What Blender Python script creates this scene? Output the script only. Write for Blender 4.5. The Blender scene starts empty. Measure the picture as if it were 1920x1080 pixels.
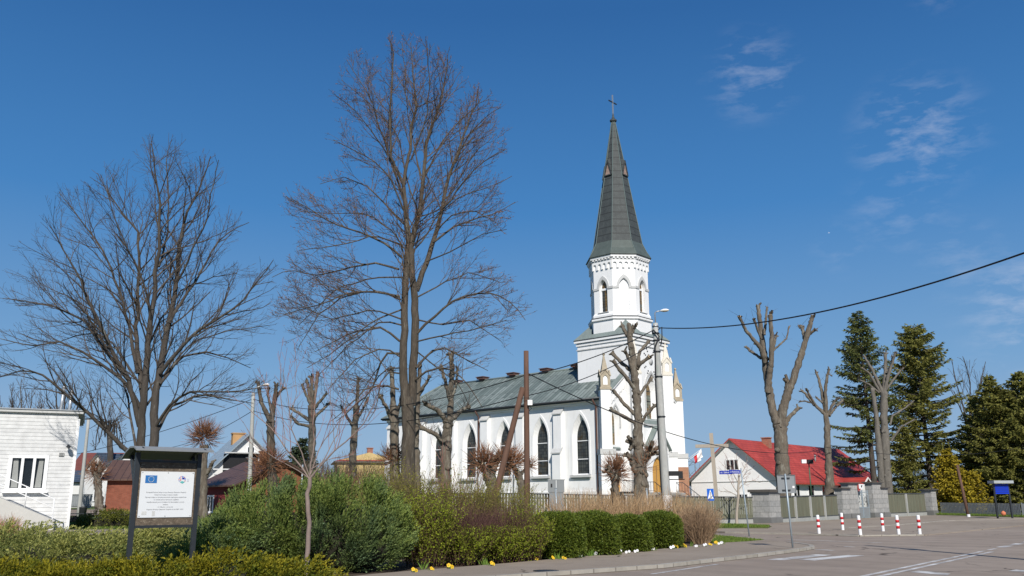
import bpy, math, random
import numpy as np
from mathutils import Vector, Matrix
from mathutils.geometry import tessellate_polygon

# ---------------------------------------------------------------- camera, sky, sun
SC = bpy.context.scene
COL = SC.collection
F_PX, PITCH, ROLL, EYE = 1680.0, math.radians(13.49), math.radians(-0.35), 1.6
_fw = Vector((0, math.cos(PITCH), math.sin(PITCH)))
_u0 = Vector((0, -math.sin(PITCH), math.cos(PITCH)))
_r0 = Vector((1, 0, 0))
CR = _r0 * math.cos(ROLL) + _u0 * math.sin(ROLL)
CU = _u0 * math.cos(ROLL) - _r0 * math.sin(ROLL)
cam_d = bpy.data.cameras.new('camera')
cam_d.sensor_width = 36.0
cam_d.lens = F_PX / 1920 * 36
cam_d.clip_start = 0.1
cam_d.clip_end = 5000
cam = bpy.data.objects.new('camera', cam_d)
COL.objects.link(cam)
cam.matrix_world = Matrix(((CR.x, CU.x, -_fw.x, 0), (CR.y, CU.y, -_fw.y, 0), (CR.z, CU.z, -_fw.z, EYE), (0, 0, 0, 1)))
SC.camera = cam

SUN_AZ = math.atan2(0.12, -0.993)          # clockwise from +Y
SUN_EL = math.radians(37)
sun_d = bpy.data.lights.new('sun', 'SUN')
sun_d.energy = 4.0
sun_d.angle = math.radians(0.53)
sun_d.color = (1.0, 0.95, 0.87)
sun = bpy.data.objects.new('sun', sun_d)
COL.objects.link(sun)
SUN_DIR = Vector((math.sin(SUN_AZ) * math.cos(SUN_EL), math.cos(SUN_AZ) * math.cos(SUN_EL), math.sin(SUN_EL)))
sun.rotation_euler = SUN_DIR.to_track_quat('Z', 'Y').to_euler()

W = bpy.data.worlds.new('World')
SC.world = W
W.use_nodes = True
wn, wl = W.node_tree.nodes, W.node_tree.links
bg = wn['Background']
bg.inputs[1].default_value = 0.08
sky = wn.new('ShaderNodeTexSky')
sky.sky_type = 'NISHITA'
sky.sun_disc = False
sky.sun_elevation = SUN_EL
sky.sun_rotation = SUN_AZ
sky.altitude = 150
sky.air_density = 1.0
sky.dust_density = 0.0
sky.ozone_density = 4.0
# thin cirrus wisps on the east side of the sky
tc = wn.new('ShaderNodeTexCoord')
mp = wn.new('ShaderNodeMapping')
mp.inputs['Rotation'].default_value = (0, math.radians(20), 0)
mp.inputs['Scale'].default_value = (12.0, 12.0, 34.0)
ns = wn.new('ShaderNodeTexNoise')
ns.inputs['Scale'].default_value = 1.7
ns.inputs['Detail'].default_value = 10
ns.inputs['Roughness'].default_value = 0.62
ns.inputs['Distortion'].default_value = 0.2
rp = wn.new('ShaderNodeValToRGB')
rp.color_ramp.elements[0].position = 0.46
rp.color_ramp.elements[1].position = 0.78
sx = wn.new('ShaderNodeSeparateXYZ')
mm = wn.new('ShaderNodeMath'); mm.operation = 'MULTIPLY'
mk = wn.new('ShaderNodeMath'); mk.operation = 'MULTIPLY'; mk.inputs[1].default_value = 0.5
mx = wn.new('ShaderNodeMix'); mx.data_type = 'RGBA'
mx.inputs[7].default_value = (6.6, 7.0, 8.2, 1)
prev = None
for (az_, el_, rad_, str_) in ((16.4, 25.8, 0.075, 0.75), (28.5, 29.5, 0.055, 0.8), (26.0, 21.0, 0.095, 0.85), (24.5, 17.0, 0.08, 0.45), (30.5, 10.5, 0.10, 0.9), (27.5, 13.5, 0.07, 0.4), (21, 15.0, 0.05, 0.3)):
    az_, el_ = math.radians(az_), math.radians(el_)
    ds = wn.new('ShaderNodeVectorMath'); ds.operation = 'DISTANCE'
    ds.inputs[1].default_value = (math.sin(az_) * math.cos(el_), math.cos(az_) * math.cos(el_), math.sin(el_))
    wl.new(tc.outputs['Generated'], ds.inputs[0])
    mr_ = wn.new('ShaderNodeMapRange'); mr_.interpolation_type = 'SMOOTHSTEP'
    rad_ *= 0.85; mr_.inputs['From Min'].default_value = rad_; mr_.inputs['From Max'].default_value = rad_ * 0.15
    mr_.inputs['To Min'].default_value = 0.0; mr_.inputs['To Max'].default_value = str_
    wl.new(ds.outputs['Value'], mr_.inputs['Value'])
    if prev is None: prev = mr_.outputs[0]
    else:
        mxm = wn.new('ShaderNodeMath'); mxm.operation = 'MAXIMUM'
        wl.new(prev, mxm.inputs[0]); wl.new(mr_.outputs[0], mxm.inputs[1]); prev = mxm.outputs[0]
hs = wn.new('ShaderNodeHueSaturation')
hs.inputs['Saturation'].default_value = 1.12
hs.inputs['Value'].default_value = 1.0
wl.new(tc.outputs['Generated'], mp.inputs['Vector'])
wl.new(mp.outputs[0], ns.inputs['Vector'])
wl.new(ns.outputs['Fac'], rp.inputs[0])
wl.new(tc.outputs['Generated'], sx.inputs[0])
wl.new(rp.outputs[0], mm.inputs[0]); wl.new(prev, mm.inputs[1])
wl.new(mm.outputs[0], mk.inputs[0])
wl.new(mk.outputs[0], mx.inputs[0])
wl.new(sky.outputs[0], hs.inputs['Color'])
# pale blue air low over the horizon
hz = wn.new('ShaderNodeValToRGB')
er = hz.color_ramp.elements
STOPS = [(0.0, (2.65, 4.0, 5.9)), (0.094, (2.36, 3.85, 5.95)), (0.14, (1.75, 3.5, 5.95)), (0.312, (0.58, 2.22, 5.2)), (0.506, (0.28, 1.30, 3.65)), (1.0, (0.2, 0.9, 2.6))]
while len(er) < len(STOPS): er.new(0.5)
for e_, (p_, c_) in zip(er, STOPS):
    e_.position = p_; e_.color = (c_[0], c_[1], c_[2], 1)
hm = wn.new('ShaderNodeMix'); hm.data_type = 'RGBA'; hm.inputs[0].default_value = 0.9
wl.new(sx.outputs[2], hz.inputs[0]); wl.new(hz.outputs[0], hm.inputs[7]); wl.new(hs.outputs[0], hm.inputs[6])
wl.new(hm.outputs[2], mx.inputs[6])
wl.new(mx.outputs[2], bg.inputs[0])

SC.view_settings.view_transform = 'Standard'
SC.view_settings.look = 'None'
SC.view_settings.exposure = 0.35
SC.view_settings.gamma = 1.0
SC.render.engine = 'CYCLES'
SC.cycles.max_bounces = 6
SC.cycles.diffuse_bounces = 3
SC.cycles.transparent_max_bounces = 8

# ---------------------------------------------------------------- terrain and points
KS = 0.0115
def ss(a, b, x):
    t = min(1, max(0, (x - a) / (b - a)))
    return t * t * (3 - 2 * t)
def gz(x, y):
    z = KS * min(65, max(0, y - 45))
    b = 0.5 * ss(28, 42, y) * ss(-8, -14, x) + 0.5 * ss(48, 105, y) * ss(-13, -24, x)
    return z + b
def ray(px, py):
    return _fw + CR * ((px - 960) / F_PX) + CU * ((540 - py) / F_PX)
def at(px, py, D):
    d = ray(px, py)
    return Vector((0, 0, EYE)) + d * (D / d.y)
def gp(px, py, dz=0.0):
    d = ray(px, py)
    lo, hi = 1.0, 400.0
    D = None
    y = 2.0
    while y < 400:
        q = Vector((0, 0, EYE)) + d * (y / d.y)
        if q.z <= gz(q.x, q.y) + dz:
            break
        y += 0.25
    lo, hi = y - 0.25, y
    for _ in range(20):
        m = (lo + hi) / 2
        q = Vector((0, 0, EYE)) + d * (m / d.y)
        if q.z <= gz(q.x, q.y) + dz: hi = m
        else: lo = m
    return Vector((0, 0, EYE)) + d * (hi / d.y)
def col_at(px, D):
    """ground point under picture column px (at eye level) at distance D"""
    q = at(px, 943, D)
    return Vector((q.x, q.y, gz(q.x, q.y)))
def proj(p):
    v = Vector(p) - Vector((0, 0, EYE))
    d = v.dot(_fw)
    return 960 + F_PX * v.dot(CR) / d, 540 - F_PX * v.dot(CU) / d

# ---------------------------------------------------------------- materials
MATS = {}
def newmat(name):
    m = bpy.data.materials.new(name)
    m.use_nodes = True
    n, l = m.node_tree.nodes, m.node_tree.links
    return m, n, l, n['Principled BSDF']
def rgb(c): return (c[0], c[1], c[2], 1)
def mul(c, k): return tuple(min(1, x * k) for x in c)
def mixnode(n, fac, a, b, l):
    x = n.new('ShaderNodeMix'); x.data_type = 'RGBA'
    for sock, v in ((x.inputs[0], fac), (x.inputs[6], a), (x.inputs[7], b)):
        if isinstance(v, (int, float)): sock.default_value = v
        elif isinstance(v, tuple): sock.default_value = rgb(v)
        else: l.new(v, sock)
    return x.outputs[2]
def noise(n, l, vec, scale, detail=5, rough=0.6):
    t = n.new('ShaderNodeTexNoise')
    t.inputs['Scale'].default_value = scale
    t.inputs['Detail'].default_value = detail
    t.inputs['Roughness'].default_value = rough
    if vec is not None: l.new(vec, t.inputs['Vector'])
    return t.outputs['Fac']
def ramp(n, l, fac, p0, p1):
    r = n.new('ShaderNodeMapRange')
    r.inputs['From Min'].default_value = p0
    r.inputs['From Max'].default_value = p1
    l.new(fac, r.inputs['Value'])
    return r.outputs[0]
def coords(n, l, scale=(1, 1, 1), rot=(0, 0, 0)):
    t = n.new('ShaderNodeTexCoord')
    m = n.new('ShaderNodeMapping')
    m.inputs['Scale'].default_value = scale
    m.inputs['Rotation'].default_value = rot
    l.new(t.outputs['Object'], m.inputs['Vector'])
    return m.outputs[0]
def bump(n, l, bs, h, strength=0.4, dist=0.02):
    b = n.new('ShaderNodeBump')
    b.inputs['Strength'].default_value = strength
    b.inputs['Distance'].default_value = dist
    l.new(h, b.inputs['Height'])
    l.new(b.outputs[0], bs.inputs['Normal'])
def M(name, col, rough=0.8, var=0.15, scale=2.0, scale2=18.0, metal=0.0, stretch=(1, 1, 1), bmp=0.0, bd=0.02, spec=0.3, stain=None, stain_p=(0.58, 0.72), stain_s=0.6):
    if name in MATS: return MATS[name]
    m, n, l, bs = newmat(name)
    v = coords(n, l, stretch)
    a = noise(n, l, v, scale, 6)
    b = noise(n, l, v, scale2, 4)
    c = mixnode(n, ramp(n, l, a, 0.3, 0.7), mul(col, 1 - var), mul(col, 1 + var), l)
    c = mixnode(n, ramp(n, l, b, 0.35, 0.7), c, mul(col, 1 - var * 0.7), l)
    if stain:
        s = noise(n, l, v, stain_s, 8, 0.7)
        c = mixnode(n, ramp(n, l, s, *stain_p), c, stain, l)
    l.new(c, bs.inputs['Base Color'])
    bs.inputs['Roughness'].default_value = rough
    bs.inputs['Metallic'].default_value = metal
    bs.inputs['Specular IOR Level'].default_value = spec
    if bmp: bump(n, l, bs, b, bmp, bd)
    MATS[name] = m
    return m
def Mleaf(name, c0, c1, rough=0.6, trans=0.0, spec=0.2, big=None, big_s=0.8):
    """each leaf picks its own colour between c0 and c1"""
    if name in MATS: return MATS[name]
    m, n, l, bs = newmat(name)
    g = n.new('ShaderNodeNewGeometry')
    c = mixnode(n, g.outputs['Random Per Island'], c0, c1, l)
    if big:
        v = coords(n, l)
        a = noise(n, l, v, big_s, 3)
        c = mixnode(n, ramp(n, l, a, 0.48, 0.68), c, big, l)
    l.new(c, bs.inputs['Base Color'])
    bs.inputs['Roughness'].default_value = rough
    bs.inputs['Specular IOR Level'].default_value = spec
    if trans:
        t = n.new('ShaderNodeBsdfTranslucent')
        l.new(c, t.inputs['Color'])
        x = n.new('ShaderNodeMixShader')
        x.inputs[0].default_value = trans
        l.new(bs.outputs[0], x.inputs[1]); l.new(t.outputs[0], x.inputs[2])
        l.new(x.outputs[0], n['Material Output'].inputs[0])
    MATS[name] = m
    return m
def Mbrick(name, c1, c2, mortar, w, h, axes, msize=0.012, rough=0.8, bmp=0.3, offset=0.5, var=0.12, nscale=3.0):
    """axes: function (n, l, xyz outputs) -> u, v sockets in metres"""
    if name in MATS: return MATS[name]
    m, n, l, bs = newmat(name)
    t = n.new('ShaderNodeTexCoord')
    s = n.new('ShaderNodeSeparateXYZ')
    l.new(t.outputs['Object'], s.inputs[0])
    u, vv = axes(n, l, s.outputs)
    k = n.new('ShaderNodeCombineXYZ')
    l.new(u, k.inputs[0]); l.new(vv, k.inputs[1])
    b = n.new('ShaderNodeTexBrick')
    b.inputs['Scale'].default_value = 1.0
    b.inputs['Brick Width'].default_value = w
    b.inputs['Row Height'].default_value = h
    b.inputs['Mortar Size'].default_value = msize
    b.inputs['Mortar Smooth'].default_value = 0.2
    b.inputs['Bias'].default_value = 0.0
    b.offset = offset
    b.inputs['Color1'].default_value = rgb(c1)
    b.inputs['Color2'].default_value = rgb(c2)
    b.inputs['Mortar'].default_value = rgb(mortar)
    l.new(k.outputs[0], b.inputs['Vector'])
    a = noise(n, l, t.outputs['Object'], nscale, 6)
    x = n.new('ShaderNodeMix'); x.data_type = 'RGBA'; x.blend_type = 'MULTIPLY'
    x.inputs[0].default_value = 1.0
    g = mixnode(n, ramp(n, l, a, 0.3, 0.7), (1 - var * 2,) * 3, (1 + 0 * var,) * 3, l)
    l.new(b.outputs['Color'], x.inputs[6]); l.new(g, x.inputs[7])
    l.new(x.outputs[2], bs.inputs['Base Color'])
    bs.inputs['Roughness'].default_value = rough
    bs.inputs['Specular IOR Level'].default_value = 0.3
    if bmp:
        inv = n.new('ShaderNodeMath'); inv.operation = 'SUBTRACT'; inv.inputs[0].default_value = 1
        l.new(b.outputs['Fac'], inv.inputs[1])
        bump(n, l, bs, inv.outputs[0], bmp, 0.02)
    MATS[name] = m
    return m
def _add(n, l, a, b, kb=1.0, op='ADD'):
    m = n.new('ShaderNodeMath'); m.operation = 'MULTIPLY'; m.inputs[1].default_value = kb
    l.new(b, m.inputs[0])
    s = n.new('ShaderNodeMath'); s.operation = op
    l.new(a, s.inputs[0]); l.new(m.outputs[0], s.inputs[1])
    return s.outputs[0]
def _k(n, l, a, k):
    m = n.new('ShaderNodeMath'); m.operation = 'MULTIPLY'; m.inputs[1].default_value = k
    l.new(a, m.inputs[0]); return m.outputs[0]
AX_WALL = lambda n, l, o: (_add(n, l, o[0], o[1]), o[2])
AX_XZ = lambda n, l, o: (o[0], o[2])
AX_ROOFY = lambda n, l, o: (_k(n, l, o[2], 1.7), o[1])        # strips run down the slope, rows along the ridge
AX_ROOFX = lambda n, l, o: (o[1], _k(n, l, o[2], 1.6))        # courses parallel to the ridge

def _plaster():
    m, n, l, bs = newmat('white_plaster')
    v = coords(n, l)
    a = noise(n, l, v, 0.8, 6); b = noise(n, l, coords(n, l, (2.6, 2.6, 0.16)), 1.6, 6, 0.7); d = noise(n, l, v, 0.45, 8, 0.72); e = noise(n, l, v, 9.0, 4)
    c = mixnode(n, ramp(n, l, a, 0.3, 0.7), (0.76, 0.757, 0.75), (0.82, 0.82, 0.815), l)
    c = mixnode(n, ramp(n, l, b, 0.56, 0.84), c, (0.60, 0.585, 0.56), l)
    c = mixnode(n, ramp(n, l, d, 0.62, 0.80), c, (0.66, 0.65, 0.63), l)
    # rising damp and splash stains close to the plinth
    t = n.new('ShaderNodeTexCoord'); s_ = n.new('ShaderNodeSeparateXYZ'); l.new(t.outputs['Object'], s_.inputs[0])
    k = n.new('ShaderNodeMath'); k.operation = 'MULTIPLY'
    l.new(ramp(n, l, s_.outputs[2], 3.2, 1.6), k.inputs[0]); l.new(ramp(n, l, d, 0.45, 0.62), k.inputs[1])
    c = mixnode(n, k.outputs[0], c, (0.52, 0.45, 0.36), l)
    l.new(c, bs.inputs['Base Color']); bs.inputs['Roughness'].default_value = 0.92; bs.inputs['Specular IOR Level'].default_value = 0.2
    bump(n, l, bs, e, 0.12, 0.02)
    MATS['white_plaster'] = m
    return m
PLASTER = _plaster()
PLASTER2 = M('pier_plaster', (0.78, 0.77, 0.75), 0.9, 0.05, 1.0, 7.0, stain=(0.55, 0.42, 0.22), stain_p=(0.60, 0.74), stain_s=1.1)
GREYTRIM = M('grey_trim', (0.52, 0.52, 0.51), 0.85, 0.12, 2.0, 12.0)
STONE = M('weathered_stone', (0.42, 0.36, 0.27), 0.9, 0.25, 3.0, 14.0)
CREAMSTONE = M('pale_stone', (0.66, 0.62, 0.54), 0.9, 0.12, 3.0, 14.0)
COPPER = Mbrick('patina_sheet_roof', (0.135, 0.170, 0.155), (0.265, 0.305, 0.285), (0.075, 0.095, 0.088), 2.6, 0.46, AX_ROOFY, 0.045, 0.6, 0.8, 0.37, 0.14, 0.9)
COPPER_P = M('patina_flashing', (0.21, 0.25, 0.235), 0.6, 0.2, 2.0, 9.0)
def _spire():
    m, n, l, bs = newmat('spire_sheet')
    v = coords(n, l)
    w = n.new('ShaderNodeTexWave'); w.wave_type = 'BANDS'; w.bands_direction = 'Z'
    w.inputs['Scale'].default_value = 0.42; w.inputs['Distortion'].default_value = 0.0
    l.new(v, w.inputs['Vector'])
    v2 = coords(n, l, (2.2, 2.2, 1.0))
    a = noise(n, l, v2, 1.2, 7, 0.65)
    b = noise(n, l, v2, 7.0, 4)
    c = mixnode(n, ramp(n, l, a, 0.3, 0.72), (0.030, 0.035, 0.036), (0.062, 0.071, 0.070), l)
    c = mixnode(n, ramp(n, l, b, 0.55, 0.75), c, (0.080, 0.100, 0.094), l)
    c = mixnode(n, ramp(n, l, w.outputs['Fac'], 0.9, 1.0), c, (0.022, 0.025, 0.025), l)
    l.new(c, bs.inputs['Base Color'])
    bs.inputs['Roughness'].default_value = 0.72
    MATS['spire_sheet'] = m
    return m
SPIRE = _spire()
DARKMETAL = M('dark_metal', (0.035, 0.040, 0.046), 0.45, 0.15, 4.0, metal=0.2, spec=0.4)
BROWNPIPE = M('brown_pipe', (0.14, 0.075, 0.06), 0.5, 0.15)
ZINC = M('zinc_metal', (0.42, 0.44, 0.46), 0.4, 0.12, 4.0, metal=0.6)
GALV = M('galvanised_steel', (0.36, 0.42, 0.46), 0.45, 0.12, 5.0, metal=0.3)
def _glass(name, ca, cb, cc):
    m, n, l, bs = newmat(name)
    t = n.new('ShaderNodeTexCoord'); s = n.new('ShaderNodeSeparateXYZ')
    l.new(t.outputs['Object'], s.inputs[0])
    u, vv = AX_WALL(n, l, s.outputs)
    k = n.new('ShaderNodeCombineXYZ'); l.new(u, k.inputs[0]); l.new(vv, k.inputs[1])
    b = n.new('ShaderNodeTexBrick'); b.offset = 0.0
    b.inputs['Scale'].default_value = 1; b.inputs['Brick Width'].default_value = 0.24; b.inputs['Row Height'].default_value = 0.27
    b.inputs['Mortar Size'].default_value = 0.014
    b.inputs['Color1'].default_value = rgb(ca); b.inputs['Color2'].default_value = rgb(cb); b.inputs['Mortar'].default_value = rgb((0.012, 0.012, 0.012))
    l.new(k.outputs[0], b.inputs['Vector'])
    a = noise(n, l, t.outputs['Object'], 1.3, 3)
    c = mixnode(n, ramp(n, l, a, 0.52, 0.66), b.outputs['Color'], cc, l)
    x = n.new('ShaderNodeMix'); x.data_type = 'RGBA'
    l.new(b.outputs['Fac'], x.inputs[0]); l.new(c, x.inputs[6]); x.inputs[7].default_value = rgb((0.012, 0.012, 0.012))
    l.new(x.outputs[2], bs.inputs['Base Color'])
    bs.inputs['Roughness'].default_value = 0.22
    bs.inputs['Specular IOR Level'].default_value = 0.35
    MATS[name] = m
    return m
LEADGLASS = _glass('leaded_glass', (0.030, 0.034, 0.036), (0.075, 0.078, 0.070), (0.055, 0.040, 0.018))
AMBERGLASS = _glass('amber_leaded_glass', (0.16, 0.085, 0.020), (0.22, 0.15, 0.06), (0.15, 0.17, 0.14))
DARKGLASS = M('window_glass', (0.012, 0.015, 0.018), 0.08, 0.2, spec=0.5)
OCHREDOOR = M('ochre_boards', (0.56, 0.30, 0.07), 0.6, 0.12, 1.0, 12.0, stretch=(8, 8, 1))
BRICK = Mbrick('raw_brick', (0.36, 0.13, 0.06), (0.45, 0.20, 0.10), (0.42, 0.36, 0.30), 0.27, 0.085, AX_WALL, 0.012, 0.9, 0.4)
REDBRICKWALL = Mbrick('dark_brick_wall', (0.24, 0.065, 0.035), (0.30, 0.09, 0.05), (0.2, 0.12, 0.09), 0.27, 0.085, AX_WALL, 0.01, 0.9, 0.3)
STONEBLOCK = Mbrick('grey_stone_blocks', (0.33, 0.33, 0.32), (0.42, 0.41, 0.39), (0.20, 0.20, 0.19), 0.62, 0.36, AX_WALL, 0.012, 0.9, 0.4, 0.5, 0.14, 6.0)
CONCRETE = M('concrete', (0.36, 0.36, 0.345), 0.9, 0.18, 1.5, 16.0, bmp=0.15)
CONCRETE_POLE = M('pole_concrete', (0.40, 0.40, 0.38), 0.9, 0.2, 2.0, 12.0, stretch=(1, 1, 0.4), stain=(0.25, 0.30, 0.28), stain_p=(0.55, 0.7), stain_s=1.2)
WOODPOLE = M('pole_wood', (0.135, 0.075, 0.052), 0.85, 0.25, 1.5, 10.0, stretch=(6, 6, 0.5), bmp=0.2)
GREYWOOD = M('grey_wood', (0.38, 0.33, 0.27), 0.9, 0.15, 1.5, 10.0, stretch=(5, 5, 0.6))
FENCEWOOD = M('weathered_green_boards', (0.155, 0.158, 0.112), 0.9, 0.30, 1.2, 8.0, stretch=(7, 7, 0.35), stain=(0.17, 0.13, 0.085), stain_p=(0.54, 0.70), stain_s=1.3)
FENCERAIL = M('dark_rail', (0.075, 0.08, 0.085), 0.7, 0.2)
def _ground(name, base, light, dark, crack_s, tracks):
    m, n, l, bs = newmat(name)
    v = coords(n, l)
    big = noise(n, l, v, 0.10, 6, 0.65)
    mid = noise(n, l, v, 0.9, 6, 0.7)
    fine = noise(n, l, v, 55.0, 3, 0.7)
    c = mixnode(n, ramp(n, l, big, 0.38, 0.64), mul(base, 0.90), light, l)
    c = mixnode(n, ramp(n, l, mid, 0.52, 0.80), c, dark, l)
    if tracks:
        # faint darker wheel tracks along the road
        v2 = coords(n, l, (1, 1, 1), (0, 0, math.radians(54)))
        w = n.new('ShaderNodeTexWave'); w.wave_type = 'BANDS'; w.bands_direction = 'Y'
        w.inputs['Scale'].default_value = 0.16; w.inputs['Distortion'].default_value = 1.5; w.inputs['Detail Scale'].default_value = 0.3
        l.new(v2, w.inputs['Vector'])
        f = n.new('ShaderNodeMath'); f.operation = 'MULTIPLY'; f.inputs[1].default_value = 0.28
        l.new(ramp(n, l, w.outputs['Fac'], 0.45, 1.0), f.inputs[0])
        c = mixnode(n, f.outputs[0], c, dark, l)
    vo = n.new('ShaderNodeTexVoronoi'); vo.feature = 'DISTANCE_TO_EDGE'
    vo.inputs['Scale'].default_value = crack_s
    wv = n.new('ShaderNodeVectorMath'); wv.operation = 'MULTIPLY_ADD'
    nz = n.new('ShaderNodeTexNoise'); nz.inputs['Scale'].default_value = 0.9; nz.inputs['Detail'].default_value = 5
    l.new(v, nz.inputs['Vector']); l.new(nz.outputs['Color'], wv.inputs[0]); wv.inputs[1].default_value = (1.6, 1.6, 0); l.new(v, wv.inputs[2])
    l.new(wv.outputs[0], vo.inputs['Vector'])
    ck = ramp(n, l, vo.outputs['Distance'], 0.010, 0.002)
    gate = n.new('ShaderNodeMath'); gate.operation = 'MULTIPLY'
    l.new(ck, gate.inputs[0]); l.new(ramp(n, l, noise(n, l, v, 0.22, 2), 0.50, 0.60), gate.inputs[1])
    c = mixnode(n, gate.outputs[0], c, mul(dark, 0.35), l)
    c = mixnode(n, ramp(n, l, fine, 0.42, 0.75), mul(dark, 0.8), c, l) if False else mixnode(n, ramp(n, l, fine, 0.60, 0.85), c, mul(light, 1.25), l)
    l.new(c, bs.inputs['Base Color']); bs.inputs['Roughness'].default_value = 0.95; bs.inputs['Specular IOR Level'].default_value = 0.15
    bump(n, l, bs, fine, 0.3, 0.01)
    MATS[name] = m
    return m
ASPHALT = _ground('asphalt', (0.285, 0.232, 0.190), (0.320, 0.265, 0.220), (0.195, 0.160, 0.135), 0.16, True)
PAVING = _ground('pavement_slab', (0.290, 0.240, 0.192), (0.320, 0.268, 0.218), (0.205, 0.168, 0.135), 0.25, False)
KERB = Mbrick('kerb_stone', (0.36, 0.33, 0.28), (0.42, 0.39, 0.34), (0.14, 0.12, 0.10), 1.0, 3.0, lambda n, l, o: (_add(n, l, o[0], o[1]), o[2]), 0.02, 0.9, 0.2)
def _paint():
    m, n, l, bs = newmat('worn_road_paint')
    v = coords(n, l)
    a = noise(n, l, v, 1.1, 8, 0.75)
    c = mixnode(n, ramp(n, l, a, 0.42, 0.60), (0.30, 0.28, 0.265), (0.66, 0.65, 0.63), l)
    l.new(c, bs.inputs['Base Color']); bs.inputs['Roughness'].default_value = 0.8
    return m
PAINT = _paint()
SOIL = M('bed_soil', (0.085, 0.062, 0.046), 0.95, 0.3, 1.5, 25.0, bmp=0.5)
LAWN = M('lawn_turf', (0.085, 0.115, 0.028), 0.95, 0.28, 0.45, 14.0, bmp=0.5, bd=0.03, stain=(0.14, 0.125, 0.05), stain_p=(0.5, 0.7), stain_s=0.25)
WHITEPAINT = M('white_paint', (0.80, 0.80, 0.80), 0.45, 0.05)
REDPAINT = M('red_paint', (0.55, 0.02, 0.025), 0.45, 0.08)
BLUESIGN = M('sign_blue', (0.012, 0.12, 0.55), 0.4, 0.05)
NAVYSIGN = M('nameplate_blue', (0.012, 0.035, 0.33), 0.4, 0.05)
BLACK = M('black_plastic', (0.015, 0.015, 0.017), 0.5, 0.1)
GREYPAINT = M('grey_paint', (0.22, 0.235, 0.245), 0.5, 0.08)
REDROOF = Mbrick('red_tile_roof', (0.45, 0.062, 0.048), (0.50, 0.078, 0.058), (0.30, 0.04, 0.033), 0.9, 0.38, AX_ROOFX, 0.03, 0.6, 0.7, 0.5, 0.20, 0.5)
BLUEROOF = Mbrick('slate_blue_roof', (0.062, 0.085, 0.12), (0.075, 0.10, 0.14), (0.03, 0.04, 0.055), 1.2, 0.38, AX_ROOFX, 0.03, 0.5, 0.6)
BROWNROOF = Mbrick('brown_sheet_roof', (0.115, 0.066, 0.050), (0.135, 0.080, 0.060), (0.05, 0.03, 0.028), 9.0, 0.55, AX_ROOFY, 0.03, 0.5, 0.5)
GREYROOF = Mbrick('pale_grey_sheet_roof', (0.30, 0.37, 0.42), (0.34, 0.41, 0.46), (0.22, 0.27, 0.31), 1.1, 0.5, AX_ROOFX, 0.02, 0.45, 0.4)
WHITEWALL = M('white_render', (0.66, 0.66, 0.65), 0.9, 0.05, 1.0, 8.0)
GREYWALL = M('pale_grey_render', (0.82, 0.81, 0.80), 0.9, 0.05, 0.8, 8.0)
MAROON = M('maroon_boards', (0.17, 0.03, 0.032), 0.8, 0.15, 1.0, 10.0, stretch=(6, 6, 0.5))
RUSTWOOD = M('rust_brown_boards', (0.27, 0.105, 0.055), 0.85, 0.2, 1.0, 10.0, stretch=(6, 6, 0.5))
YELLOWWALL = M('yellow_render', (0.55, 0.42, 0.20), 0.9, 0.08)
CHIMNEYBRICK = Mbrick('chimney_brick', (0.34, 0.12, 0.07), (0.42, 0.17, 0.1), (0.3, 0.22, 0.18), 0.27, 0.085, AX_WALL, 0.012, 0.9, 0.3)
SIDING = Mbrick('white_board_siding', (0.70, 0.70, 0.695), (0.74, 0.74, 0.735), (0.40, 0.40, 0.40), 40.0, 0.17, AX_WALL, 0.008, 0.7, 0.6)
CEMENT = M('pale_cement', (0.52, 0.51, 0.48), 0.9, 0.08, 0.8, 9.0, stain=(0.42, 0.38, 0.32), stain_p=(0.6, 0.8))
OSB = M('strand_board', (0.145, 0.112, 0.082), 0.9, 0.55, 9.0, 40.0, stretch=(1, 1, 1.6), stain=(0.26, 0.22, 0.17), stain_p=(0.56, 0.62), stain_s=14.0)
BOARDWHITE = M('panel_white', (0.70, 0.715, 0.725), 0.35, 0.03)
INK = M('print_grey', (0.20, 0.20, 0.21), 0.6, 0.02)
BARK = M('grey_brown_bark', (0.098, 0.080, 0.062), 0.95, 0.55, 2.2, 9.0, stretch=(4, 4, 0.6), bmp=1.0, bd=0.03, stain=(0.19, 0.175, 0.14), stain_p=(0.56, 0.68), stain_s=1.4)
BARK2 = M('dark_grey_bark', (0.078, 0.066, 0.056), 0.95, 0.42, 1.6, 9.0, stretch=(3, 3, 0.6), bmp=0.9, bd=0.03, stain=(0.17, 0.17, 0.15), stain_p=(0.56, 0.68), stain_s=1.6)
POLLARDBARK = M('pollard_bark', (0.150, 0.125, 0.097), 0.95, 0.45, 2.0, 9.0, stretch=(3, 3, 0.7), bmp=0.9, bd=0.03, stain=(0.23, 0.215, 0.175), stain_p=(0.52, 0.66), stain_s=1.6)
TWIG = Mleaf('twig_bark', (0.075, 0.055, 0.042), (0.130, 0.098, 0.074), 0.9)
TWIG2 = Mleaf('grey_twig_bark', (0.058, 0.046, 0.038), (0.100, 0.082, 0.068), 0.9)
BUD = Mleaf('buds', (0.17, 0.075, 0.035), (0.30, 0.15, 0.07), 0.8)
REDTWIG = Mleaf('red_twig_bark', (0.21, 0.085, 0.075), (0.31, 0.155, 0.12), 0.8)
PALEBARK = M('pale_young_bark', (0.235, 0.180, 0.155), 0.85, 0.2, 3.0, 20.0, stretch=(1, 1, 2.5))
SHOOT = Mleaf('shoot_bark', (0.16, 0.072, 0.038), (0.27, 0.135, 0.075), 0.9)
CUTWOOD = M('cut_wood', (0.46, 0.35, 0.22), 0.85, 0.3)

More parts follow.
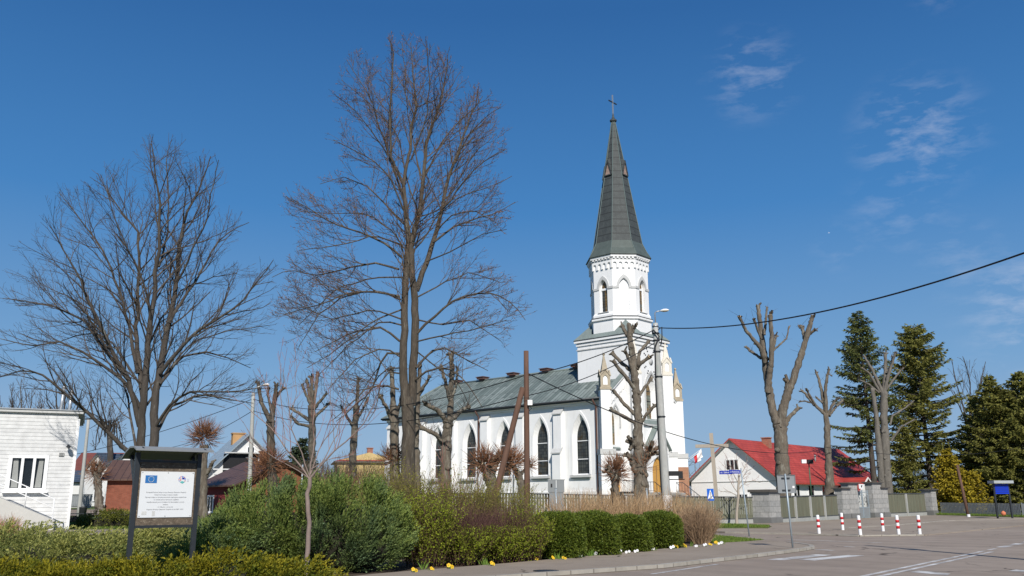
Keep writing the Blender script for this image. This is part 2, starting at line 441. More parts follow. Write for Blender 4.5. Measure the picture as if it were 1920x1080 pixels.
# ---------------------------------------------------------------- mesh helpers
class MB:
    def __init__(s):
        s.v, s.f, s.m, s.sm = [], [], [], []
        s.mats = []
    def mi(s, m):
        if m not in s.mats: s.mats.append(m)
        return s.mats.index(m)
    def add(s, vs, fs, m, smooth=False):
        o = len(s.v)
        s.v += [tuple(v) for v in vs]
        k = s.mi(m)
        for f in fs:
            s.f.append([o + i for i in f]); s.m.append(k); s.sm.append(smooth)
    def box(s, c, size, m, rz=0, R=None):
        hx, hy, hz = size[0] / 2, size[1] / 2, size[2] / 2
        R = R or Matrix.Rotation(rz, 3, 'Z')
        c = Vector(c)
        vs = [c + R @ Vector((x, y, z)) for x in (-hx, hx) for y in (-hy, hy) for z in (-hz, hz)]
        s.add(vs, [(0, 1, 3, 2), (4, 6, 7, 5), (0, 4, 5, 1), (2, 3, 7, 6), (0, 2, 6, 4), (1, 5, 7, 3)], m)
    def bar(s, a, b, w, h, m):
        a, b = Vector(a), Vector(b)
        d = b - a
        y = d.normalized()
        up = Vector((0, 0, 1)) if abs(y.z) < 0.95 else Vector((1, 0, 0))
        x = y.cross(up).normalized(); z = x.cross(y)
        s.box((a + b) / 2, (w, d.length, h), m, R=Matrix((x, y, z)).transposed())
    def tube(s, pts, rad, m, sides=10, smooth=True, caps=True):
        pts = [Vector(p) for p in pts]
        if isinstance(rad, (int, float)): rad = [rad] * len(pts)
        vs, fs = [], []
        px = None
        for i, p in enumerate(pts):
            d = (pts[min(i + 1, len(pts) - 1)] - pts[max(i - 1, 0)]).normalized()
            if px is None:
                px = d.cross(Vector((0, 0, 1)) if abs(d.z) < 0.9 else Vector((1, 0, 0))).normalized()
            px = (px - d * px.dot(d)).normalized()
            py = d.cross(px)
            for k in range(sides):
                a = 2 * math.pi * k / sides
                vs.append(p + (px * math.cos(a) + py * math.sin(a)) * rad[i])
        for i in range(len(pts) - 1):
            for k in range(sides):
                k2 = (k + 1) % sides
                fs.append((i * sides + k, i * sides + k2, (i + 1) * sides + k2, (i + 1) * sides + k))
        s.add(vs, fs, m, smooth)
        if caps:
            n = len(pts)
            s.add(vs[:sides], [tuple(range(sides))[::-1]], m)
            s.add(vs[-sides:], [tuple(range(sides))], m)
    def lathe(s, prof, m, sides=16, c=(0, 0, 0), rot=0, smooth=True, caps=True):
        vs, fs = [], []
        for r, z in prof:
            for k in range(sides):
                a = rot + 2 * math.pi * k / sides
                vs.append((c[0] + r * math.cos(a), c[1] + r * math.sin(a), c[2] + z))
        for i in range(len(prof) - 1):
            for k in range(sides):
                k2 = (k + 1) % sides
                fs.append((i * sides + k, i * sides + k2, (i + 1) * sides + k2, (i + 1) * sides + k))
        s.add(vs, fs, m, smooth)
        if caps:
            s.add(vs[:sides], [tuple(range(sides))[::-1]], m)
            s.add(vs[-sides:], [tuple(range(sides))], m)
    def slab(s, poly, T, m, t0, t1, front_holes=None, m_rev=None, depth=None):
        """2D polygon (u,v) extruded from w=t0 (back) to w=t1 (front); T maps (u,v,w) to local. Holes go depth deep."""
        holes = front_holes or []
        loops = [[Vector((u, v, 0)) for u, v in poly]] + [[Vector((u, v, 0)) for u, v in h] for h in holes]
        flat = [q for lp in loops for q in lp]
        tris = tessellate_polygon(loops)
        vs = [T(q.x, q.y, t1) for q in flat]
        s.add(vs, [tuple(t) for t in tris], m)
        n = len(poly)
        if t0 is not None:
            s.add([T(u, v, t1) for u, v in poly] + [T(u, v, t0) for u, v in poly],
                  [(i, (i + 1) % n, n + (i + 1) % n, n + i) for i in range(n)], m)
            if not holes:
                s.add([T(q.x, q.y, t0) for q in flat], [tuple(t)[::-1] for t in tris], m)
        for h in holes:
            k = len(h)
            s.add([T(u, v, t1) for u, v in h] + [T(u, v, t1 - depth) for u, v in h],
                  [(i, (i + 1) % k, k + (i + 1) % k, k + i) for i in range(k)], m_rev or m)
    def build(s, name, parent=None, loc=None, rz=0):
        me = bpy.data.meshes.new(name)
        me.from_pydata(s.v, [], s.f)
        for mt in s.mats: me.materials.append(mt)
        me.polygons.foreach_set('material_index', s.m)
        me.polygons.foreach_set('use_smooth', s.sm)
        import bmesh
        bm = bmesh.new(); bm.from_mesh(me)
        bmesh.ops.remove_doubles(bm, verts=bm.verts, dist=1e-5) if len(s.v) < 60000 else None
        bmesh.ops.recalc_face_normals(bm, faces=bm.faces)
        bm.to_mesh(me); bm.free()
        o = bpy.data.objects.new(name, me)
        COL.objects.link(o)
        if parent: o.parent = parent
        if loc is not None: o.location = loc
        o.rotation_euler.z = rz
        return o
def tag(o, label=None, cat=None, group=None, kind=None):
    if label: o['label'] = label
    if cat: o['category'] = cat
    if group: o['group'] = group
    if kind: o['kind'] = kind
    return o
def empty(name, label, cat, loc=(0, 0, 0), rz=0, group=None):
    o = bpy.data.objects.new(name, None)
    COL.objects.link(o)
    o.location = loc; o.rotation_euler.z = rz
    o.empty_display_size = 0.3
    return tag(o, label, cat, group)
def copy_tree(o, parent=None):
    c = o.copy(); COL.objects.link(c)
    c.parent = parent
    for ch in [x for x in bpy.data.objects if x.parent == o]: copy_tree(ch, c)
    return c
def np_mesh(name, V, F, mats, midx=None, smooth=False, parent=None, loc=None):
    V = np.asarray(V, np.float32); F = np.asarray(F, np.int32)
    k = F.shape[1]
    me = bpy.data.meshes.new(name)
    me.vertices.add(len(V)); me.vertices.foreach_set('co', V.ravel())
    me.loops.add(F.size); me.loops.foreach_set('vertex_index', F.ravel())
    me.polygons.add(len(F))
    me.polygons.foreach_set('loop_start', np.arange(0, F.size, k, dtype=np.int32))
    me.polygons.foreach_set('loop_total', np.full(len(F), k, np.int32))
    for m in mats: me.materials.append(m)
    if midx is not None: me.polygons.foreach_set('material_index', np.asarray(midx, np.int32))
    me.polygons.foreach_set('use_smooth', np.full(len(F), smooth, bool))
    me.update(calc_edges=True)
    o = bpy.data.objects.new(name, me)
    COL.objects.link(o)
    if parent: o.parent = parent
    if loc is not None: o.location = loc
    return o
def norm(a): return a / np.maximum(np.linalg.norm(a, axis=-1, keepdims=True), 1e-9)
def tubes_np(paths, sides, seed=0):
    """paths: list of (pts, radii) -> V, F quads; paths of the same length are done in one batch"""
    by = {}
    for p, r in paths: by.setdefault(len(p), []).append((p, r))
    Vs, Fs, o = [], [], 0
    rg = np.random.default_rng(seed)
    for n, lst in by.items():
        P = np.array([a for a, _ in lst], float); R = np.array([b for _, b in lst], float)
        K = len(lst)
        T = np.empty_like(P)
        T[:, 1:-1] = P[:, 2:] - P[:, :-2]; T[:, 0] = P[:, 1] - P[:, 0]; T[:, -1] = P[:, -1] - P[:, -2]
        T = norm(T)
        ref = norm(rg.normal(size=(K, 1, 3)))
        X = norm(np.cross(T, np.broadcast_to(ref, T.shape))); Y = np.cross(T, X)
        a = np.arange(sides) * 2 * np.pi / sides
        V = P[:, :, None, :] + R[:, :, None, None] * (X[:, :, None, :] * np.cos(a)[None, None, :, None] + Y[:, :, None, :] * np.sin(a)[None, None, :, None])
        base = o + (np.arange(K) * n * sides)[:, None, None]
        i = np.arange(n - 1)[None, :, None] * sides; k = np.arange(sides)[None, None, :]; k2 = (k + 1) % sides
        F = np.stack([base + i + k, base + i + k2, base + i + sides + k2, base + i + sides + k], -1).reshape(-1, 4)
        Vs.append(V.reshape(-1, 3)); Fs.append(F); o += K * n * sides
    return np.concatenate(Vs), np.concatenate(Fs)
def leaves_np(C, D, Ln, Wd, rg, flat=0.0):
    """diamond leaves: base point C, direction D, length, width"""
    n = len(C)
    D = norm(np.asarray(D, float))
    r = rg.normal(size=(n, 3)); r[:, 2] *= (1 - flat)
    S = norm(np.cross(D, r))
    Ln = np.broadcast_to(np.asarray(Ln, float), (n,))[:, None]; Wd = np.broadcast_to(np.asarray(Wd, float), (n,))[:, None]
    V = np.stack([C, C + D * Ln * 0.45 + S * Wd * 0.5, C + D * Ln, C + D * Ln * 0.45 - S * Wd * 0.5], 1).reshape(-1, 3)
    F = np.arange(n * 4).reshape(-1, 4)
    return V, F
def join(parts):
    V, F, mi, o = [], [], [], 0
    for v, f, m in parts:
        V.append(v); F.append(f + o); mi.append(np.full(len(f), m)); o += len(v)
    return np.concatenate(V), np.concatenate(F), np.concatenate(mi)

# ---------------------------------------------------------------- ground, roads
def clip(poly, y0, keep_above):
    out = []
    n = len(poly)
    for i in range(n):
        a, b = poly[i], poly[(i + 1) % n]
        ia = (a[1] >= y0) == keep_above or a[1] == y0
        ib = (b[1] >= y0) == keep_above or b[1] == y0
        if ia: out.append(a)
        if ia != ib:
            t = (y0 - a[1]) / (b[1] - a[1])
            out.append((a[0] + (b[0] - a[0]) * t, y0))
    return out
def sheet(name, poly, dz, mat, skirt=0.0, kind='structure'):
    mb = MB()
    poly = [(p[0], p[1]) for p in poly]
    for lo, hi in ((-1e3, 45.0), (45.0, 110.0)):
        q = clip(clip(poly, lo, True), hi, False)
        if len(q) < 3: continue
        tr = tessellate_polygon([[Vector((x, y, 0)) for x, y in q]])
        mb.add([(x, y, KS * min(65, max(0, y - 45)) + dz) for x, y in q], [tuple(t) for t in tr], mat)
    if skirt:
        n = len(poly)
        for i in range(n):
            a, b = poly[i], poly[(i + 1) % n]
            za, zb = (KS * min(65, max(0, p[1] - 45)) for p in (a, b))
            mb.add([(a[0], a[1], za + dz), (b[0], b[1], zb + dz), (b[0], b[1], zb + dz - skirt), (a[0], a[1], za + dz - skirt)], [(0, 1, 2, 3)], mat)
    o = mb.build(name)
    return tag(o, kind=kind)
xs = sorted(set([-900, -500, -300, -200, -150, -120] + [i * 1.5 - 100 for i in range(0, 68)] + [2.0 + i * 4 for i in range(1, 25)] + [120, 160, 220, 320, 500, 900]))
ys = sorted(set([-60, -20, 0] + [float(i) for i in range(5, 45, 2)] + [45.0 + i * 2.5 for i in range(27)] + [110.0, 120, 135, 160, 200, 260, 350, 500, 800, 1500]))
gv = [(x, y, gz(x, y)) for y in ys for x in xs]
nx = len(xs)
gf = [(j * nx + i, j * nx + i + 1, (j + 1) * nx + i + 1, (j + 1) * nx + i) for j in range(len(ys) - 1) for i in range(nx - 1)]
g = MB(); g.add(gv, gf, LAWN, True)
tag(g.build('ground'), kind='structure')

def P2(*pts): return [(q.x, q.y) for q in (gp(*p) for p in pts)]
def ext(a, b, k):
    return (b[0] + (b[0] - a[0]) * k, b[1] + (b[1] - a[1]) * k)
kerb_near = P2((1045, 1080), (1240, 1066), (1428, 1044), (1505, 1033.5))
corner = P2((1523, 1030), (1521, 1027), (1505, 1024.5), (1478, 1021), (1440, 1015.5), (1405, 1011.5))
side_near_end = ext(corner[-2], corner[-1], 14)
kb0 = ext(kerb_near[1], kerb_near[0], 5.0)
far_edge = P2((1380, 1000), (1484, 1003), (1561, 1005), (1611, 1006.5), (1730, 1005), (1793, 999), (1920, 986))
side_far_end = ext(far_edge[1], far_edge[0], 4.5)
right_far = ext(far_edge[-2], far_edge[-1], 5)
road_poly = [kb0] + kerb_near + corner + [side_near_end, side_far_end] + far_edge + [right_far, (90, 20), (60, -20), (5, -20)]
sheet('road', road_poly, 0.004, ASPHALT)
bed_line = P2((560, 1100), (700, 1084), (760, 1078.5), (900, 1067), (1000, 1058), (1100, 1048), (1200, 1038.5), (1290, 1029), (1345, 1022.5), (1400, 1019.5), (1432, 1016.5))
walk = [kb0] + kerb_near + corner[:4] + bed_line[::-1] + [ext(bed_line[1], bed_line[0], 6)]
sheet('pavement', walk, 0.09, PAVING, 0.09)
def kerb(name, pts, dz, w=0.14, h=0.13):
    mb = MB()
    for a, b in zip(pts, pts[1:]):
        za, zb = (KS * min(65, max(0, p[1] - 45)) for p in (a, b))
        mb.bar((a[0], a[1], za + dz), (b[0], b[1], zb + dz), w, h, KERB)
    return tag(mb.build(name), kind='structure')
kerb('kerb_stones', [kb0] + kerb_near + corner[:4], 0.045, 0.16, 0.12)
# forecourt in front of the churchyard wall
FB = {}
fence_pts = [(16.9, 61.0), (24.7, 69.2), (35.2, 78.0)]
fore = [side_far_end] + far_edge + [right_far, (right_far[0] + 2, right_far[1] + 8), (60, 58), (38.2, 68.6), (35.6, 77.2), (25.2, 68.8), (17.2, 60.6), (12.0, 59.2), (-12, 57.4)]
sheet('forecourt', fore, 0.05, PAVING, 0.05)
kerb('forecourt_kerb', [side_far_end] + far_edge[:5], 0.03, 0.16, 0.10)
kerb('walkway_kerb', P2((1590, 992), (1650, 988), (1708, 984), (1767, 978.5), (1920, 974)), 0.03, 0.14, 0.09)
sheet('verge', P2((1250, 990), (1345, 992.5), (1440, 992.5), (1447, 989), (1345, 985), (1250, 984)), 0.075, LAWN, 0.05)
sheet('far_verge', [(35.0, 76.6), (38.0, 68.3), (41.5, 66.0), (42.5, 67.2), (39.2, 70.6), (36.0, 77.8)], 0.08, LAWN, 0.06)
bed = bed_line + [(bed_line[-1][0] - 3.5, bed_line[-1][1] + 0.5), (4.5, 36.5), (0, 33), (-4, 28), (-6, 24), (-6, 17)]
sheet('planting_bed', bed, 0.035, SOIL)
# painted markings
def stripe(pts, dz=0.008):
    sheet('road_marking', P2(*pts), dz, PAINT)
def line(x0, y0, x1, y1, w=0.12):
    a, b = (Vector(q) for q in (gp(x0, y0), gp(x1, y1)))
    d = (b - a).normalized(); s = Vector((-d.y, d.x, 0)) * w / 2
    sheet('road_marking', [tuple(a + s)[:2], tuple(b + s)[:2], tuple(b - s)[:2], tuple(a - s)[:2]], 0.008, PAINT)
line(1607, 1083, 1846, 1033.2, 0.13); line(1640, 1083, 1862, 1034.5, 0.13)
line(1853, 1031.5, 1868, 1028.8, 0.12); line(1876, 1026.5, 1893, 1023.4, 0.3); line(1899, 1021.8, 1913, 1019.4, 0.3); line(1916, 1017.5, 1940, 1013.5, 0.2)
line(1221, 1077, 1345, 1058.5, 0.12)
line(1452, 1050.5, 1546, 1040.3, 0.5); line(1512, 1050.5, 1606, 1041.5, 0.5)
line(1476, 1012, 1654, 1018, 0.14); line(1524, 1030.3, 1563, 1032.3, 0.2); line(1583, 1025, 1602, 1026, 0.15)
stripe([(1705, 1073), (1722, 1070.5), (1782, 1076), (1776, 1079.5)])
stripe([(1890, 1071), (1905, 1068.5), (1975, 1073.5), (1965, 1076.5)])
line(1640, 1000, 1700, 996.5, 0.35); line(1763, 999.5, 1790, 996.5, 0.4)
# manhole on the near pavement
mh = MB(); q = gp(1024, 1078.5); mh.lathe([(0.30, 0.0), (0.30, 0.012), (0.0, 0.012)], DARKMETAL, 20, caps=False)
tag(mh.build('manhole_cover', loc=(q.x, q.y, 0.09)), 'dark round manhole cover set in the near pavement', 'manhole cover')

# ---------------------------------------------------------------- church
def arch(cx, w, z0, zs, za, n=7, inset=0.0):
    """pointed arch outline, anticlockwise from the lower right"""
    hw, h = w / 2, za - zs
    R = (hw * hw + h * h) / (2 * hw)
    L = []
    a1 = math.atan2(h, R - hw)
    left = []
    for i in range(n + 1):
        a = a1 * i / n
        left.append((cx - hw + R - R * math.cos(a), zs + R * math.sin(a)))
    right = [(2 * cx - u, v) for u, v in left]
    return [(cx + hw, z0)] + right + left[::-1][1:] + [(cx - hw, z0)]
def splay(mb, T, outer, inner, d, m):
    k = len(outer)
    mb.add([T(u, v, 0) for u, v in outer] + [T(u, v, -d) for u, v in inner], [(i, (i + 1) % k, k + (i + 1) % k, k + i) for i in range(k)], m)
def face2d(mb, T, poly, w, m):
    tr = tessellate_polygon([[Vector((u, v, 0)) for u, v in poly]])
    mb.add([T(u, v, w) for u, v in poly], [tuple(t) for t in tr], m)
def ringband(mb, T, o, i, w, m):
    k = len(o)
    mb.add([T(u, v, w) for u, v in o] + [T(u, v, w) for u, v in i], [(a, a + 1, k + a + 1, k + a) for a in range(k - 1)], m)
    mb.add([T(u, v, w) for u, v in o] + [T(u, v, 0.0) for u, v in o], [(a, a + 1, k + a + 1, k + a) for a in range(k - 1)], m)
    mb.add([T(u, v, w) for u, v in i] + [T(u, v, 0.0) for u, v in i], [(a, a + 1, k + a + 1, k + a) for a in range(k - 1)], m)
TH = math.radians(48.19)
church = empty('church', 'white plastered church with a tall dark spire and a grey-green sheet roof', 'church', (10.32, 84, 0), TH)
HX, YF, YB, ZE, ZR = 5.4, -2.2, 27.2, 10.35, 14.42
Z0 = 0.15
TL = lambda u, v, w: Vector((-HX - w, -u, v))         # left nave wall: u runs towards the facade
TF = lambda u, v, w: Vector((u, YF - w, v))           # nave facade
TT = lambda u, v, w: Vector((u, -3.15 - w, v))        # tower facade
win_y = [0.95, 5.60, 10.22, 14.8, 19.35, 23.9]
wo = [arch(-y, 1.80, 3.98, 7.25, 9.30) for y in win_y]
wi = [arch(-y, 1.28, 4.02, 7.20, 8.85) for y in win_y]
mb = MB()
mb.slab([(-YB, Z0), (-YF, Z0), (-YF, ZE + 0.1), (-YB, ZE + 0.1)], TL, PLASTER, None, 0.0, wo, PLASTER, 0.0)
for o, i in zip(wo, wi): splay(mb, TL, o, i, 0.38, PLASTER)
for y in win_y: pass
# other walls
mb.add([(HX, YF, Z0), (HX, YB, Z0), (HX, YB, ZE + 0.1), (HX, YF, ZE + 0.1)], [(0, 1, 2, 3)], PLASTER)
mb.add([(-HX, YB, Z0), (HX, YB, Z0), (HX, YB, ZE + 0.1), (-HX, YB, ZE + 0.1)], [(0, 1, 2, 3)], PLASTER)
fo, fi = [arch(x, 1.05, 6.45, 8.6, 9.75) for x in (-4.45, 4.45)], [arch(x, 0.72, 6.5, 8.55, 9.5) for x in (-4.45, 4.45)]
do = arch(-4.35, 1.1, 2.4, 4.1, 4.8)
mb.slab([(-HX, Z0), (HX, Z0), (HX, 10.75), (2.9, 12.75), (-2.9, 12.75), (-HX, 10.75)], TF, PLASTER, None, 0.0, fo + [do], PLASTER, 0.0)
for o, i in zip(fo, fi): splay(mb, TF, o, i, 0.40, PLASTER)
splay(mb, TF, do, do, 0.25, PLASTER)
mb.build('nave_wall', church)
# plinth line, string courses
mb = MB()
mb.box((-HX - 0.05, (YF + YB) / 2, 1.35), (0.12, YB - YF - 0.1, 2.4), PLASTER)
mb.build('plinth', church)
for (o, i), y in zip(zip(wo, wi), win_y):
    m_ = MB()
    face2d(m_, TL, i, -0.36, LEADGLASS)
    w_ = m_.build('window', church)
    for z in (4.05, 5.35, 6.95):
        m_ = MB()
        m_.box((-HX + 0.32, y, z), (0.06, 1.26, 0.07), WHITEPAINT)
        m_.build('glazing_bar', w_)
    m_ = MB(); m_.box((-HX - 0.06, y, 3.86), (0.42, 2.2, 0.20), GREYTRIM); m_.box((-HX - 0.02, y, 3.70), (0.26, 2.05, 0.12), GREYTRIM)
    m_.build('sill', w_)
    m_ = MB(); ringband(m_, TL, arch(-y, 2.16, 4.0, 7.3, 9.62), arch(-y, 1.84, 4.0, 7.25, 9.34), 0.045, PLASTER)
    m_.build('surround', w_)
for i, x in zip(fi, (-4.45, 4.45)):
    m_ = MB(); face2d(m_, TF, i, -0.38, AMBERGLASS); w_ = m_.build('window', church)
    m_ = MB(); m_.add([(x - 0.55, YF - 0.12, 6.2), (x + 0.55, YF - 0.12, 6.2), (x + 0.5, YF + 0.3, 6.5), (x - 0.5, YF + 0.3, 6.5)], [(0, 1, 2, 3)], COPPER_P)
    m_.box((x, YF - 0.06, 6.14), (1.1, 0.12, 0.1), COPPER_P); m_.build('sill', w_)
    m_ = MB(); ringband(m_, TF, arch(x, 1.5, 8.0, 8.65, 10.1), arch(x, 1.2, 8.0, 8.62, 9.9), 0.08, GREYTRIM); m_.build('surround', w_)
m_ = MB(); face2d(m_, TF, do, -0.2, OCHREDOOR); m_.box((-4.35, YF + 0.19, 3.4), (0.05, 0.06, 2.0), BROWNPIPE); m_.build('door', church)
# facade string course and gable corbels
m_ = MB()
m_.box((-4.0, YF - 0.06, 5.72), (2.6, 0.14, 0.14), GREYTRIM)
for sgn in (-1, 1):
    for k in range(6):
        t = k / 5
        x = sgn * (5.0 - 1.9 * t); z = 10.25 + 1.45 * t
        m_.box((x, YF - 0.03, z), (0.17, 0.08, 0.42), PLASTER)
        m_.box((x - sgn * 0.16, YF - 0.02, z - 0.06), (0.1, 0.06, 0.16), GREYTRIM)
m_.build('gable_corbels', church)
m_ = MB()
for sgn in (-1, 1):
    a, b = Vector((sgn * 5.6, YF + 0.1, 10.78)), Vector((sgn * 2.9, YF + 0.1, 12.80))
    m_.bar(a, b, 0.55, 0.14, PLASTER); m_.bar(a + Vector((0, 0, 0.1)), b + Vector((0, 0, 0.1)), 0.62, 0.05, COPPER_P)
m_.build('gable_coping', church)
# roof with eaves board and gutter
m_ = MB()
ox, y0, y1, ye = 5.95, YF + 0.12, YB + 0.45, 24.6
zo = 10.52
vs = [(-ox, y0, zo), (0, y0, ZR), (0, ye, ZR), (-ox, y1, zo), (ox, y0, zo), (ox, y1, zo)]
m_.add(vs, [(0, 1, 2, 3), (1, 4, 5, 2), (3, 2, 5)], COPPER)
m_.add([(v[0], v[1], v[2] - 0.14) for v in vs], [(3, 2, 1, 0), (2, 5, 4, 1), (5, 2, 3)], GREYTRIM)
rf = m_.build('roof', church)
m_ = MB()
m_.tube([(0, y0, ZR + 0.03), (0, ye, ZR + 0.03)], 0.11, COPPER_P, 8); m_.tube([(0, ye, ZR + 0.03), (-ox, y1, zo + 0.03)], 0.09, COPPER_P, 8)
m_.build('ridge_cap', rf)
for y in (5.31, 9.27, 13.77, 18.16, 22.07):
    m_ = MB(); m_.box((0, y, ZR + 0.22), (0.9, 0.95, 0.18), BROWNPIPE); m_.box((0, y, ZR + 0.36), (1.1, 1.1, 0.07), BROWNPIPE); m_.box((0, y, ZR + 0.08), (0.55, 0.6, 0.2), BROWNPIPE)
    m_.build('ridge_vent', rf)
m_ = MB(); m_.tube([(-ox - 0.06, y0 + 0.3, zo - 0.02), (-ox - 0.06, y1, zo - 0.02)], 0.085, DARKMETAL, 8)
m_.box((-ox + 0.02, (y0 + y1) / 2 + 0.1, zo - 0.11), (0.05, y1 - y0 - 0.4, 0.16), FENCERAIL)
m_.build('gutter', church)
m_ = MB(); m_.box((-5.62, (y0 + y1) / 2 + 0.2, 10.36), (0.46, y1 - y0 - 1.2, 0.10), PLASTER); m_.box((-5.47, (y0 + y1) / 2 + .2, 10.2), (0.16, y1 - y0 - 1.2, 0.20), PLASTER)
m_.build('eaves_cornice', church)
for y in (-0.95, 13.4):
    m_ = MB()
    m_.tube([(-6.0, y, 10.5), (-5.95, y, 10.25), (-5.56, y, 9.85), (-5.56, y, 2.0), (-5.56, y, 0.4)], 0.085, BROWNPIPE, 8)
    m_.build('downpipe', church)
# buttresses
def buttress(y):
    m_ = MB(); w = 0.92
    def prism(pts, w, mat):
        n = len(pts)
        vs = [(-HX + a, y - w / 2, b) for a, b in pts] + [(-HX + a, y + w / 2, b) for a, b in pts]
        m_.add(vs, [tuple(range(n)), tuple(range(n, 2 * n))[::-1]] + [(i, (i + 1) % n, n + (i + 1) % n, n + i) for i in range(n)], mat)
    prism([(0.02, Z0), (-0.62, Z0), (-0.62, 6.02), (-0.40, 6.30), (-0.40, 9.55), (0.02, 9.95)], w, PLASTER)
    b = m_.build('buttress', church)
    def cap(za, zb, xa, xb):
        vs = [(-HX - xa, za), (-HX - xa, za - 0.10), (-HX - xb, zb - 0.10), (-HX - xb, zb)]
        n = 4; ww = w + 0.16; m_ = MB()
        V = [(p[0], y - ww / 2, p[1]) for p in vs] + [(p[0], y + ww / 2, p[1]) for p in vs]
        m_.add(V, [(0, 1, 2, 3), (7, 6, 5, 4)] + [(i, (i + 1) % n, n + (i + 1) % n, n + i) for i in range(n)], GREYTRIM)
        m_.build('buttress_cap', b)
    cap(5.98, 6.52, 0.72, 0.26); cap(9.50, 10.0, 0.52, 0.02)
for y in (3.3, 7.9, 12.5, 17.1, 21.7, 26.4): buttress(y)
# corner piers with pinnacles
def pier(cx, cy, w, z0, zt, mat_sh, mat_pin, base_w=None):
    """corner pier set diagonally, with a gabled pinnacle"""
    bw = base_w or w + 0.22
    R45 = Matrix.Rotation(math.radians(-42), 3, 'Z')
    m_ = MB()
    m_.box((cx, cy, (z0 + 5.6) / 2), (bw, bw, 5.6 - z0), PLASTER, R=R45)
    m_.box((cx, cy, 5.83), (bw + 0.12, bw + 0.12, 0.46), GREYTRIM, R=R45)
    m_.box((cx, cy, (6.06 + zt) / 2), (w, w, zt - 6.06), mat_sh, R=R45)
    p = m_.build('pier', church)
    m_ = MB()
    m_.box((cx, cy, zt + 0.10), (w + 0.10, w + 0.10, 0.2), mat_pin, R=R45)
    ph = 1.30; w2 = w * 0.94
    for k in range(4):
        R = R45 @ Matrix.Rotation(k * math.pi / 2, 3, 'Z')
        T = lambda u, v, q, R=R: Vector((cx, cy, 0)) + R @ Vector((u, -w2 / 2 - q, v))
        hole = arch(0, w2 * 0.48, zt + 0.42, zt + 0.95, zt + 1.25, 4)
        m_.slab([(-w2 / 2, zt + 0.2), (w2 / 2, zt + 0.2), (w2 / 2, zt + ph - 0.05), (0, zt + ph + 0.42), (-w2 / 2, zt + ph - 0.05)], T, mat_pin, None, 0.0, [hole], mat_pin, 0.08)
        face2d(m_, T, hole, -0.07, WHITEPAINT)
        for sg in (-1, 1):
            m_.bar(T(sg * (w2 / 2 + 0.05), zt + ph - 0.12, 0.02), T(0, zt + ph + 0.46, 0.02), 0.10, 0.07, mat_pin)
    vs = [Vector((cx, cy, 0)) + R45 @ Vector((sx_ * w2 * 0.44, sy_ * w2 * 0.44, zt + ph - 0.02)) for sx_, sy_ in ((-1, -1), (1, -1), (1, 1), (-1, 1))]
    vs += [Vector((cx, cy, 0)) + R45 @ Vector((sx_ * w2 * 0.30, sy_ * w2 * 0.30, zt + ph + 0.50)) for sx_, sy_ in ((-1, -1), (1, -1), (1, 1), (-1, 1))]
    vs += [Vector((cx, cy, 0)) + R45 @ Vector((sx_ * 0.05, sy_ * 0.05, zt + ph + 1.75)) for sx_, sy_ in ((-1, -1), (1, -1), (1, 1), (-1, 1))]
    m_.add(vs, [(i, (i + 1) % 4, 4 + (i + 1) % 4, 4 + i) for i in range(4)] + [(4 + i, 4 + (i + 1) % 4, 8 + (i + 1) % 4, 8 + i) for i in range(4)], mat_pin)
    m_.lathe([(0.03, -0.14), (0.11, -0.08), (0.13, 0), (0.11, 0.08), (0.02, 0.13)], mat_pin, 8, (cx, cy, zt + ph + 1.86))
    m_.build('pinnacle', p)
pier(-5.82, -2.15, 0.92, Z0, 11.15, PLASTER2, STONE, 1.25)
pier(5.95, -2.15, 0.92, Z0, 11.05, PLASTER, STONE, 1.25)
pier(-2.75, -3.3, 0.92, Z0, 12.7, PLASTER, CREAMSTONE, 1.1)
pier(2.45, -3.3, 0.92, Z0, 13.05, PLASTER, CREAMSTONE, 1.1)
m_ = MB(); m_.box((5.95, -2.15, 3.1), (1.28, 1.28, 3.4), BRICK, R=Matrix.Rotation(math.radians(-42), 3, 'Z'))
m_.build('bare_brick_patch', church)
# tower shaft
ht = 2.95
m_ = MB()
to = arch(0, 1.7, 8.85, 11.3, 12.9); ti = arch(0, 1.15, 8.95, 11.2, 12.5)
m_.slab([(-ht, Z0), (ht, Z0), (ht, 16.2), (-ht, 16.2)], TT, PLASTER, None, 0.0, [to], PLASTER, 0)
splay(m_, TT, to, ti, 0.5, PLASTER)
m_.add([(-ht, -3.15, Z0), (-ht, 2.95, Z0), (-ht, 2.95, 16.2), (-ht, -3.15, 16.2), (ht, -3.15, Z0), (ht, 2.95, Z0), (ht, 2.95, 16.2), (ht, -3.15, 16.2)], [(0, 1, 2, 3), (4, 5, 6, 7), (1, 5, 6, 2)], PLASTER)
tower = m_.build('tower', church)
m_ = MB(); face2d(m_, TT, ti, -0.48, AMBERGLASS)
for z in (9.6, 10.6, 11.5): m_.box((0, -3.15 + 0.46, z), (1.1, 0.04, 0.05), DARKMETAL)
w_ = m_.build('window', church)
m_ = MB(); ringband(m_, TT, arch(0, 2.3, 9.0, 11.4, 13.35), arch(0, 2.0, 9.0, 11.35, 13.1), 0.07, GREYTRIM); m_.build('surround', w_)
m_ = MB(); m_.add([(-1.5, -3.3, 8.45), (1.5, -3.3, 8.45), (1.3, -3.1, 8.95), (-1.3, -3.1, 8.95)], [(0, 1, 2, 3)], COPPER_P); m_.box((0, -3.24, 8.36), (3.1, 0.2, 0.14), GREYTRIM); m_.build('sill', w_)
m_ = MB()
rgd = random.Random(4)
for k in range(12):
    a = k * math.pi / 6
    for rr in (1.05, 1.3):
        if (k % 3) == 0 and rr == 1.05: continue
        m_.box((0.1 + rr * math.cos(a) * 0.9, -3.16, 14.2 + rr * math.sin(a)), (0.13, 0.05, 0.11), BLACK)
m_.lathe([(0.0, 0), (0.32, 0.0), (0.32, 0.05), (0, 0.05)], GREYTRIM, 12, caps=False)
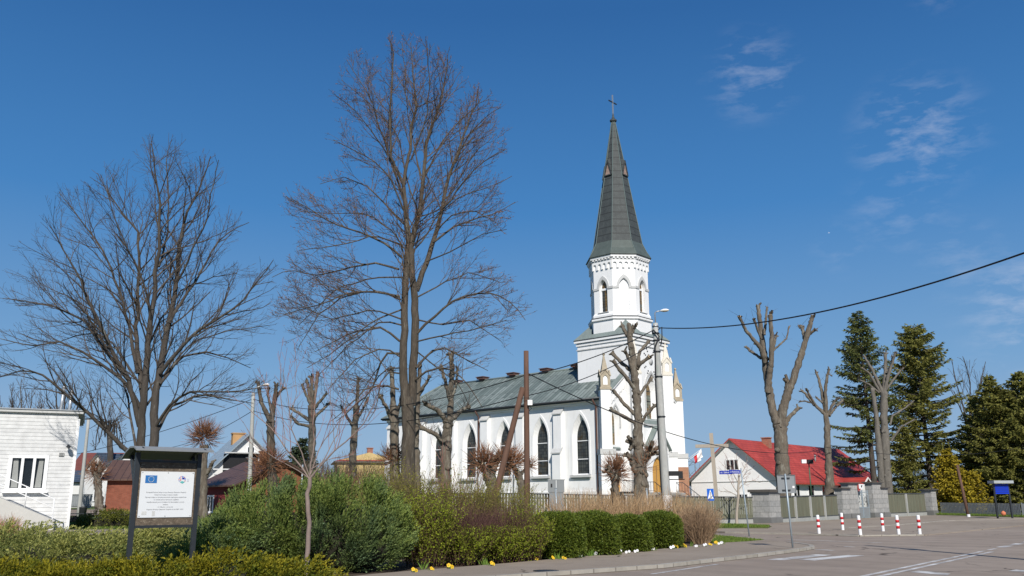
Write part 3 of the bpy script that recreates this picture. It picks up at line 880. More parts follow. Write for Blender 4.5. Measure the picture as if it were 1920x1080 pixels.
m_.v[-48:] = [(0.1 + x, -3.16 - z, 14.2 + y) for x, y, z in m_.v[-48:]]
m_.build('wall_rosette', church)
m_ = MB()
m_.box((0, -0.1, 15.55), (2 * ht + 0.16, 6.1 + 0.16, 0.09), GREYTRIM)
m_.box((0, -0.1, 16.02), (2 * ht + 0.20, 6.1 + 0.20, 0.20), PLASTER)
m_.box((0, -0.1, 16.32), (2 * ht + 0.46, 6.1 + 0.46, 0.22), PLASTER)
m_.box((0, -0.1, 16.45), (2 * ht + 0.54, 6.1 + 0.54, 0.05), FENCERAIL)
m_.build('tower_cornice', church)
# broach roof between square and octagon
m_ = MB()
h = ht + 0.26; hy0, hy1 = -3.40, 3.2
Rb = 2.98
co = lambda R, k: (R * math.sin(math.radians(22.5 + 45 * k)), -R * math.cos(math.radians(22.5 + 45 * k)))
for sx_, sy_ in ((-1, -1), (1, -1), (1, 1), (-1, 1)):
    q = [(sx_ * h, hy0 if sy_ < 0 else hy1, 16.5)]
    c_ = Rb / math.sqrt(2) * 0.94
    cx_, cy_ = sx_ * c_ * 0.98, sy_ * c_ * 0.98
    a_ = (sx_ * h, sy_ * Rb * 0.36, 16.5); b_ = (sx_ * Rb * 0.36, q[0][1], 16.5)
    m_.add([q[0], a_, b_, (cx_, cy_, 18.05)], [(0, 1, 3), (0, 3, 2), (1, 2, 3)], COPPER_P)
r8 = Rb * math.cos(math.radians(22.5))
m_.add([(-h, hy0, 16.49), (h, hy0, 16.49), (h, hy1, 16.49), (-h, hy1, 16.49), (-r8, -r8, 16.95), (r8, -r8, 16.95), (r8, r8, 16.95), (-r8, r8, 16.95)],
       [(0, 1, 5, 4), (1, 2, 6, 5), (2, 3, 7, 6), (3, 0, 4, 7)], COPPER_P)
m_.build('broach_roof', church)
# belfry octagon
m_ = MB()
m_.lathe([(Rb, 16.3), (Rb, 18.12)], PLASTER, 8, (0, 0, 0), math.radians(22.5), False, False)
m_.lathe([(Rb + 0.02, 18.06), (Rb + 0.16, 18.12), (Rb + 0.16, 18.30), (Rb - 0.02, 18.42)], PLASTER, 8, (0, 0, 0), math.radians(22.5), False, False)
m_.lathe([(Rb + 0.165, 18.29), (Rb + 0.19, 18.33), (Rb - 0.02, 18.44)], FENCERAIL, 8, (0, 0, 0), math.radians(22.5), False, False)
m_.lathe([(Rb - 0.02, 18.40), (Rb - 0.02, 18.62), (2.82, 18.86)], PLASTER, 8, (0, 0, 0), math.radians(22.5), False, False)
Ru = 2.82; fw_ = 2 * Ru * math.sin(math.radians(22.5)); ap = Ru * math.cos(math.radians(22.5))
def TO(k, base):
    a = math.radians(45 * k)
    n_ = Vector((math.sin(a), -math.cos(a), 0)); s_ = Vector((math.cos(a), math.sin(a), 0))
    return lambda u, v, w: n_ * (base + w) + s_ * u + Vector((0, 0, v))
belf_win = []
for k in range(8):
    T = TO(k, ap)
    o_ = arch(0, 0.92, 18.9, 21.2, 22.02)
    m_.slab([(-fw_ / 2, 18.85), (fw_ / 2, 18.85), (fw_ / 2, 24.1), (-fw_ / 2, 24.1)], T, PLASTER, None, 0.0, [o_], PLASTER, 0.30 if k % 2 == 0 else 0.13)
    face2d(m_, T, o_, -0.28 if k % 2 == 0 else -0.12, PLASTER)
belfry = m_.build('belfry', church)
for k in (0, 2, 4, 6):
    T = TO(k, ap)
    m_ = MB(); face2d(m_, T, arch(0, 0.56, 18.95, 21.35, 21.9), -0.24, AMBERGLASS)
    face2d(m_, T, [(-0.28, 18.95), (0.0, 18.95), (0.0, 20.95), (-0.28, 20.95)], -0.235, LEADGLASS)
    w_ = m_.build('window', belfry)
    m_ = MB()
    A = T(-0.3, 21.12, -0.21); B = T(0.3, 21.12, -0.21); m_.bar(A, B, 0.05, 0.20, WHITEPAINT)
    m_.build('glazing_bar', w_)
    m_ = MB(); m_.bar(T(-0.62, 18.86, 0.03), T(0.62, 18.86, 0.03), 0.2, 0.06, GREYTRIM); m_.build('sill', w_)
for k in range(8):
    T = TO(k, ap)
    m_ = MB()
    oo, ii = arch(0, 1.36, 21.08, 21.25, 22.40), arch(0, 0.94, 21.08, 21.22, 22.04)
    ringband(m_, T, oo, ii, 0.07, GREYTRIM)
    for sg in (-1, 1):
        m_.bar(T(sg * 0.66, 21.17, 0.02), T(sg * (fw_ / 2 + 0.01), 21.17, 0.02), 0.10, 0.22, GREYTRIM)
    m_.build('hood_band', belfry)
    # corbel table: a band with arched notches below
    m_ = MB()
    nA = 4; pw = fw_ * 1.02; step = pw / nA; aw = step * 0.62
    pl = [(-pw / 2, 24.02), (-pw / 2, 23.02)]
    for j in range(nA):
        c_ = -pw / 2 + step * (j + 0.5)
        ar = [(c_ + aw / 2 * math.cos(t), 23.42 + aw / 2 * math.sin(t)) for t in [math.pi - math.pi * q / 6 for q in range(7)]]
        pl += [(c_ - aw / 2, 23.02)] + ar + [(c_ + aw / 2, 23.02)]
    pl += [(pw / 2, 23.02), (pw / 2, 24.02)]
    m_.slab(pl, T, PLASTER, 0.0, 0.13)
    for j in range(6):
        u = -fw_ / 2 + fw_ * (j + 0.5) / 6
        m_.bar(T(u - 0.09, 23.98, 0.18), T(u + 0.09, 23.98, 0.18), 0.16, 0.13, PLASTER)
    m_.bar(T(-pw / 2, 23.86, 0.12), T(pw / 2, 23.86, 0.12), 0.1, 0.05, GREYTRIM)
    m_.build('corbel_frieze', belfry)
m_ = MB()
m_.lathe([(2.86, 24.03), (3.12, 24.06), (3.14, 24.26), (2.9, 24.30)], PLASTER, 8, (0, 0, 0), math.radians(22.5), False, False)
m_.build('belfry_cornice', belfry)
# spire
m_ = MB()
sp = [(3.18, 24.25), (3.26, 24.30), (3.24, 24.36), (2.80, 25.02), (2.42, 25.85)]
m_.lathe(sp, M('flare_sheet', (0.085, 0.105, 0.096), 0.55, 0.22, 1.5, 8.0), 8, (0, 0, 0), math.radians(22.5), False, False)
m_.lathe([(2.42, 25.85), (0.17, 39.0)], SPIRE, 8, (0, 0, 0), math.radians(22.5), False, False)
spire = m_.build('spire', church)
m_ = MB()
for k in range(8):
    a = math.radians(22.5 + 45 * k)
    m_.tube([(3.2 * math.cos(a), 3.2 * math.sin(a), 24.36), (2.81 * math.cos(a), 2.81 * math.sin(a), 25.03), (2.43 * math.cos(a), 2.43 * math.sin(a), 25.86), (0.18 * math.cos(a), 0.18 * math.sin(a), 39.0)], 0.035, M('hip_sheet', (0.13, 0.17, 0.16), 0.5, 0.15), 5)
m_.build('hip_roll', spire)
for k in (0, 2, 4, 6):
    a = math.radians(45 * k)
    n_ = Vector((math.sin(a), -math.cos(a), 0)); s_ = Vector((math.cos(a), math.sin(a), 0))
    rad = lambda z: (2.42 - (z - 25.85) * (2.25 / 13.15)) * math.cos(math.radians(22.5))
    zb, zt = 32.9, 34.75
    b0 = rad(zb) + 0.10
    A, B, C = n_ * b0 + s_ * -0.44 + Vector((0, 0, zb)), n_ * b0 + s_ * 0.44 + Vector((0, 0, zb)), n_ * (rad(zb) + 0.10) + Vector((0, 0, zt - 0.3))
    Dp = n_ * (rad(zt) - 0.02) + Vector((0, 0, zt + 0.1))
    A2, B2 = n_ * (rad(zb) - 0.05) + s_ * -0.44 + Vector((0, 0, zb)), n_ * (rad(zb) - 0.05) + s_ * 0.44 + Vector((0, 0, zb))
    m_ = MB()
    m_.add([A, B, C, Dp, A2, B2], [(0, 2, 3, 4), (1, 5, 3, 2), (0, 4, 5, 1)], SPIRE)
    m_.bar(A, C, 0.10, 0.10, SPIRE); m_.bar(B, C, 0.10, 0.10, SPIRE); m_.bar(A, B, 0.1, 0.1, SPIRE)
    q = n_ * -0.05
    ld = m_.build('lucarne', spire)
    m_ = MB(); m_.add([A + q, B + q, C + q], [(0, 1, 2)], M('lucarne_opening', (0.34, 0.24, 0.20), 0.8, 0.4, 4.0)); m_.build('louvre', ld)
m_ = MB()
m_.lathe([(0.17, 38.85), (0.34, 38.95), (0.36, 39.10), (0.20, 39.18), (0.10, 39.5), (0.05, 39.9)], SPIRE, 12, (0, 0, 0))
m_.build('finial', spire)
m_ = MB()
m_.box((0, 0, 40.7), (0.11, 0.11, 2.3), ZINC); m_.box((0, 0, 41.05), (1.35, 0.09, 0.10), DARKMETAL)
m_.build('cross', spire)
# west portal
m_ = MB()
TP = lambda u, v, w: Vector((u, -3.60 - w, v))
m_.slab([(-1.8, Z0), (1.8, Z0), (1.8, 6.25), (0.25, 8.15), (-0.25, 8.15), (-1.8, 6.25)], TP, PLASTER, -0.44, 0.0, [arch(0, 2.0, 2.42, 4.2, 5.6)], PLASTER, 0.28)
po = m_.build('portal', church)
m_ = MB()
for sg in (-1, 1): m_.bar((sg * 1.95, -3.60, 6.12), (sg * 0.22, -3.60, 8.22), 0.55, 0.10, COPPER_P)
m_.box((0, -3.63, 8.22), (0.6, 0.55, 0.12), COPPER_P)
m_.build('portal_coping', po)
m_ = MB(); face2d(m_, TP, arch(0, 1.98, 2.42, 4.2, 5.58), -0.26, OCHREDOOR); m_.box((0, -3.32, 3.6), (0.07, 0.05, 2.3), BROWNPIPE)
m_.build('door', po)
m_ = MB()
for i in range(9): m_.box((0, -4.7 - i * 0.3, 2.30 - i * 0.22), (4.6, 0.31 + 0.0, 0.16), CONCRETE)
m_.box((0, -4.0, 1.3), (4.7, 1.15, 2.25), CONCRETE)
m_.box((-4.35, -2.9, 1.3), (2.2, 1.3, 2.2), CONCRETE)
m_.build('entrance_steps', church)
for x in (-2.3, 2.3):
    m_ = MB()
    pts = [(x, -3.6, 3.3), (x, -4.6, 3.3), (x, -7.2, 1.45)]
    m_.tube(pts, 0.03, DARKMETAL, 6); m_.tube([(p[0], p[1], p[2] - 0.75) for p in pts], 0.025, DARKMETAL, 6)
    for t in range(13):
        y = -3.6 - t * 0.3; z = 3.3 if y > -4.6 else 3.3 - (-4.6 - y) * 0.71
        m_.tube([(x, y, z), (x, y, z - 0.8)], 0.018, DARKMETAL, 5)
    m_.build('handrail', church)
m_ = MB()
for i in range(12): m_.tube([(-5.4 + i * 0.19, -3.5, 2.4), (-5.4 + i * 0.19, -3.5, 3.4)], 0.018, DARKMETAL, 5)
m_.tube([(-5.45, -3.5, 3.4), (-3.25, -3.5, 3.4)], 0.03, DARKMETAL, 6); m_.box((-4.35, -3.4, 2.42), (2.5, 0.4, 0.12), DARKMETAL)
m_.build('handrail', church)
# wall flags by the right pier
def flag(name, x, z, cols, label):
    m_ = MB()
    m_.tube([(0, 0, 0), (1.15, -0.85, 0.95)], 0.022, WHITEPAINT, 6)
    o = m_.build(name)
    o.parent = None
    o.location = church.matrix_basis @ Vector((x, -2.6, z)); o.rotation_euler.z = TH
    tag(o, label, 'flag', 'flags at the church corner')
    m2 = MB()
    nU, nV = 8, 6
    a, b = Vector((0.65, -0.48, 0.54)), Vector((1.15, -0.85, 0.95))
    for s in range(len(cols)):
        vs = []
        for i in range(nU + 1):
            for j in range(nV + 1):
                t = (s + j / nV) / len(cols)
                p = a.lerp(b, t)
                d = i / nU
                vs.append(p + Vector((0.12 * d + 0.05 * math.sin(5 * d + 4 * t), 0.08 * math.sin(7 * d + 3 * t) * d, -0.75 * d)))
        m2.add(vs, [(i * (nV + 1) + j, i * (nV + 1) + j + 1, (i + 1) * (nV + 1) + j + 1, (i + 1) * (nV + 1) + j) for i in range(nU) for j in range(nV)], cols[s], True)
    m2.build('cloth', o)
church.matrix_basis  # keeps the transform current
flag('flag', 6.4, 5.3, [REDPAINT, WHITEPAINT], 'red and white flag on a slanted pole at the church corner')
flag('flag', 6.75, 5.6, [M('pale_blue_cloth', (0.25, 0.42, 0.62), 0.8), WHITEPAINT], 'pale blue and white flag beside the red and white one')

# ---------------------------------------------------------------- walls, fences, gate of the churchyard
def V2(p): return Vector((p[0], p[1], 0))
def board_fence(name, a, b, za, zb, ha, hb, label, gap=0.0, post_step=2.6, front=1, cat='fence', group=None, bw=0.12, mat=FENCEWOOD, plinth=0.28):
    a, b = V2(a), V2(b); d = b - a; L = d.length; u = d / L; s = Vector((u.y, -u.x, 0)) * front
    ang = math.atan2(u.y, u.x)
    o = empty(name, label, cat, (a.x, a.y, za), ang, group)
    sl = (zb - za) / L
    y_ = -front
    rng = random.Random(hash(name) % 1000 + int(L * 10))
    m_ = MB(); n = int(L / (bw + gap))
    for i in range(n):
        x = (i + 0.5) * L / n
        z0 = sl * x + plinth + 0.04; z1 = sl * x + ha + (hb - ha) * x / L + rng.uniform(-0.02, 0.02)
        m_.box((x, y_ * 0.03 + rng.uniform(-0.006, 0.006), (z0 + z1) / 2), (L / n - gap + 0.0 - 0.008, 0.022, z1 - z0), mat)
    m_.build('boards', o)
    m_ = MB(); m_.bar((0, 0, plinth / 2), (L, 0, sl * L + plinth / 2), 0.16, plinth, CONCRETE); m_.build('plinth', o)
    for q in (0.16, 0.86):
        m_ = MB()
        m_.bar((0, -y_ * 0.03, plinth + (ha - plinth) * q), (L, -y_ * 0.03, sl * L + plinth + (hb - plinth) * q), 0.05, 0.08, FENCERAIL); m_.build('rail', o)
    m_ = MB(); m_.bar((0, y_ * 0.02, ha + 0.03), (L, y_ * 0.02, sl * L + hb + 0.03), 0.13, 0.07, FENCERAIL); m_.build('top_rail', o)
    m_ = MB(); m_.bar((0, y_ * 0.05, plinth + 0.03), (L, y_ * 0.05, sl * L + plinth + 0.03), 0.10, 0.05, FENCERAIL); m_.build('bottom_rail', o)
    k = max(1, round(L / post_step))
    for i in range(1, k):
        x = L * i / k
        m_ = MB(); h_ = ha + (hb - ha) * x / L
        m_.box((x, y_ * 0.10, sl * x + h_ / 2), (0.15, 0.12, h_), CONCRETE_POLE); m_.build('post', o)
    return o
def stone_pier(x, y, z, w, d, h, rz, label, cap=0.1, name='stone_pier', base=True):
    o = empty(name, label, 'pier', (x, y, z), rz)
    m_ = MB(); m_.box((0, 0, h / 2), (w, d, h), STONEBLOCK); m_.build('shaft', o)
    if base:
        m_ = MB(); m_.box((0, 0, 0.19), (w + 0.12, d + 0.12, 0.42), M('dark_plinth', (0.17, 0.17, 0.165), 0.9, 0.15)); m_.build('base', o)
    m_ = MB(); m_.box((0, 0, h + 0.05), (w + 0.12, d + 0.12, 0.10), CONCRETE); m_.box((0, 0, h + 0.05 + 0.05 + cap / 2), (w + 0.34, d + 0.34, cap), M('dark_cap', (0.10, 0.09, 0.08), 0.85, 0.2)); m_.build('cap', o)
    return o
A0 = (16.9, 61.0)
FA = math.atan2(8.2, 7.8)
zc = gz(*A0)
stone_pier(A0[0] - 0.1, A0[1] + 0.25, zc, 1.45, 1.3, 1.92, FA, 'grey stone corner pier of the churchyard fence behind the street name sign', 0.16)
# fence along the side street (pickets), from behind the hedge to the corner pier
L0 = at(1000, 943, 58.0); L0 = (L0.x, L0.y)
L1 = at(1256, 943, 60.4); L1 = (L1.x, L1.y)
L2 = (A0[0] - 0.95, A0[1] + 0.2)
Lm = at(700, 943, 57.0); Lm = (Lm.x, Lm.y)
board_fence('picket_fence', Lm, L0, gz(*Lm), gz(*L0), 2.0, 2.0, 'grey-green picket fence of the churchyard behind the green budding shrubs', 0.05, 2.6, 1, 'fence', None, 0.13)
board_fence('picket_fence', L0, L1, gz(*L0), gz(*L1), 1.98, 1.75, 'grey-green picket fence seen behind the dry brown stalks', 0.05, 2.8, 1, 'fence', None, 0.13)
board_fence('picket_fence', L1, L2, gz(*L1), gz(*L2), 1.75, 1.66, 'tight green board fence between the concrete lamp pole and the corner pier', 0.012, 30, 1, 'fence', None, 0.15)
B0 = (17.75, 61.75); B1 = (24.0, 68.4)
board_fence('board_fence', B0, B1, gz(*B0), gz(*B1), 1.68, 1.72, 'green board fence between the corner pier and the stone gateway', 0.004, 2.6, 1, 'fence')
# gateway: two stepped piers each side of an iron gate
u = Vector((10.5, 8.8, 0)).normalized(); RA = math.atan2(u.y, u.x)
g0 = Vector((24.55, 68.9, 0))
def gpier(t, w, d, h, lab):
    q = g0 + u * t
    return stone_pier(q.x, q.y, gz(q.x, q.y), w, d, h, RA, lab, 0.08)
gpier(0.1, 0.95, 0.6, 2.12, 'low outer stone pier left of the iron gate')
gpier(1.25, 1.3, 0.6, 2.50, 'tall stone pier left of the iron gate, behind the round white sign')
gpier(4.75, 1.35, 0.6, 2.55, 'tall stone pier right of the iron gate')
gpier(5.9, 0.95, 0.6, 2.15, 'low outer stone pier right of the iron gate')
q = g0 + u * 2.02
go = empty('iron_gate', 'grey wrought iron gate with sheet metal foot between the stone piers', 'gate', (q.x, q.y, gz(q.x, q.y)), RA)
for k in range(2):
    x0 = k * 0.95
    m_ = MB()
    for xx in (x0 + 0.04, x0 + 0.90): m_.box((xx, 0, 1.08), (0.05, 0.05, 2.06), GALV)
    for z in (0.07, 0.82, 1.95): m_.box((x0 + 0.47, 0, z), (0.86, 0.045, 0.05), GALV)
    for i in range(5): m_.tube([(x0 + 0.16 + i * 0.155, 0, 0.82), (x0 + 0.16 + i * 0.155, 0, 2.12)], 0.014, GALV, 5)
    for i in range(3):
        cx = x0 + 0.24 + i * 0.23
        m_.tube([(cx + 0.1 * math.cos(t * 0.6), 0.0, 1.4 + 0.24 * math.sin(t * 0.6) * (1 if i % 2 else 1.6)) for t in range(11)], 0.013, DARKMETAL, 5)
    lf = m_.build('gate_leaf', go)
    m_ = MB(); m_.box((x0 + 0.47, 0.0, 0.44), (0.84, 0.02, 0.72), GREYPAINT); m_.build('sheet_panel', lf)
q = g0 + u * 2.0 - Vector((u.y * -1, u.x, 0)) * 0.55
m_ = MB()
m_.box((0, 0, 0), (0.62, 0.03, 0.34), WHITEPAINT); m_.box((0.02, -0.02, 0.0), (0.14, 0.02, 0.14), BLACK); m_.box((0.10, -0.02, 0.07), (0.08, 0.02, 0.06), BLACK)
o = m_.build('gate_plate', loc=(q.x, q.y, gz(q.x, q.y) + 2.38), rz=RA)
tag(o, 'small white plate with a black mark over the iron gate', 'plate')
q1 = g0 + u * 6.3; q2 = Vector((34.6, 77.5, 0))
board_fence('board_fence', q1, q2, gz(q1.x, q1.y), gz(q2.x, q2.y), 1.78, 1.78, 'green board fence right of the stone gateway', 0.03, 3.4, 1, 'fence', None, 0.5)
stone_pier(35.25, 78.05, gz(35, 78), 0.85, 0.85, 1.98, RA, 'end pier of the churchyard fence beside the dark paling', 0.08)
# dark paling on the right
C0 = Vector((35.9, 77.6, 0)); C1 = at(1912, 943, 70.0); C1.z = 0
def paling(a, b, label):
    d = b - a; L = d.length; an = math.atan2(d.y, d.x)
    o = empty('paling_fence', label, 'fence', (a.x, a.y, gz(a.x, a.y)), an)
    sl = (gz(b.x, b.y) - gz(a.x, a.y)) / L
    m_ = MB(); n = int(L / 0.14)
    for i in range(n): x = (i + .5) * L / n; m_.box((x, 0, sl * x + 0.55), (0.09, 0.02, 0.98), GREYPAINT)
    m_.build('pales', o)
    for z in (0.25, 0.85):
        m_ = MB(); m_.bar((0, 0.04, z), (L, 0.04, z + sl * L), 0.05, 0.06, DARKMETAL); m_.build('rail', o)
paling(C0, C1, 'low dark grey paling fence under the spruces')
m_ = MB(); m_.box((1.6, 0, 0.55), (3.2, 0.03, 0.98), GREYPAINT)
m_.box((0.02, 0, 0.55), (0.07, 0.07, 1.1), GREYPAINT)
m_.box((1.6, 0, 0.05), (3.2, 0.05, 0.05), DARKMETAL)
o = m_.build('sheet_gate', loc=(C1.x + 0.05, C1.y - 0.1, gz(C1.x, C1.y)), rz=math.radians(-50))
tag(o, 'smooth grey sheet metal gate panel at the end of the dark paling', 'gate')

# ---------------------------------------------------------------- bollards
def bollard_proto():
    o = empty('bollard', '', 'bollard')
    m_ = MB(); prof = [(0.075, 0.0), (0.075, 0.23), (0.0751, 0.23)]
    h = 0.88
    m_.lathe([(0.076, 0), (0.076, 0.84), (0.07, 0.87), (0.04, 0.885), (0.0, 0.89)], WHITEPAINT, 16, caps=False)
    m_.build('post', o)
    for a, b in ((0.28, 0.41), (0.55, 0.68)):
        m_ = MB(); m_.lathe([(0.0755, a), (0.0785, a), (0.0785, b), (0.0755, b)], REDPAINT, 16, caps=False); m_.build('red_band', o)
    return o
BOL = [((1536, 1000.5), 'red and white bollard nearest to the grey sign post, leftmost of the row'),
       ((1580.5, 993.8), 'red and white bollard set back in front of the gateway, second from the left'),
       ((1613.5, 1003), 'red and white bollard at the kerb in front of the iron gate'),
       ((1656, 996), 'red and white bollard set back, fourth from the left'),
       ((1685.5, 1003), 'red and white bollard at the kerb, second from the right end'),
       ((1725, 1002.3), 'red and white bollard at the right end of the row')]
pb = bollard_proto()
rb = random.Random(3)
for i, (p, lab) in enumerate(BOL):
    o = pb if i == 0 else copy_tree(pb)
    q = gp(*p, dz=0.05); o.location = (q.x, q.y, gz(q.x, q.y) + 0.05)
    o.rotation_euler = (rb.uniform(-.02, .02), rb.uniform(-.02, .02) - 0.01, 0)
    tag(o, lab, 'bollard', 'red and white bollards on the forecourt')

# ---------------------------------------------------------------- signs
def text_mesh(name, body, size, mat, parent, loc, rot, align='CENTER', w=None):
    c = bpy.data.curves.new(name, 'FONT')
    c.body = body; c.size = size; c.align_x = align; c.align_y = 'CENTER'
    c.fill_mode = 'FRONT'; c.resolution_u = 2
    t = bpy.data.objects.new(name, c); COL.objects.link(t)
    bpy.context.view_layer.update()
    me = bpy.data.meshes.new_from_object(t)
    if w and t.dimensions.x > 0:
        k = w / t.dimensions.x
        for v in me.vertices: v.co.x *= k
    COL.objects.unlink(t); bpy.data.objects.remove(t)
    me.materials.clear(); me.materials.append(mat)
    o = bpy.data.objects.new(name, me); COL.objects.link(o)
    o.parent = parent; o.location = loc; o.rotation_euler = rot
    return o
# project board with the flag and lettering
bl, br = at(249, 960, 18.8), at(366, 960, 19.6)
bd = (br - bl); bd.z = 0; bw_ = bd.length; ba = math.atan2(bd.y, bd.x)
zb0 = gz(bl.x, bl.y)
bz = lambda y: at(310, y, 19.2).z
board = empty('notice_board', 'tall dark steel notice board with a curved roof and a white printed panel', 'notice board', (bl.x, bl.y, 0), ba)
ztop, zbot = bz(868), bz(985)
for x in (0.0, bw_):
    m_ = MB(); m_.box((x, 0, bz(850) / 2), (0.09, 0.09, bz(850)), DARKMETAL); m_.build('post', board)
    m_ = MB(); m_.bar((x, 0.05, bz(905)), (x - 0.0, 0.42, bz(853)), 0.06, 0.08, DARKMETAL); m_.build('brace', board)
    m_ = MB(); m_.tube([(x, -0.36, bz(846) + 0.0), (x, -0.2, bz(842)), (x, 0.05, bz(842)), (x, 0.3, bz(849)), (x, 0.52, bz(858))], 0.035, DARKMETAL, 6); m_.build('roof_rib', board)
m_ = MB()
pr = [(-0.40, bz(845)), (-0.22, bz(839.5)), (0.05, bz(839)), (0.30, bz(846)), (0.56, bz(857))]
vs = [(-0.16, y, z) for y, z in pr] + [(bw_ + 0.16, y, z) for y, z in pr]
vs2 = [(x, y, z - 0.035) for x, y, z in vs]
m_.add(vs + vs2, [(i, i + 1, i + 6, i + 5) for i in range(4)] + [(10 + i, 15 + i, 16 + i, 11 + i) for i in range(4)] + [(0, 5, 15, 10), (4, 14, 19, 9)] + [(i, 10 + i, 11 + i, i + 1) for i in range(4)] + [(5 + i, 6 + i, 16 + i, 15 + i) for i in range(4)], GREYPAINT)
m_.build('roof', board)
m_ = MB(); m_.box((bw_ / 2, 0, (ztop + zbot) / 2), (bw_ - 0.09, 0.035, ztop - zbot), OSB); m_.build('backing', board)
for z_ in (ztop + 0.03, zbot - 0.02):
    m_ = MB(); m_.box((bw_ / 2, 0, z_), (bw_ - 0.02, 0.06, 0.055), DARKMETAL); m_.build('frame_rail', board)
pz1, pz0 = bz(884.5), bz(970)
pw, ph = 1.10, pz1 - pz0
m_ = MB(); m_.box((bw_ / 2, -0.03, (pz0 + pz1) / 2), (pw, 0.012, ph), BOARDWHITE); panel = m_.build('panel', board)
m_ = MB()
for sx_ in (-1, 0, 1):
    for sz_ in (-1, 1): m_.box((bw_ / 2 + sx_ * (pw / 2 - 0.03), -0.038, (pz0 + pz1) / 2 + sz_ * (ph / 2 - 0.025)), (0.014, 0.006, 0.014), BLACK)
m_.build('screw', panel)
fx, fz = bw_ / 2 - pw * 0.31, pz0 + ph * 0.83
m_ = MB(); m_.box((fx, -0.038, fz), (0.235, 0.006, 0.155), BLUESIGN_ if False else M('flag_blue', (0.035, 0.16, 0.42), 0.4, 0.04)); fl = m_.build('printed_flag', panel)
m_ = MB()
for k in range(12):
    a = k * math.pi / 6
    cx, cz = fx + 0.055 * math.cos(a), fz + 0.055 * math.sin(a)
    pts = [((0.011 if j % 2 == 0 else 0.0045) * math.sin(j * math.pi / 5), (0.011 if j % 2 == 0 else 0.0045) * math.cos(j * math.pi / 5)) for j in range(10)]
    m_.add([(cx + p[0], -0.0425, cz + p[1]) for p in pts], [tuple(range(10))], M('star_pale', (0.75, 0.74, 0.55), 0.5, 0.05))
m_.build('star', fl)
lx, lz = bw_ / 2 + pw * 0.27, fz + 0.0
m_ = MB()
for k in range(11):
    a = -0.5 + k * (math.pi + 1.0) / 10
    m_.box((lx + 0.068 * math.cos(a), -0.038, lz + 0.064 * math.sin(a)), (0.016, 0.005, 0.016), BLUESIGN if k % 3 else REDPAINT)
m_.add([(lx - 0.05, -0.04, lz - 0.055), (lx + 0.01, -0.04, lz - 0.085), (lx + 0.06, -0.04, lz - 0.05), (lx, -0.04, lz - 0.03)], [(0, 1, 2, 3)], M('logo_teal', (0.12, 0.45, 0.45), 0.5))
m_.add([(lx - 0.005, -0.04, lz - 0.0), (lx + 0.0, -0.04, lz + 0.05), (lx + 0.05, -0.04, lz + 0.03), (lx + 0.045, -0.04, lz - 0.01), (lx + 0.02, -0.04, lz + 0.01)], [(0, 1, 2, 3, 4)], NAVYSIGN)
m_.box((lx - 0.03, -0.038, lz + 0.0), (0.012, 0.005, 0.06), REDPAINT)
m_.box((lx + 0.12, -0.038, lz - 0.01), (0.045, 0.005, 0.06), M('faded_print', (0.58, 0.62, 0.68), 0.5)); m_.build('printed_emblem', panel)
LINES = ['Europejski Fundusz Rolny na rzecz Rozwoju Obszarów Wiejskich', 'Europa inwestująca w obszary wiejskie', 'Operacja mająca na celu poprawę jakości wypoczynku mieszkańców', '- o rozwój przez tworzenie zagłębia', 'współfinansowana jest ze środków Unii Europejskiej w ramach', 'działania', '3.1 Odnowa i rozwój wsi', 'Programu Rozwoju Obszarów Wiejskich na lata 2007 - 2013']
WID = [0.74, 0.43, 0.77, 0.48, 0.70, 0.10, 0.28, 0.68]
for i, (t, w) in enumerate(zip(LINES, WID)):
    text_mesh('lettering', t, 0.032, INK, panel, (bw_ / 2 - 0.01, -0.042, pz0 + ph * (0.545 - 0.053 * i)), (math.pi / 2, 0, 0), w=w * pw)
m_ = MB()
for cx, cz, w in ((-0.43, 0.09, 0.10), (-0.24, 0.08, 0.06)): m_.box((bw_ / 2 + cx, -0.037, pz0 + cz), (w, 0.003, 0.07 if w > .08 else .1), M('glue_mark', (0.60, 0.60, 0.58), 0.7, 0.2, 8.0))
m_.build('glue_residue', panel)

def tilt_post(m_, h, r, mat, lean=(0, 0)): m_.tube([(0, 0, 0), (lean[0] * h, lean[1] * h, h)], r, mat, 10)
# street name sign
q = gp(1405, 1006)
sn = empty('street_name_sign', 'two blue street name plates on a leaning grey post at the lawn corner', 'sign', (q.x, q.y, gz(q.x, q.y)))
m_ = MB(); ln = (-0.062, 0.0); tilt_post(m_, 3.15, 0.032, GALV, ln); m_.build('post', sn)
for (ang, z, txt, off, wd) in ((200, 2.98, 'ul. Białostocka', 0.06, 0.62), (148, 3.02, 'ul. Szkolna', 0.05, 0.62)):
    a = math.radians(ang)
    d = Vector((math.cos(a), math.sin(a), 0)); c_ = Vector((ln[0] * z, 0, z)) + d * (off + wd / 2)
    if ang == 200: c_ = Vector((ln[0] * z, 0, z)) + d * 0.36
    else: c_ = Vector((ln[0] * z, 0, z - 0.06)) + Vector((-0.70, 0.12, 0)) ; d = Vector((-0.97, 0.2, 0))
    m_ = MB(); R_ = Matrix.Rotation(math.atan2(d.y, d.x) + math.pi, 3, 'Z')
    m_.box(c_, (wd, 0.012, 0.17), NAVYSIGN, R=R_); pl = m_.build('name_plate', sn)
    text_mesh('lettering', txt, 0.11, WHITEPAINT, pl, c_ + R_ @ Vector((0, -0.012, 0)), (math.pi / 2, 0, math.atan2(d.y, d.x) + math.pi), w=wd * 0.82)
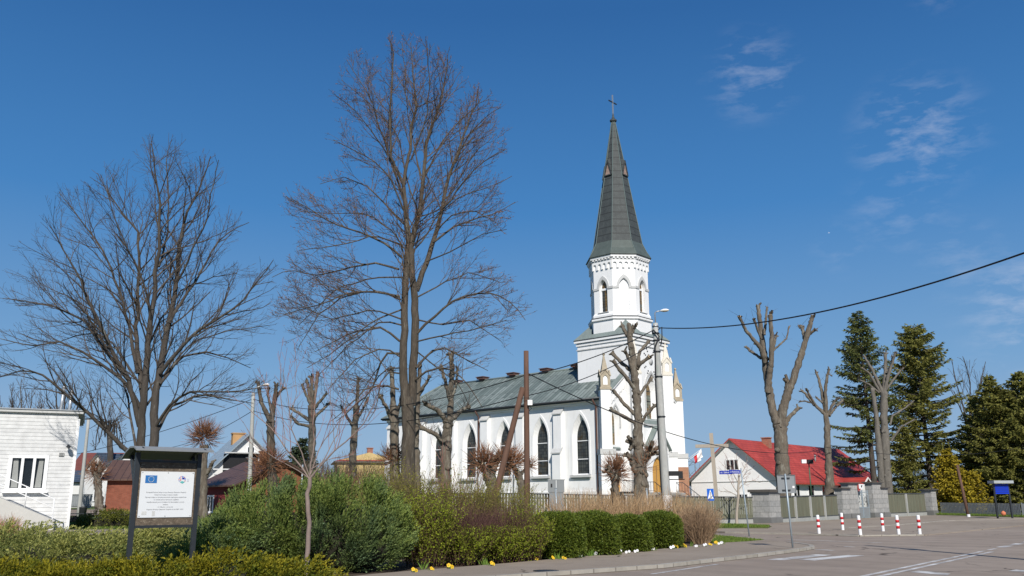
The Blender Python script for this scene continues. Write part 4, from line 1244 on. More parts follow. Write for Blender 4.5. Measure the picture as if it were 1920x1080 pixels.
# grey sign seen from behind
q = gp(1486.5, 1027, dz=0.09)
sb = empty('traffic_sign_rear', 'grey back of a square traffic sign on a tall post at the kerb corner', 'sign', (q.x, q.y, 0.09))
m_ = MB(); ln = (-0.03, 0.0); tilt_post(m_, 2.42, 0.03, GALV, ln); m_.build('post', sb)
m_ = MB(); m_.box((-0.04, 0.05, 2.08), (0.60, 0.02, 0.60), GREYPAINT)
for x in (-0.34, 0.26): m_.box((x, 0.04, 2.08), (0.015, 0.05, 0.60), GREYPAINT)
for z in (1.785, 2.375): m_.box((-0.04, 0.04, z), (0.60, 0.05, 0.015), GREYPAINT)
m_.build('sign_plate', sb)
for z in (1.88, 2.28):
    m_ = MB(); m_.box((-0.06, 0.02, z), (0.28, 0.05, 0.035), DARKMETAL); m_.build('clamp', sb)
m_ = MB(); m_.box((0.19, 0.035, 1.98), (0.07, 0.006, 0.07), WHITEPAINT); m_.build('sticker', sb)
# pedestrian crossing sign
q = at(1336, 983, 58.5)
cs = empty('crossing_sign', 'blue pedestrian crossing sign with a white triangle on a thin post', 'sign', (q.x, q.y, gz(q.x, q.y)), math.radians(-6))
m_ = MB(); m_.tube([(0, 0, 0), (-0.03, 0, 1.55)], 0.028, M('rusty_post', (0.38, 0.30, 0.22), 0.7, 0.25), 8); m_.build('post', cs)
m_ = MB(); m_.box((-0.03, -0.04, 1.88), (0.42, 0.02, 0.74), BLUESIGN); pl = m_.build('sign_plate', cs)
m_ = MB(); m_.add([(-0.21, -0.055, 1.62), (0.15, -0.055, 1.62), (-0.03, -0.055, 2.20)], [(0, 1, 2)], WHITEPAINT); m_.build('triangle', pl)
m_ = MB()
m_.lathe([(0.028, 0), (0.028, 0.004)], BLACK, 10, (0, 0, 0))
m_.v = [(x - 0.03, -0.06 - z, y + 2.02) for x, y, z in m_.v]
for a, b, w in (((-.03, 1.99), (-.03, 1.84), .055), ((-.03, 1.85), (-.085, 1.69), .035), ((-.03, 1.85), (0.02, 1.68), .035), ((-.03, 1.97), (-.09, 1.88), .025), ((-.03, 1.97), (0.03, 1.90), .025)):
    m_.bar((a[0], -0.06, a[1]), (b[0], -0.06, b[1]), 0.008, w, BLACK) if False else m_.bar((a[0], -0.06, a[1]), (b[0], -0.06, b[1]), w, 0.008, BLACK)
for x in (-0.13, -0.06, 0.01, 0.07): m_.box((x, -0.06, 1.655), (0.025, 0.008, 0.03), BLACK)
m_.build('pictogram', pl)
# blue information board at the far right
q = at(1884, 967, 67.0)
ib = empty('information_board', 'dark information board with five blue strips under a flat pale roof', 'information board', (q.x, q.y, gz(q.x, q.y)), math.radians(8))
for x in (-0.58, 0.58):
    m_ = MB(); m_.box((x, 0, 1.25), (0.10, 0.10, 2.5), DARKMETAL); m_.build('post', ib)
m_ = MB(); m_.box((0, 0, 2.62), (1.55, 0.75, 0.20), M('pale_roof', (0.36, 0.39, 0.40), 0.6)); m_.build('roof', ib)
m_ = MB(); m_.box((0, -0.02, 2.12), (1.10, 0.04, 0.72), BLACK); m_.build('backing', ib)
for i in range(5):
    m_ = MB(); m_.box((0, -0.055, 1.83 + i * 0.145), (1.06, 0.025, 0.10), M('strip_blue', (0.01, 0.045, 0.50), 0.35, 0.05)); m_.build('blue_strip', ib)
# wooden cross in the churchyard
q = at(1346, 943, 66)
wc = empty('wooden_cross', 'tall plain grey wooden cross behind the churchyard fence', 'cross', (q.x, q.y, gz(q.x, q.y)), math.radians(-14))
m_ = MB(); zt = at(1339, 812, 66).z - gz(q.x, q.y); m_.box((-0.12, 0, zt / 2), (0.27, 0.22, zt), GREYWOOD, R=Matrix.Rotation(math.radians(-1.5), 3, 'Y')); m_.build('upright', wc)
m_ = MB(); m_.box((-0.19, -0.03, at(1339, 836, 66).z - gz(q.x, q.y)), (2.35, 0.20, 0.24), GREYWOOD); m_.build('crossbeam', wc)
# leaning wooden stake
a = at(1816, 967, 71); b = at(1794, 866, 71.5)
m_ = MB(); m_.tube([Vector((0, 0, 0)), (b - a) * 0.5, b - a], [0.12, 0.11, 0.09], WOODPOLE, 8)
m_.lathe([(0.13, 0), (0.13, 0.35)], WHITEPAINT, 8, caps=False)
tag(m_.build('leaning_stake', loc=(a.x, a.y, gz(a.x, a.y) - 0.1)), 'leaning wooden post in front of the golden conifers', 'post')
# small orange litter figure by the board
q = at(1881, 960, 66.4); m_ = MB(); m_.lathe([(0.02, 0), (0.16, 0.08), (0.17, 0.22), (0.05, 0.34)], M('orange_cloth', (0.62, 0.20, 0.10), 0.8, 0.2), 8)
tag(m_.build('orange_lantern', loc=(q.x, q.y, gz(q.x, q.y) + 0.25)), 'small orange lantern hung on the paling between the board posts', 'lantern')
m_ = bpy.data.objects['orange_lantern']

# ---------------------------------------------------------------- poles
def lamp_head(parent, p, d, k=1.0):
    d = Vector(d).normalized(); s = d.cross(Vector((0, 0, 1))).normalized()
    m_ = MB(); rings = []
    prof = [(-0.05, 0.05, 0.05), (0.1, 0.12, 0.13), (0.3, 0.17, 0.19), (0.55, 0.16, 0.18), (0.72, 0.09, 0.1), (0.78, 0.02, 0.02)]
    vs, fs = [], []
    for t, w, h in prof:
        for j in range(10):
            a = 2 * math.pi * j / 10
            z = h * math.sin(a); z = z * (0.85 if z > 0 else 0.75)
            vs.append(Vector(p) + d * t * k + s * (w * math.cos(a)) * k + Vector((0, 0, z * k)))
    for i in range(5):
        for j in range(10): fs.append((i * 10 + j, i * 10 + (j + 1) % 10, (i + 1) * 10 + (j + 1) % 10, (i + 1) * 10 + j))
    top = [f for f in fs if (f[0] % 10) < 5]; bot = [f for f in fs if (f[0] % 10) >= 5]
    m_.add(vs, top, GREYWALL, True); m_.add(vs, bot, M('lamp_cover', (0.45, 0.40, 0.28), 0.3, 0.1), True)
    return m_.build('lamp_head', parent)
# concrete lamp pole by the church
P0 = at(1254, 1008, 43.0); P0.z = gz(P0.x, P0.y)
T0 = at(1228.5, 606, 43.0)
lp = empty('lamp_pole', 'stained concrete utility pole with a street lamp in front of the church', 'utility pole', P0)
dv = T0 - P0
m_ = MB(); m_.tube([dv * (k / 12) for k in range(13)], [0.225 - 0.10 * k / 12 for k in range(13)], CONCRETE_POLE, 12); pole = m_.build('pole', lp)
for f in (0.985, 0.95, 0.915, 0.86, 0.74, 0.55):
    m_ = MB(); c_ = dv * f; rr = 0.25 - 0.105 * f
    m_.lathe([(rr, -0.03), (rr + 0.02, -0.03), (rr + 0.02, 0.03), (rr, 0.03)], DARKMETAL if f < .97 else ZINC, 12, c_, caps=False); m_.build('band', lp)
aw = [dv + Vector(v) for v in ((0.02, 0, -0.2), (0.0, 0, 0.5), (0.06, -0.02, 0.57), (0.28, -0.08, 0.60))]
m_ = MB(); m_.tube(aw, 0.03, ZINC, 8); m_.build('lamp_arm', lp)
lamp_head(lp, aw[-1], (0.9, -0.25, 0.02), 0.52)
m_ = MB(); rc = random.Random(5)
m_.tube([dv * 0.96 + Vector((-.12, -.22, 0)), dv * 0.93 + Vector((0.1, -.3, 0)), dv * .88 + Vector((-.12, -.25, 0)), dv * .7 + Vector((-.2, -.2, 0)), dv * .45 + Vector((-.22, -.18, 0)), dv * .2 + Vector((-.24, -.18, 0)), Vector((-.2, -.2, 0.1))], 0.035, BLACK, 6)
m_.build('down_cable', lp)
m_ = MB(); m_.tube([dv * 0.965 + Vector((.1, 0, 0)), dv * 0.975 + Vector((.3, -.05, 0.05)), dv * .93 + Vector((.28, -.05, 0)), dv * .89 + Vector((0.2, 0, 0))], 0.03, BLACK, 6); m_.build('cable_loop', lp)
m_ = MB(); m_.box(dv * 0.275 + Vector((0.42, -0.1, 0.12)), (0.5, 0.16, 0.22), BLACK); m_.box(dv * 0.275 + Vector((0.72, -0.1, 0.05)), (0.18, 0.22, 0.34), BLACK); m_.tube([dv * 0.26, dv * 0.26 + Vector((.9, -.1, 0.0))], 0.025, DARKMETAL, 6)
m_.build('siren_box', lp)
m_ = MB(); m_.lathe([(0.245, 0), (0.245, 0.8)], WHITEPAINT, 12, dv * 0.0 + Vector((0, 0, 1.1)), caps=False); m_.build('white_band', lp)
# wooden A pole
P1 = at(989, 1012, 38.5); P1.z = gz(P1.x, P1.y); T1 = at(986.5, 658, 38.5)
ap_ = empty('wooden_pole', 'brown wooden utility pole propped by a slanted wooden strut', 'utility pole', P1)
dv1 = T1 - P1
m_ = MB(); m_.tube([dv1 * (k / 8) for k in range(9)], [0.135 - 0.03 * k / 8 for k in range(9)], WOODPOLE, 12); m_.build('pole', ap_)
b0 = at(926, 940, 38.0) - P1; b1 = at(980, 727, 38.45) - P1
b0 = b1 + (b0 - b1) * 1.32
m_ = MB(); m_.tube([b0 + (b1 - b0) * (k / 6) for k in range(7)], [0.14 - 0.02 * k / 6 for k in range(7)], WOODPOLE, 10); m_.build('strut', ap_)
m_ = MB(); c_ = at(992, 755, 38.3) - P1; m_.box(c_ + Vector((.04, 0, 0)), (0.20, 0.14, 0.22), GREYWALL); m_.tube([c_ + Vector((0, 0, -.1)), c_ + Vector((0.1, 0, -.25)), c_ + Vector((-.02, 0.02, -.35))], 0.012, BLACK, 5); m_.build('junction_box', ap_)
m_ = MB(); c_ = at(985, 747, 38.4) - P1; m_.tube([c_ + Vector((-.16, -.14, 0)), c_ + Vector((.16, -.14, 0)), c_ + Vector((.16, .1, 0.02))], 0.012, BLACK, 5); m_.build('wire_binding', ap_)
# concrete pole with lamp on the left
P2_ = at(466, 960, 60); P2_.z = gz(P2_.x, P2_.y); T2 = at(475, 737, 60)
cp = empty('lamp_pole', 'slim pale concrete lamp pole in front of the brown-roofed cottage', 'utility pole', P2_)
m_ = MB(); dv2 = T2 - P2_; m_.tube([dv2 * (k / 8) for k in range(9)], [0.17 - 0.06 * k / 8 for k in range(9)], CONCRETE_POLE, 10); m_.build('pole', cp)
m_ = MB(); e_ = at(493, 722, 60) - P2_; m_.tube([dv2 + Vector((0, 0, -.1)), dv2 + Vector((0.1, 0, .35)), e_], 0.03, ZINC, 6); m_.build('lamp_arm', cp); lamp_head(cp, e_, (1, -0.2, 0.05), 0.6)
P3 = at(149, 952, 62); P3.z = gz(P3.x, P3.y); T3 = at(166, 787, 62)
ep = empty('lamp_pole', 'pale concrete pole beside the white boarded building with a bin at its foot', 'utility pole', P3)
m_ = MB(); dv3 = T3 - P3; m_.tube([dv3 * (k / 8) for k in range(9)], [0.145 - 0.05 * k / 8 for k in range(9)], CONCRETE_POLE, 10); m_.build('pole', ep)
m_ = MB(); m_.box(dv3 + Vector((0, 0, 0.05)), (0.5, 0.08, 0.08), DARKMETAL); m_.build('crossarm', ep)
# thin posts in the shrubs and a switch cabinet by the church
for (px, D, h, lab) in ((1045, 40, 2.2, 'thin grey metal post behind the clipped yews'), (1216, 40.5, 2.15, 'thin grey post among the dry brown stalks')):
    q = col_at(px, D); m_ = MB(); m_.tube([(0, 0, 0), (-0.06, 0, h)], 0.035, GALV, 8); m_.lathe([(0.05, -0.0), (0.05, 0.03)], GALV, 8, (-0.06, 0, h))
    tag(m_.build('metal_post', loc=q), lab, 'post')
q = at(1043, 915, 57.2)
m_ = MB(); m_.box((-0.27, 0, 0.45), (0.48, 0.25, 0.75), GREYPAINT); m_.box((0.27, 0, 0.45), (0.46, 0.25, 0.75), GREYPAINT); m_.box((0, 0.02, 0.85), (1.1, 0.3, 0.04), GREYPAINT); m_.box((-0.3, -0.13, 0.5), (0.1, 0.02, 0.22), BLACK)
m_.box((0, 0, -0.75), (0.9, 0.2, 1.7), GREYPAINT)
tag(m_.build('switch_cabinet', loc=(q.x, q.y, q.z - 0.35)), 'grey two-door switch cabinet just above the picket fence', 'cabinet')

# pole at the right kerb: its long shadow lies across the road
PR = Vector((14.55, 21.8, 0)); PR_TOP = PR + Vector((-0.1, 0.1, 8.2))
rp_ = empty('lamp_pole', 'concrete pole at the right kerb whose long thin shadow crosses the road', 'utility pole', PR)
m_ = MB(); m_.tube([Vector((0, 0, 9.6 * k / 8)) for k in range(9)], [0.16 - 0.06 * k / 8 for k in range(9)], CONCRETE_POLE, 10); m_.build('pole', rp_)
m_ = MB(); m_.box((0, 0.06, 7.2), (0.42, 0.3, 0.5), GREYPAINT); m_.build('junction_box', rp_)

# ---------------------------------------------------------------- overhead wires
def wire(name, a, b, sag, r, label, n=28, group='overhead wires'):
    a, b = Vector(a), Vector(b)
    pts = [(a.lerp(b, i / n) - a - Vector((0, 0, 4 * sag * (i / n) * (1 - i / n)))) for i in range(n + 1)]
    m_ = MB(); m_.tube(pts, r, BLACK, 6)
    return tag(m_.build(name, loc=a), label, 'cable', group)
wire('overhead_cable', T0 + Vector((0.15, -.1, -0.25)), PR_TOP, 0.75, 0.027, 'thick black cable rising from the lamp pole to the upper right of the picture')
wire('overhead_cable', T0 + Vector((-0.1, -.1, -0.35)), T1 + Vector((0, 0, -1.1)), 0.25, 0.024, 'upper black wire between the lamp pole and the wooden pole')
wire('overhead_cable', T0 + Vector((-0.1, -.1, -1.0)), T1 + Vector((0, 0, -1.95)), 0.30, 0.02, 'lower black wire between the lamp pole and the wooden pole')
wire('overhead_cable', T1 + Vector((0, 0, -0.95)), at(1545, 843, 68), 1.4, 0.022, 'thin wire from the wooden pole down across the church front to the red-roofed house')
wire('overhead_cable', T1 + Vector((0, 0, -1.05)), at(474, 748, 60), 1.1, 0.02, 'long wire from the wooden pole to the left lamp pole, upper one')
wire('overhead_cable', T1 + Vector((0, 0, -1.9)), at(474, 770, 60), 1.1, 0.02, 'long wire from the wooden pole to the left lamp pole, lower one')
wire('overhead_cable', at(474, 748, 60), at(-60, 880, 75), 0.9, 0.02, 'wire from the left lamp pole sloping down behind the bare left tree')
wire('overhead_cable', at(474, 770, 60), at(300, 842, 88), 0.5, 0.02, 'wire from the left lamp pole to the blue-roofed house')
wire('overhead_cable', at(1545, 838, 69), at(1900, 842, 78), 0.6, 0.018, 'thin wire between the trees above the red roof')
# white gull far off in the sky
q = at(1554.5, 436.5, 120)
m_ = MB(); m_.lathe([(0.01, -0.2), (0.07, -0.08), (0.08, 0.06), (0.03, 0.2)], WHITEPAINT, 8)
for sg in (-1, 1): m_.add([(0, 0.05, 0.08), (sg * 0.25, 0.16, 0.06), (sg * 0.5, 0.06, -0.02), (sg * 0.24, 0.02, -0.08), (0, 0.0, -0.06)], [(0, 1, 2, 3, 4)], WHITEPAINT)
m_.v = [(x * .3, y * .3, z * .3) for x, y, z in m_.v]
tag(m_.build('gull', loc=q), 'small white bird in the open sky right of the spire', 'bird')

# ---------------------------------------------------------------- houses
def house(name, label, loc, rz, w, l, ze, zr, wall, roof, ov=0.45, windows=(), chimneys=(), cat='house', gwall=None, foot=-0.6, rt=0.12, hip=0.0, door=None):
    """x across the gable, y along the ridge (front gable at y=0); heights above loc"""
    o = empty(name, label, cat, loc, rz)
    h = w / 2
    sl = (zr - ze) / h
    m_ = MB()
    gw = gwall or wall
    m_.add([(-h, 0, foot), (-h, l, foot), (-h, l, ze), (-h, 0, ze), (h, 0, foot), (h, l, foot), (h, l, ze), (h, 0, ze)], [(0, 1, 2, 3), (4, 5, 6, 7)], wall)
    m_.add([(-h, 0, foot), (h, 0, foot), (h, 0, ze), (0, 0, zr - 0.02), (-h, 0, ze)], [(0, 1, 2, 3, 4)], gw)
    m_.add([(-h, l, foot), (h, l, foot), (h, l, ze), (0, l, zr - 0.02), (-h, l, ze)], [(0, 1, 2, 3, 4)], gw)
    m_.build('wall', o)
    m_ = MB()
    ez = ze - ov * sl + 0.06; zr2 = zr + 0.06
    ya, yb = -ov, l + ov
    top = [(-h - ov, ya, ez), (0, ya + hip, zr2), (h + ov, ya, ez), (-h - ov, yb, ez), (0, yb - hip, zr2), (h + ov, yb, ez)]
    fs = [(0, 1, 4, 3), (1, 2, 5, 4)] + ([(0, 2, 1), (3, 4, 5)] if hip else [])
    m_.add(top, fs, roof)
    bot = [(x, y, z - rt) for x, y, z in top]
    m_.add(bot, [tuple(f[::-1]) for f in fs], GREYTRIM)
    for a, b in ((0, 1), (1, 2), (3, 4), (4, 5), (0, 3), (2, 5)):
        if hip and (a, b) in ((0, 1), (1, 2), (3, 4), (4, 5)): continue
        m_.add([top[a], top[b], bot[b], bot[a]], [(0, 1, 2, 3)], roof)
    r = m_.build('roof', o)
    for (cx, cy, cw, ch, cm) in chimneys:
        m_ = MB(); zc_ = zr - abs(cx) * sl
        m_.box((cx, cy, zc_ + ch / 2 - 0.3), (cw, cw * 0.8, ch + 0.6), cm); m_.box((cx, cy, zc_ + ch + 0.04), (cw + 0.14, cw * 0.8 + 0.14, 0.1), cm); m_.build('chimney', r)
    for (face, u, v, ww, hh, nb) in windows:
        def T(a, b, c):
            if face == 'front': return Vector((a, -c, b))
            if face == 'left': return Vector((-h - c, l - a, b)) if False else Vector((-h - c, a, b))
            return Vector((h + c, a, b))
        m_ = MB(); f = 0.07
        A = [(u - ww / 2, v), (u + ww / 2, v), (u + ww / 2, v + hh), (u - ww / 2, v + hh)]
        face2d(m_, T, A, 0.012, DARKGLASS)
        win = m_.build('window', o)
        for p, q in ((A[0], A[1]), (A[1], A[2]), (A[2], A[3]), (A[3], A[0])):
            pass
        m_ = MB()
        m_.slab([(u - ww / 2 - f, v - f), (u + ww / 2 + f, v - f), (u + ww / 2 + f, v + hh + f), (u - ww / 2 - f, v + hh + f)], T, WHITEPAINT, 0.0, 0.05,
                [[(u - ww / 2 + ww * k / nb + f / 2, v + f / 2), (u - ww / 2 + ww * (k + 1) / nb - f / 2, v + f / 2), (u - ww / 2 + ww * (k + 1) / nb - f / 2, v + hh - f / 2), (u - ww / 2 + ww * k / nb + f / 2, v + hh - f / 2)] for k in range(nb)], WHITEPAINT, 0.045)
        m_.build('frame', win)
        m_ = MB(); m_.slab([(u - ww / 2 - f - .05, v - f - .06), (u + ww / 2 + f + .05, v - f - .06), (u + ww / 2 + f + .05, v - f), (u - ww / 2 - f - .05, v - f)], T, GREYTRIM, 0.0, 0.10); m_.build('sill', win)
    return o
# red-roofed rectory
gc = Vector((20.55, 85.2, 0)); gzr = gz(20.5, 85)
rect = house('rectory', 'long white house with a bright red metal roof behind the churchyard fence', (gc.x, gc.y, gzr), math.radians(-41.3), 9.1, 25.0, 3.15, 6.85, GREYWALL, REDROOF, 0.55,
      [('front', -0.1, 4.0, 1.25, 0.95, 3), ('front', 0.7, 0.9, 1.1, 0.9, 2), ('right', 3.2, 1.3, 1.3, 1.3, 2), ('right', 6.4, 1.3, 1.3, 1.3, 2), ('right', 9.6, 1.3, 1.3, 1.3, 2), ('right', 17.0, 1.3, 1.3, 1.3, 2)],
      [(0.5, 6.2, 0.75, 0.75, CHIMNEYBRICK)])
m_ = MB(); m_.bar((-4.5, -0.03, 2.95), (4.5, -0.03, 2.95), 0.05, 0.06, GREYTRIM); m_.build('wall_band', rect)
m_ = MB(); rr_ = MB()
m_.add([(4.55, 12.6, -0.5), (6.6, 12.6, -0.5), (6.6, 16.6, -0.5), (4.55, 16.6, -0.5), (4.55, 12.6, 2.2), (6.6, 12.6, 2.2), (6.6, 16.6, 2.2), (4.55, 16.6, 2.2), (6.6, 14.6, 3.3), (4.55, 14.6, 3.3)], [(0, 1, 5, 4), (1, 2, 6, 8, 5), (2, 3, 7, 6)], GREYWALL); po_ = m_.build('porch', rect)
rr_.add([(4.4, 12.2, 2.05), (7.0, 12.2, 2.05), (7.0, 14.6, 3.42), (2.9, 14.6, 3.42), (7.0, 17.0, 2.05), (4.4, 17.0, 2.05)], [(0, 1, 2, 3), (3, 2, 4, 5)], REDROOF); rr_.bar((7.02, 12.2, 2.0), (7.02, 14.6, 3.37), .06, .16, WHITEPAINT); rr_.bar((7.02, 17.0, 2.0), (7.02, 14.6, 3.37), .06, .16, WHITEPAINT); rr_.build('porch_roof', po_)
for (x, y) in ((2.2, 13.5), (3.6, 13.0)):
    m_ = MB(); z_ = 6.9 - x * 0.81; m_.tube([(x, y, z_ - .1), (x, y, z_ + .5)], 0.09, GREYPAINT, 8); m_.lathe([(0.2, 0), (0.02, 0.16)], GREYPAINT, 8, (x, y, z_ + .5)); m_.build('roof_vent', rect)
q = at(1522, 935, 76); m_ = MB(); m_.tube([(0, 0, -0.6), (0, 0, 2.6)], 0.05, M('green_paint', (0.07, 0.13, 0.08), 0.6), 8); m_.box((0.12, 0, 2.7), (0.45, 0.3, 0.35), BLACK); m_.box((-0.42, -.05, 2.72), (0.38, 0.2, 0.3), GREYWALL)
tag(m_.build('floodlight_mast', loc=(q.x, q.y, q.z + 0.3)), 'thin green mast with a floodlight and a camera in front of the red roof', 'mast')
def hloc(px, D): q = col_at(px, D); return q
def zz(y, D, px=300): return at(px, y, D).z
def placed(px, D, ye, yr): 
    q = hloc(px, D); return q, zz(ye, D, px) - q.z, zz(yr, D, px) - q.z
# blue-roofed house
q, ze, zr = placed(246, 92, 880, 840)
house('blue_roof_house', 'white gabled house with a slate blue roof and a dark upper window', q, math.radians(22), 6.6, 9, ze, zr, WHITEWALL, BLUEROOF, 0.4, [('front', -0.9, ze - 0.7, 0.95, 1.35, 1)], [(0.3, 2.2, 0.7, 0.7, CHIMNEYBRICK)])
q, ze, zr = placed(178, 95, 872, 850)
house('blue_roof_house', 'low wing with a small white gable and a slate blue roof beside the pale pole', q, math.radians(-28), 4.2, 7.5, ze - 0.6, zr, WHITEWALL, BLUEROOF, 0.35, [('front', 0.2, 0.6, 0.9, 1.3, 1)])
q, ze, zr = placed(150, 108, 878, 850)
house('dark_roof_house', 'white house with a red-brown ridge and a dark lower roof at the far left', q, math.radians(-84), 8, 10, ze - .6, zr, WHITEWALL, M('maroon_tile', (0.17, 0.055, 0.045), 0.7, 0.2), 0.4, [('left', 2.5, 0.6, 1.0, 1.3, 2), ('left', 6.0, 0.6, 1.0, 1.3, 2)])
q = hloc(120, 100); m_ = MB()
m_.add([(-4, 0, 0), (4, 0, 0), (4, 0, 2.6), (-4, 0, 2.6)], [(0, 1, 2, 3)], WHITEWALL); m_.add([(-4, 3, 0), (4, 3, 0), (4, 3, 3.6), (-4, 3, 3.6)], [(0, 1, 2, 3)], WHITEWALL); m_.add([(4, 0, 0), (4, 3, 0), (4, 3, 3.6), (4, 0, 2.6)], [(0, 1, 2, 3)], WHITEWALL)
o = empty('lean_to_shed', 'low white outbuilding with a dark sloping roof left of the pale pole', 'shed', q); m_.build('wall', o)
m_ = MB(); m_.add([(-4.3, -0.4, 2.5), (4.3, -0.4, 2.5), (4.3, 3.3, 3.85), (-4.3, 3.3, 3.85)], [(0, 1, 2, 3)], BLUEROOF); m_.add([(-4.3, -0.4, 2.4), (4.3, -0.4, 2.4), (4.3, 3.3, 3.75), (-4.3, 3.3, 3.75)], [(3, 2, 1, 0)], DARKMETAL); m_.build('roof', o)
# brick cottage with a brown roof
q, ze, zr = placed(214, 78, 897, 864)
house('brick_cottage', 'low red brick cottage with a brown roof behind the bare left tree', q, math.radians(-79), 6.2, 6.0, ze, zr, REDBRICKWALL, BROWNROOF, 0.45, [('left', 1.2, 0.75, 0.55, 1.2, 1), ('left', 3.2, 0.75, 0.55, 1.2, 1), ('left', 5.4, 0.75, 0.7, 1.2, 1)],
      [(0.4, 4.6, 0.6, 0.75, M('sooty_brick', (0.07, 0.055, 0.05), 0.9, 0.2)), (-0.1, 5.7, 0.7, 1.0, M('sooty_brick', (0.07, 0.055, 0.05), 0.9, 0.2))])
# house with a pale grey roof and balcony
q, ze, zr = placed(459, 82, 889, 814)
gh = house('grey_roof_house', 'white house with a steep pale grey sheet roof and a recessed balcony', q, math.radians(27), 7.0, 9.5, ze, zr, WHITEWALL, GREYROOF, 0.5, [('front', 0.25, zr - 2.0, 0.62, 0.85, 2)], [(-0.3, 3.6, 1.1, 0.55, M('ochre_brick', (0.46, 0.27, 0.12), 0.85, 0.15))])
m_ = MB(); m_.box((-0.6, -0.06, ze + 0.75), (3.0, 0.02, 2.0), BLACK); m_.build('balcony_shade_panel', gh)  # flat black panel on the gable, shade of the balcony recess as colour
for k in range(3):
    m_ = MB(); m_.box((-1.0, -0.55, ze - 0.45 + k * 0.42), (4.0, 0.06, 0.10), WHITEWALL); m_.build('balcony_rail', gh)
m_ = MB(); m_.box((-0.4, -0.35, ze - 0.75), (5.6, 0.7, 0.14), GREYTRIM); m_.build('balcony_floor', gh)
m_ = MB(); m_.box((0.2, -0.3, ze + 1.85), (4.6, 0.5, 0.10), GREYTRIM); m_.build('soffit', gh)
# maroon cottage with brown sheet roof
q, ze, zr = placed(524, 68, 906, 864)
mc = house('maroon_cottage', 'dark red wooden cottage with a brown sheet roof behind the big green juniper', q, math.radians(50), 7.4, 4.4, ze, zr, MAROON, BROWNROOF, 0.5, [('left', 3.2, 0.3, 0.7, 1.1, 2)], [(-0.3, 1.6, 0.72, 0.8, M('brown_brick', (0.13, 0.06, 0.045), 0.9, 0.2))], gwall=RUSTWOOD)
m_ = MB(); m_.tube([(1.7, -0.3, 0.2), (1.7, -0.3, 3.7)], 0.06, GALV, 8); m_.build('vent_pipe', mc)
m_ = MB(); m_.slab([(0.3, 1.3), (1.0, 1.3), (1.0, 2.2), (0.3, 2.2)], lambda u, v, w: Vector((u, -w, v)), WHITEPAINT, 0, 0.04, [[(0.38, 1.38), (0.92, 1.38), (0.92, 2.12), (0.38, 2.12)]], WHITEPAINT, 0.03); face2d(m_, lambda u, v, w: Vector((u, -w, v)), [(0.36, 1.36), (0.94, 1.36), (0.94, 2.14), (0.36, 2.14)], 0.012, DARKGLASS); m_.build('window', mc)
# yellow house
q, ze, zr = placed(690, 112, 864, 848)
house('yellow_house', 'yellow house with a red hipped roof far behind the tall tree', q, math.radians(14), 7.6, 8, ze, zr, YELLOWWALL, M('dull_red_roof', (0.30, 0.05, 0.045), 0.7, 0.15), 0.45, [('front', 2.2, 1.8, 1.0, 1.2, 2), ('front', -1.6, 1.8, 1.0, 1.2, 2)], [(0.4, 4, 0.7, 0.8, CHIMNEYBRICK)], hip=3.2)
q = col_at(385, 74)
o = board_fence('red_fence', tuple(at(330, 943, 72))[:2], tuple(at(432, 943, 70))[:2], gz(*tuple(at(330, 943, 72))[:2]), gz(*tuple(at(432, 943, 70))[:2]), 1.1, 1.1, 'red-brown board fence behind the notice board', 0.02, 2.4, 1, 'fence', None, 0.14, RUSTWOOD, 0.1)
fa, fb = at(40, 943, 88), at(172, 943, 88)
o = board_fence('grey_fence', (fa.x, fa.y), (fb.x, fb.y), gz(fa.x, fa.y), gz(fb.x, fb.y), 1.2, 1.2, 'dark grey board fence across the street at the far left', 0.01, 2.4, 1, 'fence', None, 0.2, GREYPAINT, 0.1)
# far street on the left
def bank(name, pts, mat, dz):
    a, b, c, d = [Vector((p[0], p[1], 0)) for p in pts]
    V, F = [], []
    n, m = 30, 8
    for i in range(n + 1):
        for j in range(m + 1):
            p = a.lerp(b, i / n).lerp(d.lerp(c, i / n), j / m)
            V.append((p.x, p.y, gz(p.x, p.y) + dz))
    F = [(i * (m + 1) + j, (i + 1) * (m + 1) + j, (i + 1) * (m + 1) + j + 1, i * (m + 1) + j + 1) for i in range(n) for j in range(m)]
    mb = MB(); mb.add(V, F, mat, True)
    return tag(mb.build(name), kind='structure')
def c2(px, D): q = at(px, 943, D); return (q.x, q.y)
bank('street', [c2(-80, 66), c2(420, 66), c2(420, 79), c2(-80, 82)], ASPHALT, 0.05)
bank('path', [c2(-60, 49), c2(330, 50), c2(330, 52), c2(-60, 51)], PAVING, 0.05)
bank('path', [c2(-60, 36), c2(300, 39), c2(290, 42), c2(-60, 41.5)], PAVING, 0.05)

# white boarded building at the left edge
qc = at(130, 943, 43.0); qz = gz(qc.x, qc.y)
WB = empty('boarded_building', 'white boarded flat-roofed building with a triple window and access ramp', 'building', (qc.x, qc.y, qz), math.radians(25))
zt = at(136, 776, 43).z - qz
Lw = 11.0
m_ = MB()
TW = lambda u, v, w: Vector((u, -w, v))
wz0, wz1 = at(60, 918, 42).z - qz, at(60, 856, 42).z - qz
def lx(px):
    # along-wall coordinate of picture column px on the front wall
    d = ray(px, 900); a = math.radians(25); n_ = Vector((math.sin(a), -math.cos(a), 0)); e_ = Vector((math.cos(a), math.sin(a), 0))
    t = (Vector((qc.x, qc.y, 0)) - Vector((0, 0, 0))).dot(n_) / d.dot(n_)
    return (Vector((d.x * t, d.y * t, 0)) - Vector((qc.x, qc.y, 0))).dot(e_)
wx0, wx1 = lx(16), lx(83)
hole = [(wx0, wz0), (wx1, wz0), (wx1, wz1), (wx0, wz1)]
m_.slab([(-Lw, -0.5), (0, -0.5), (0, zt), (-Lw, zt)], TW, SIDING, None, 0.0, [hole], WHITEPAINT, 0.14)
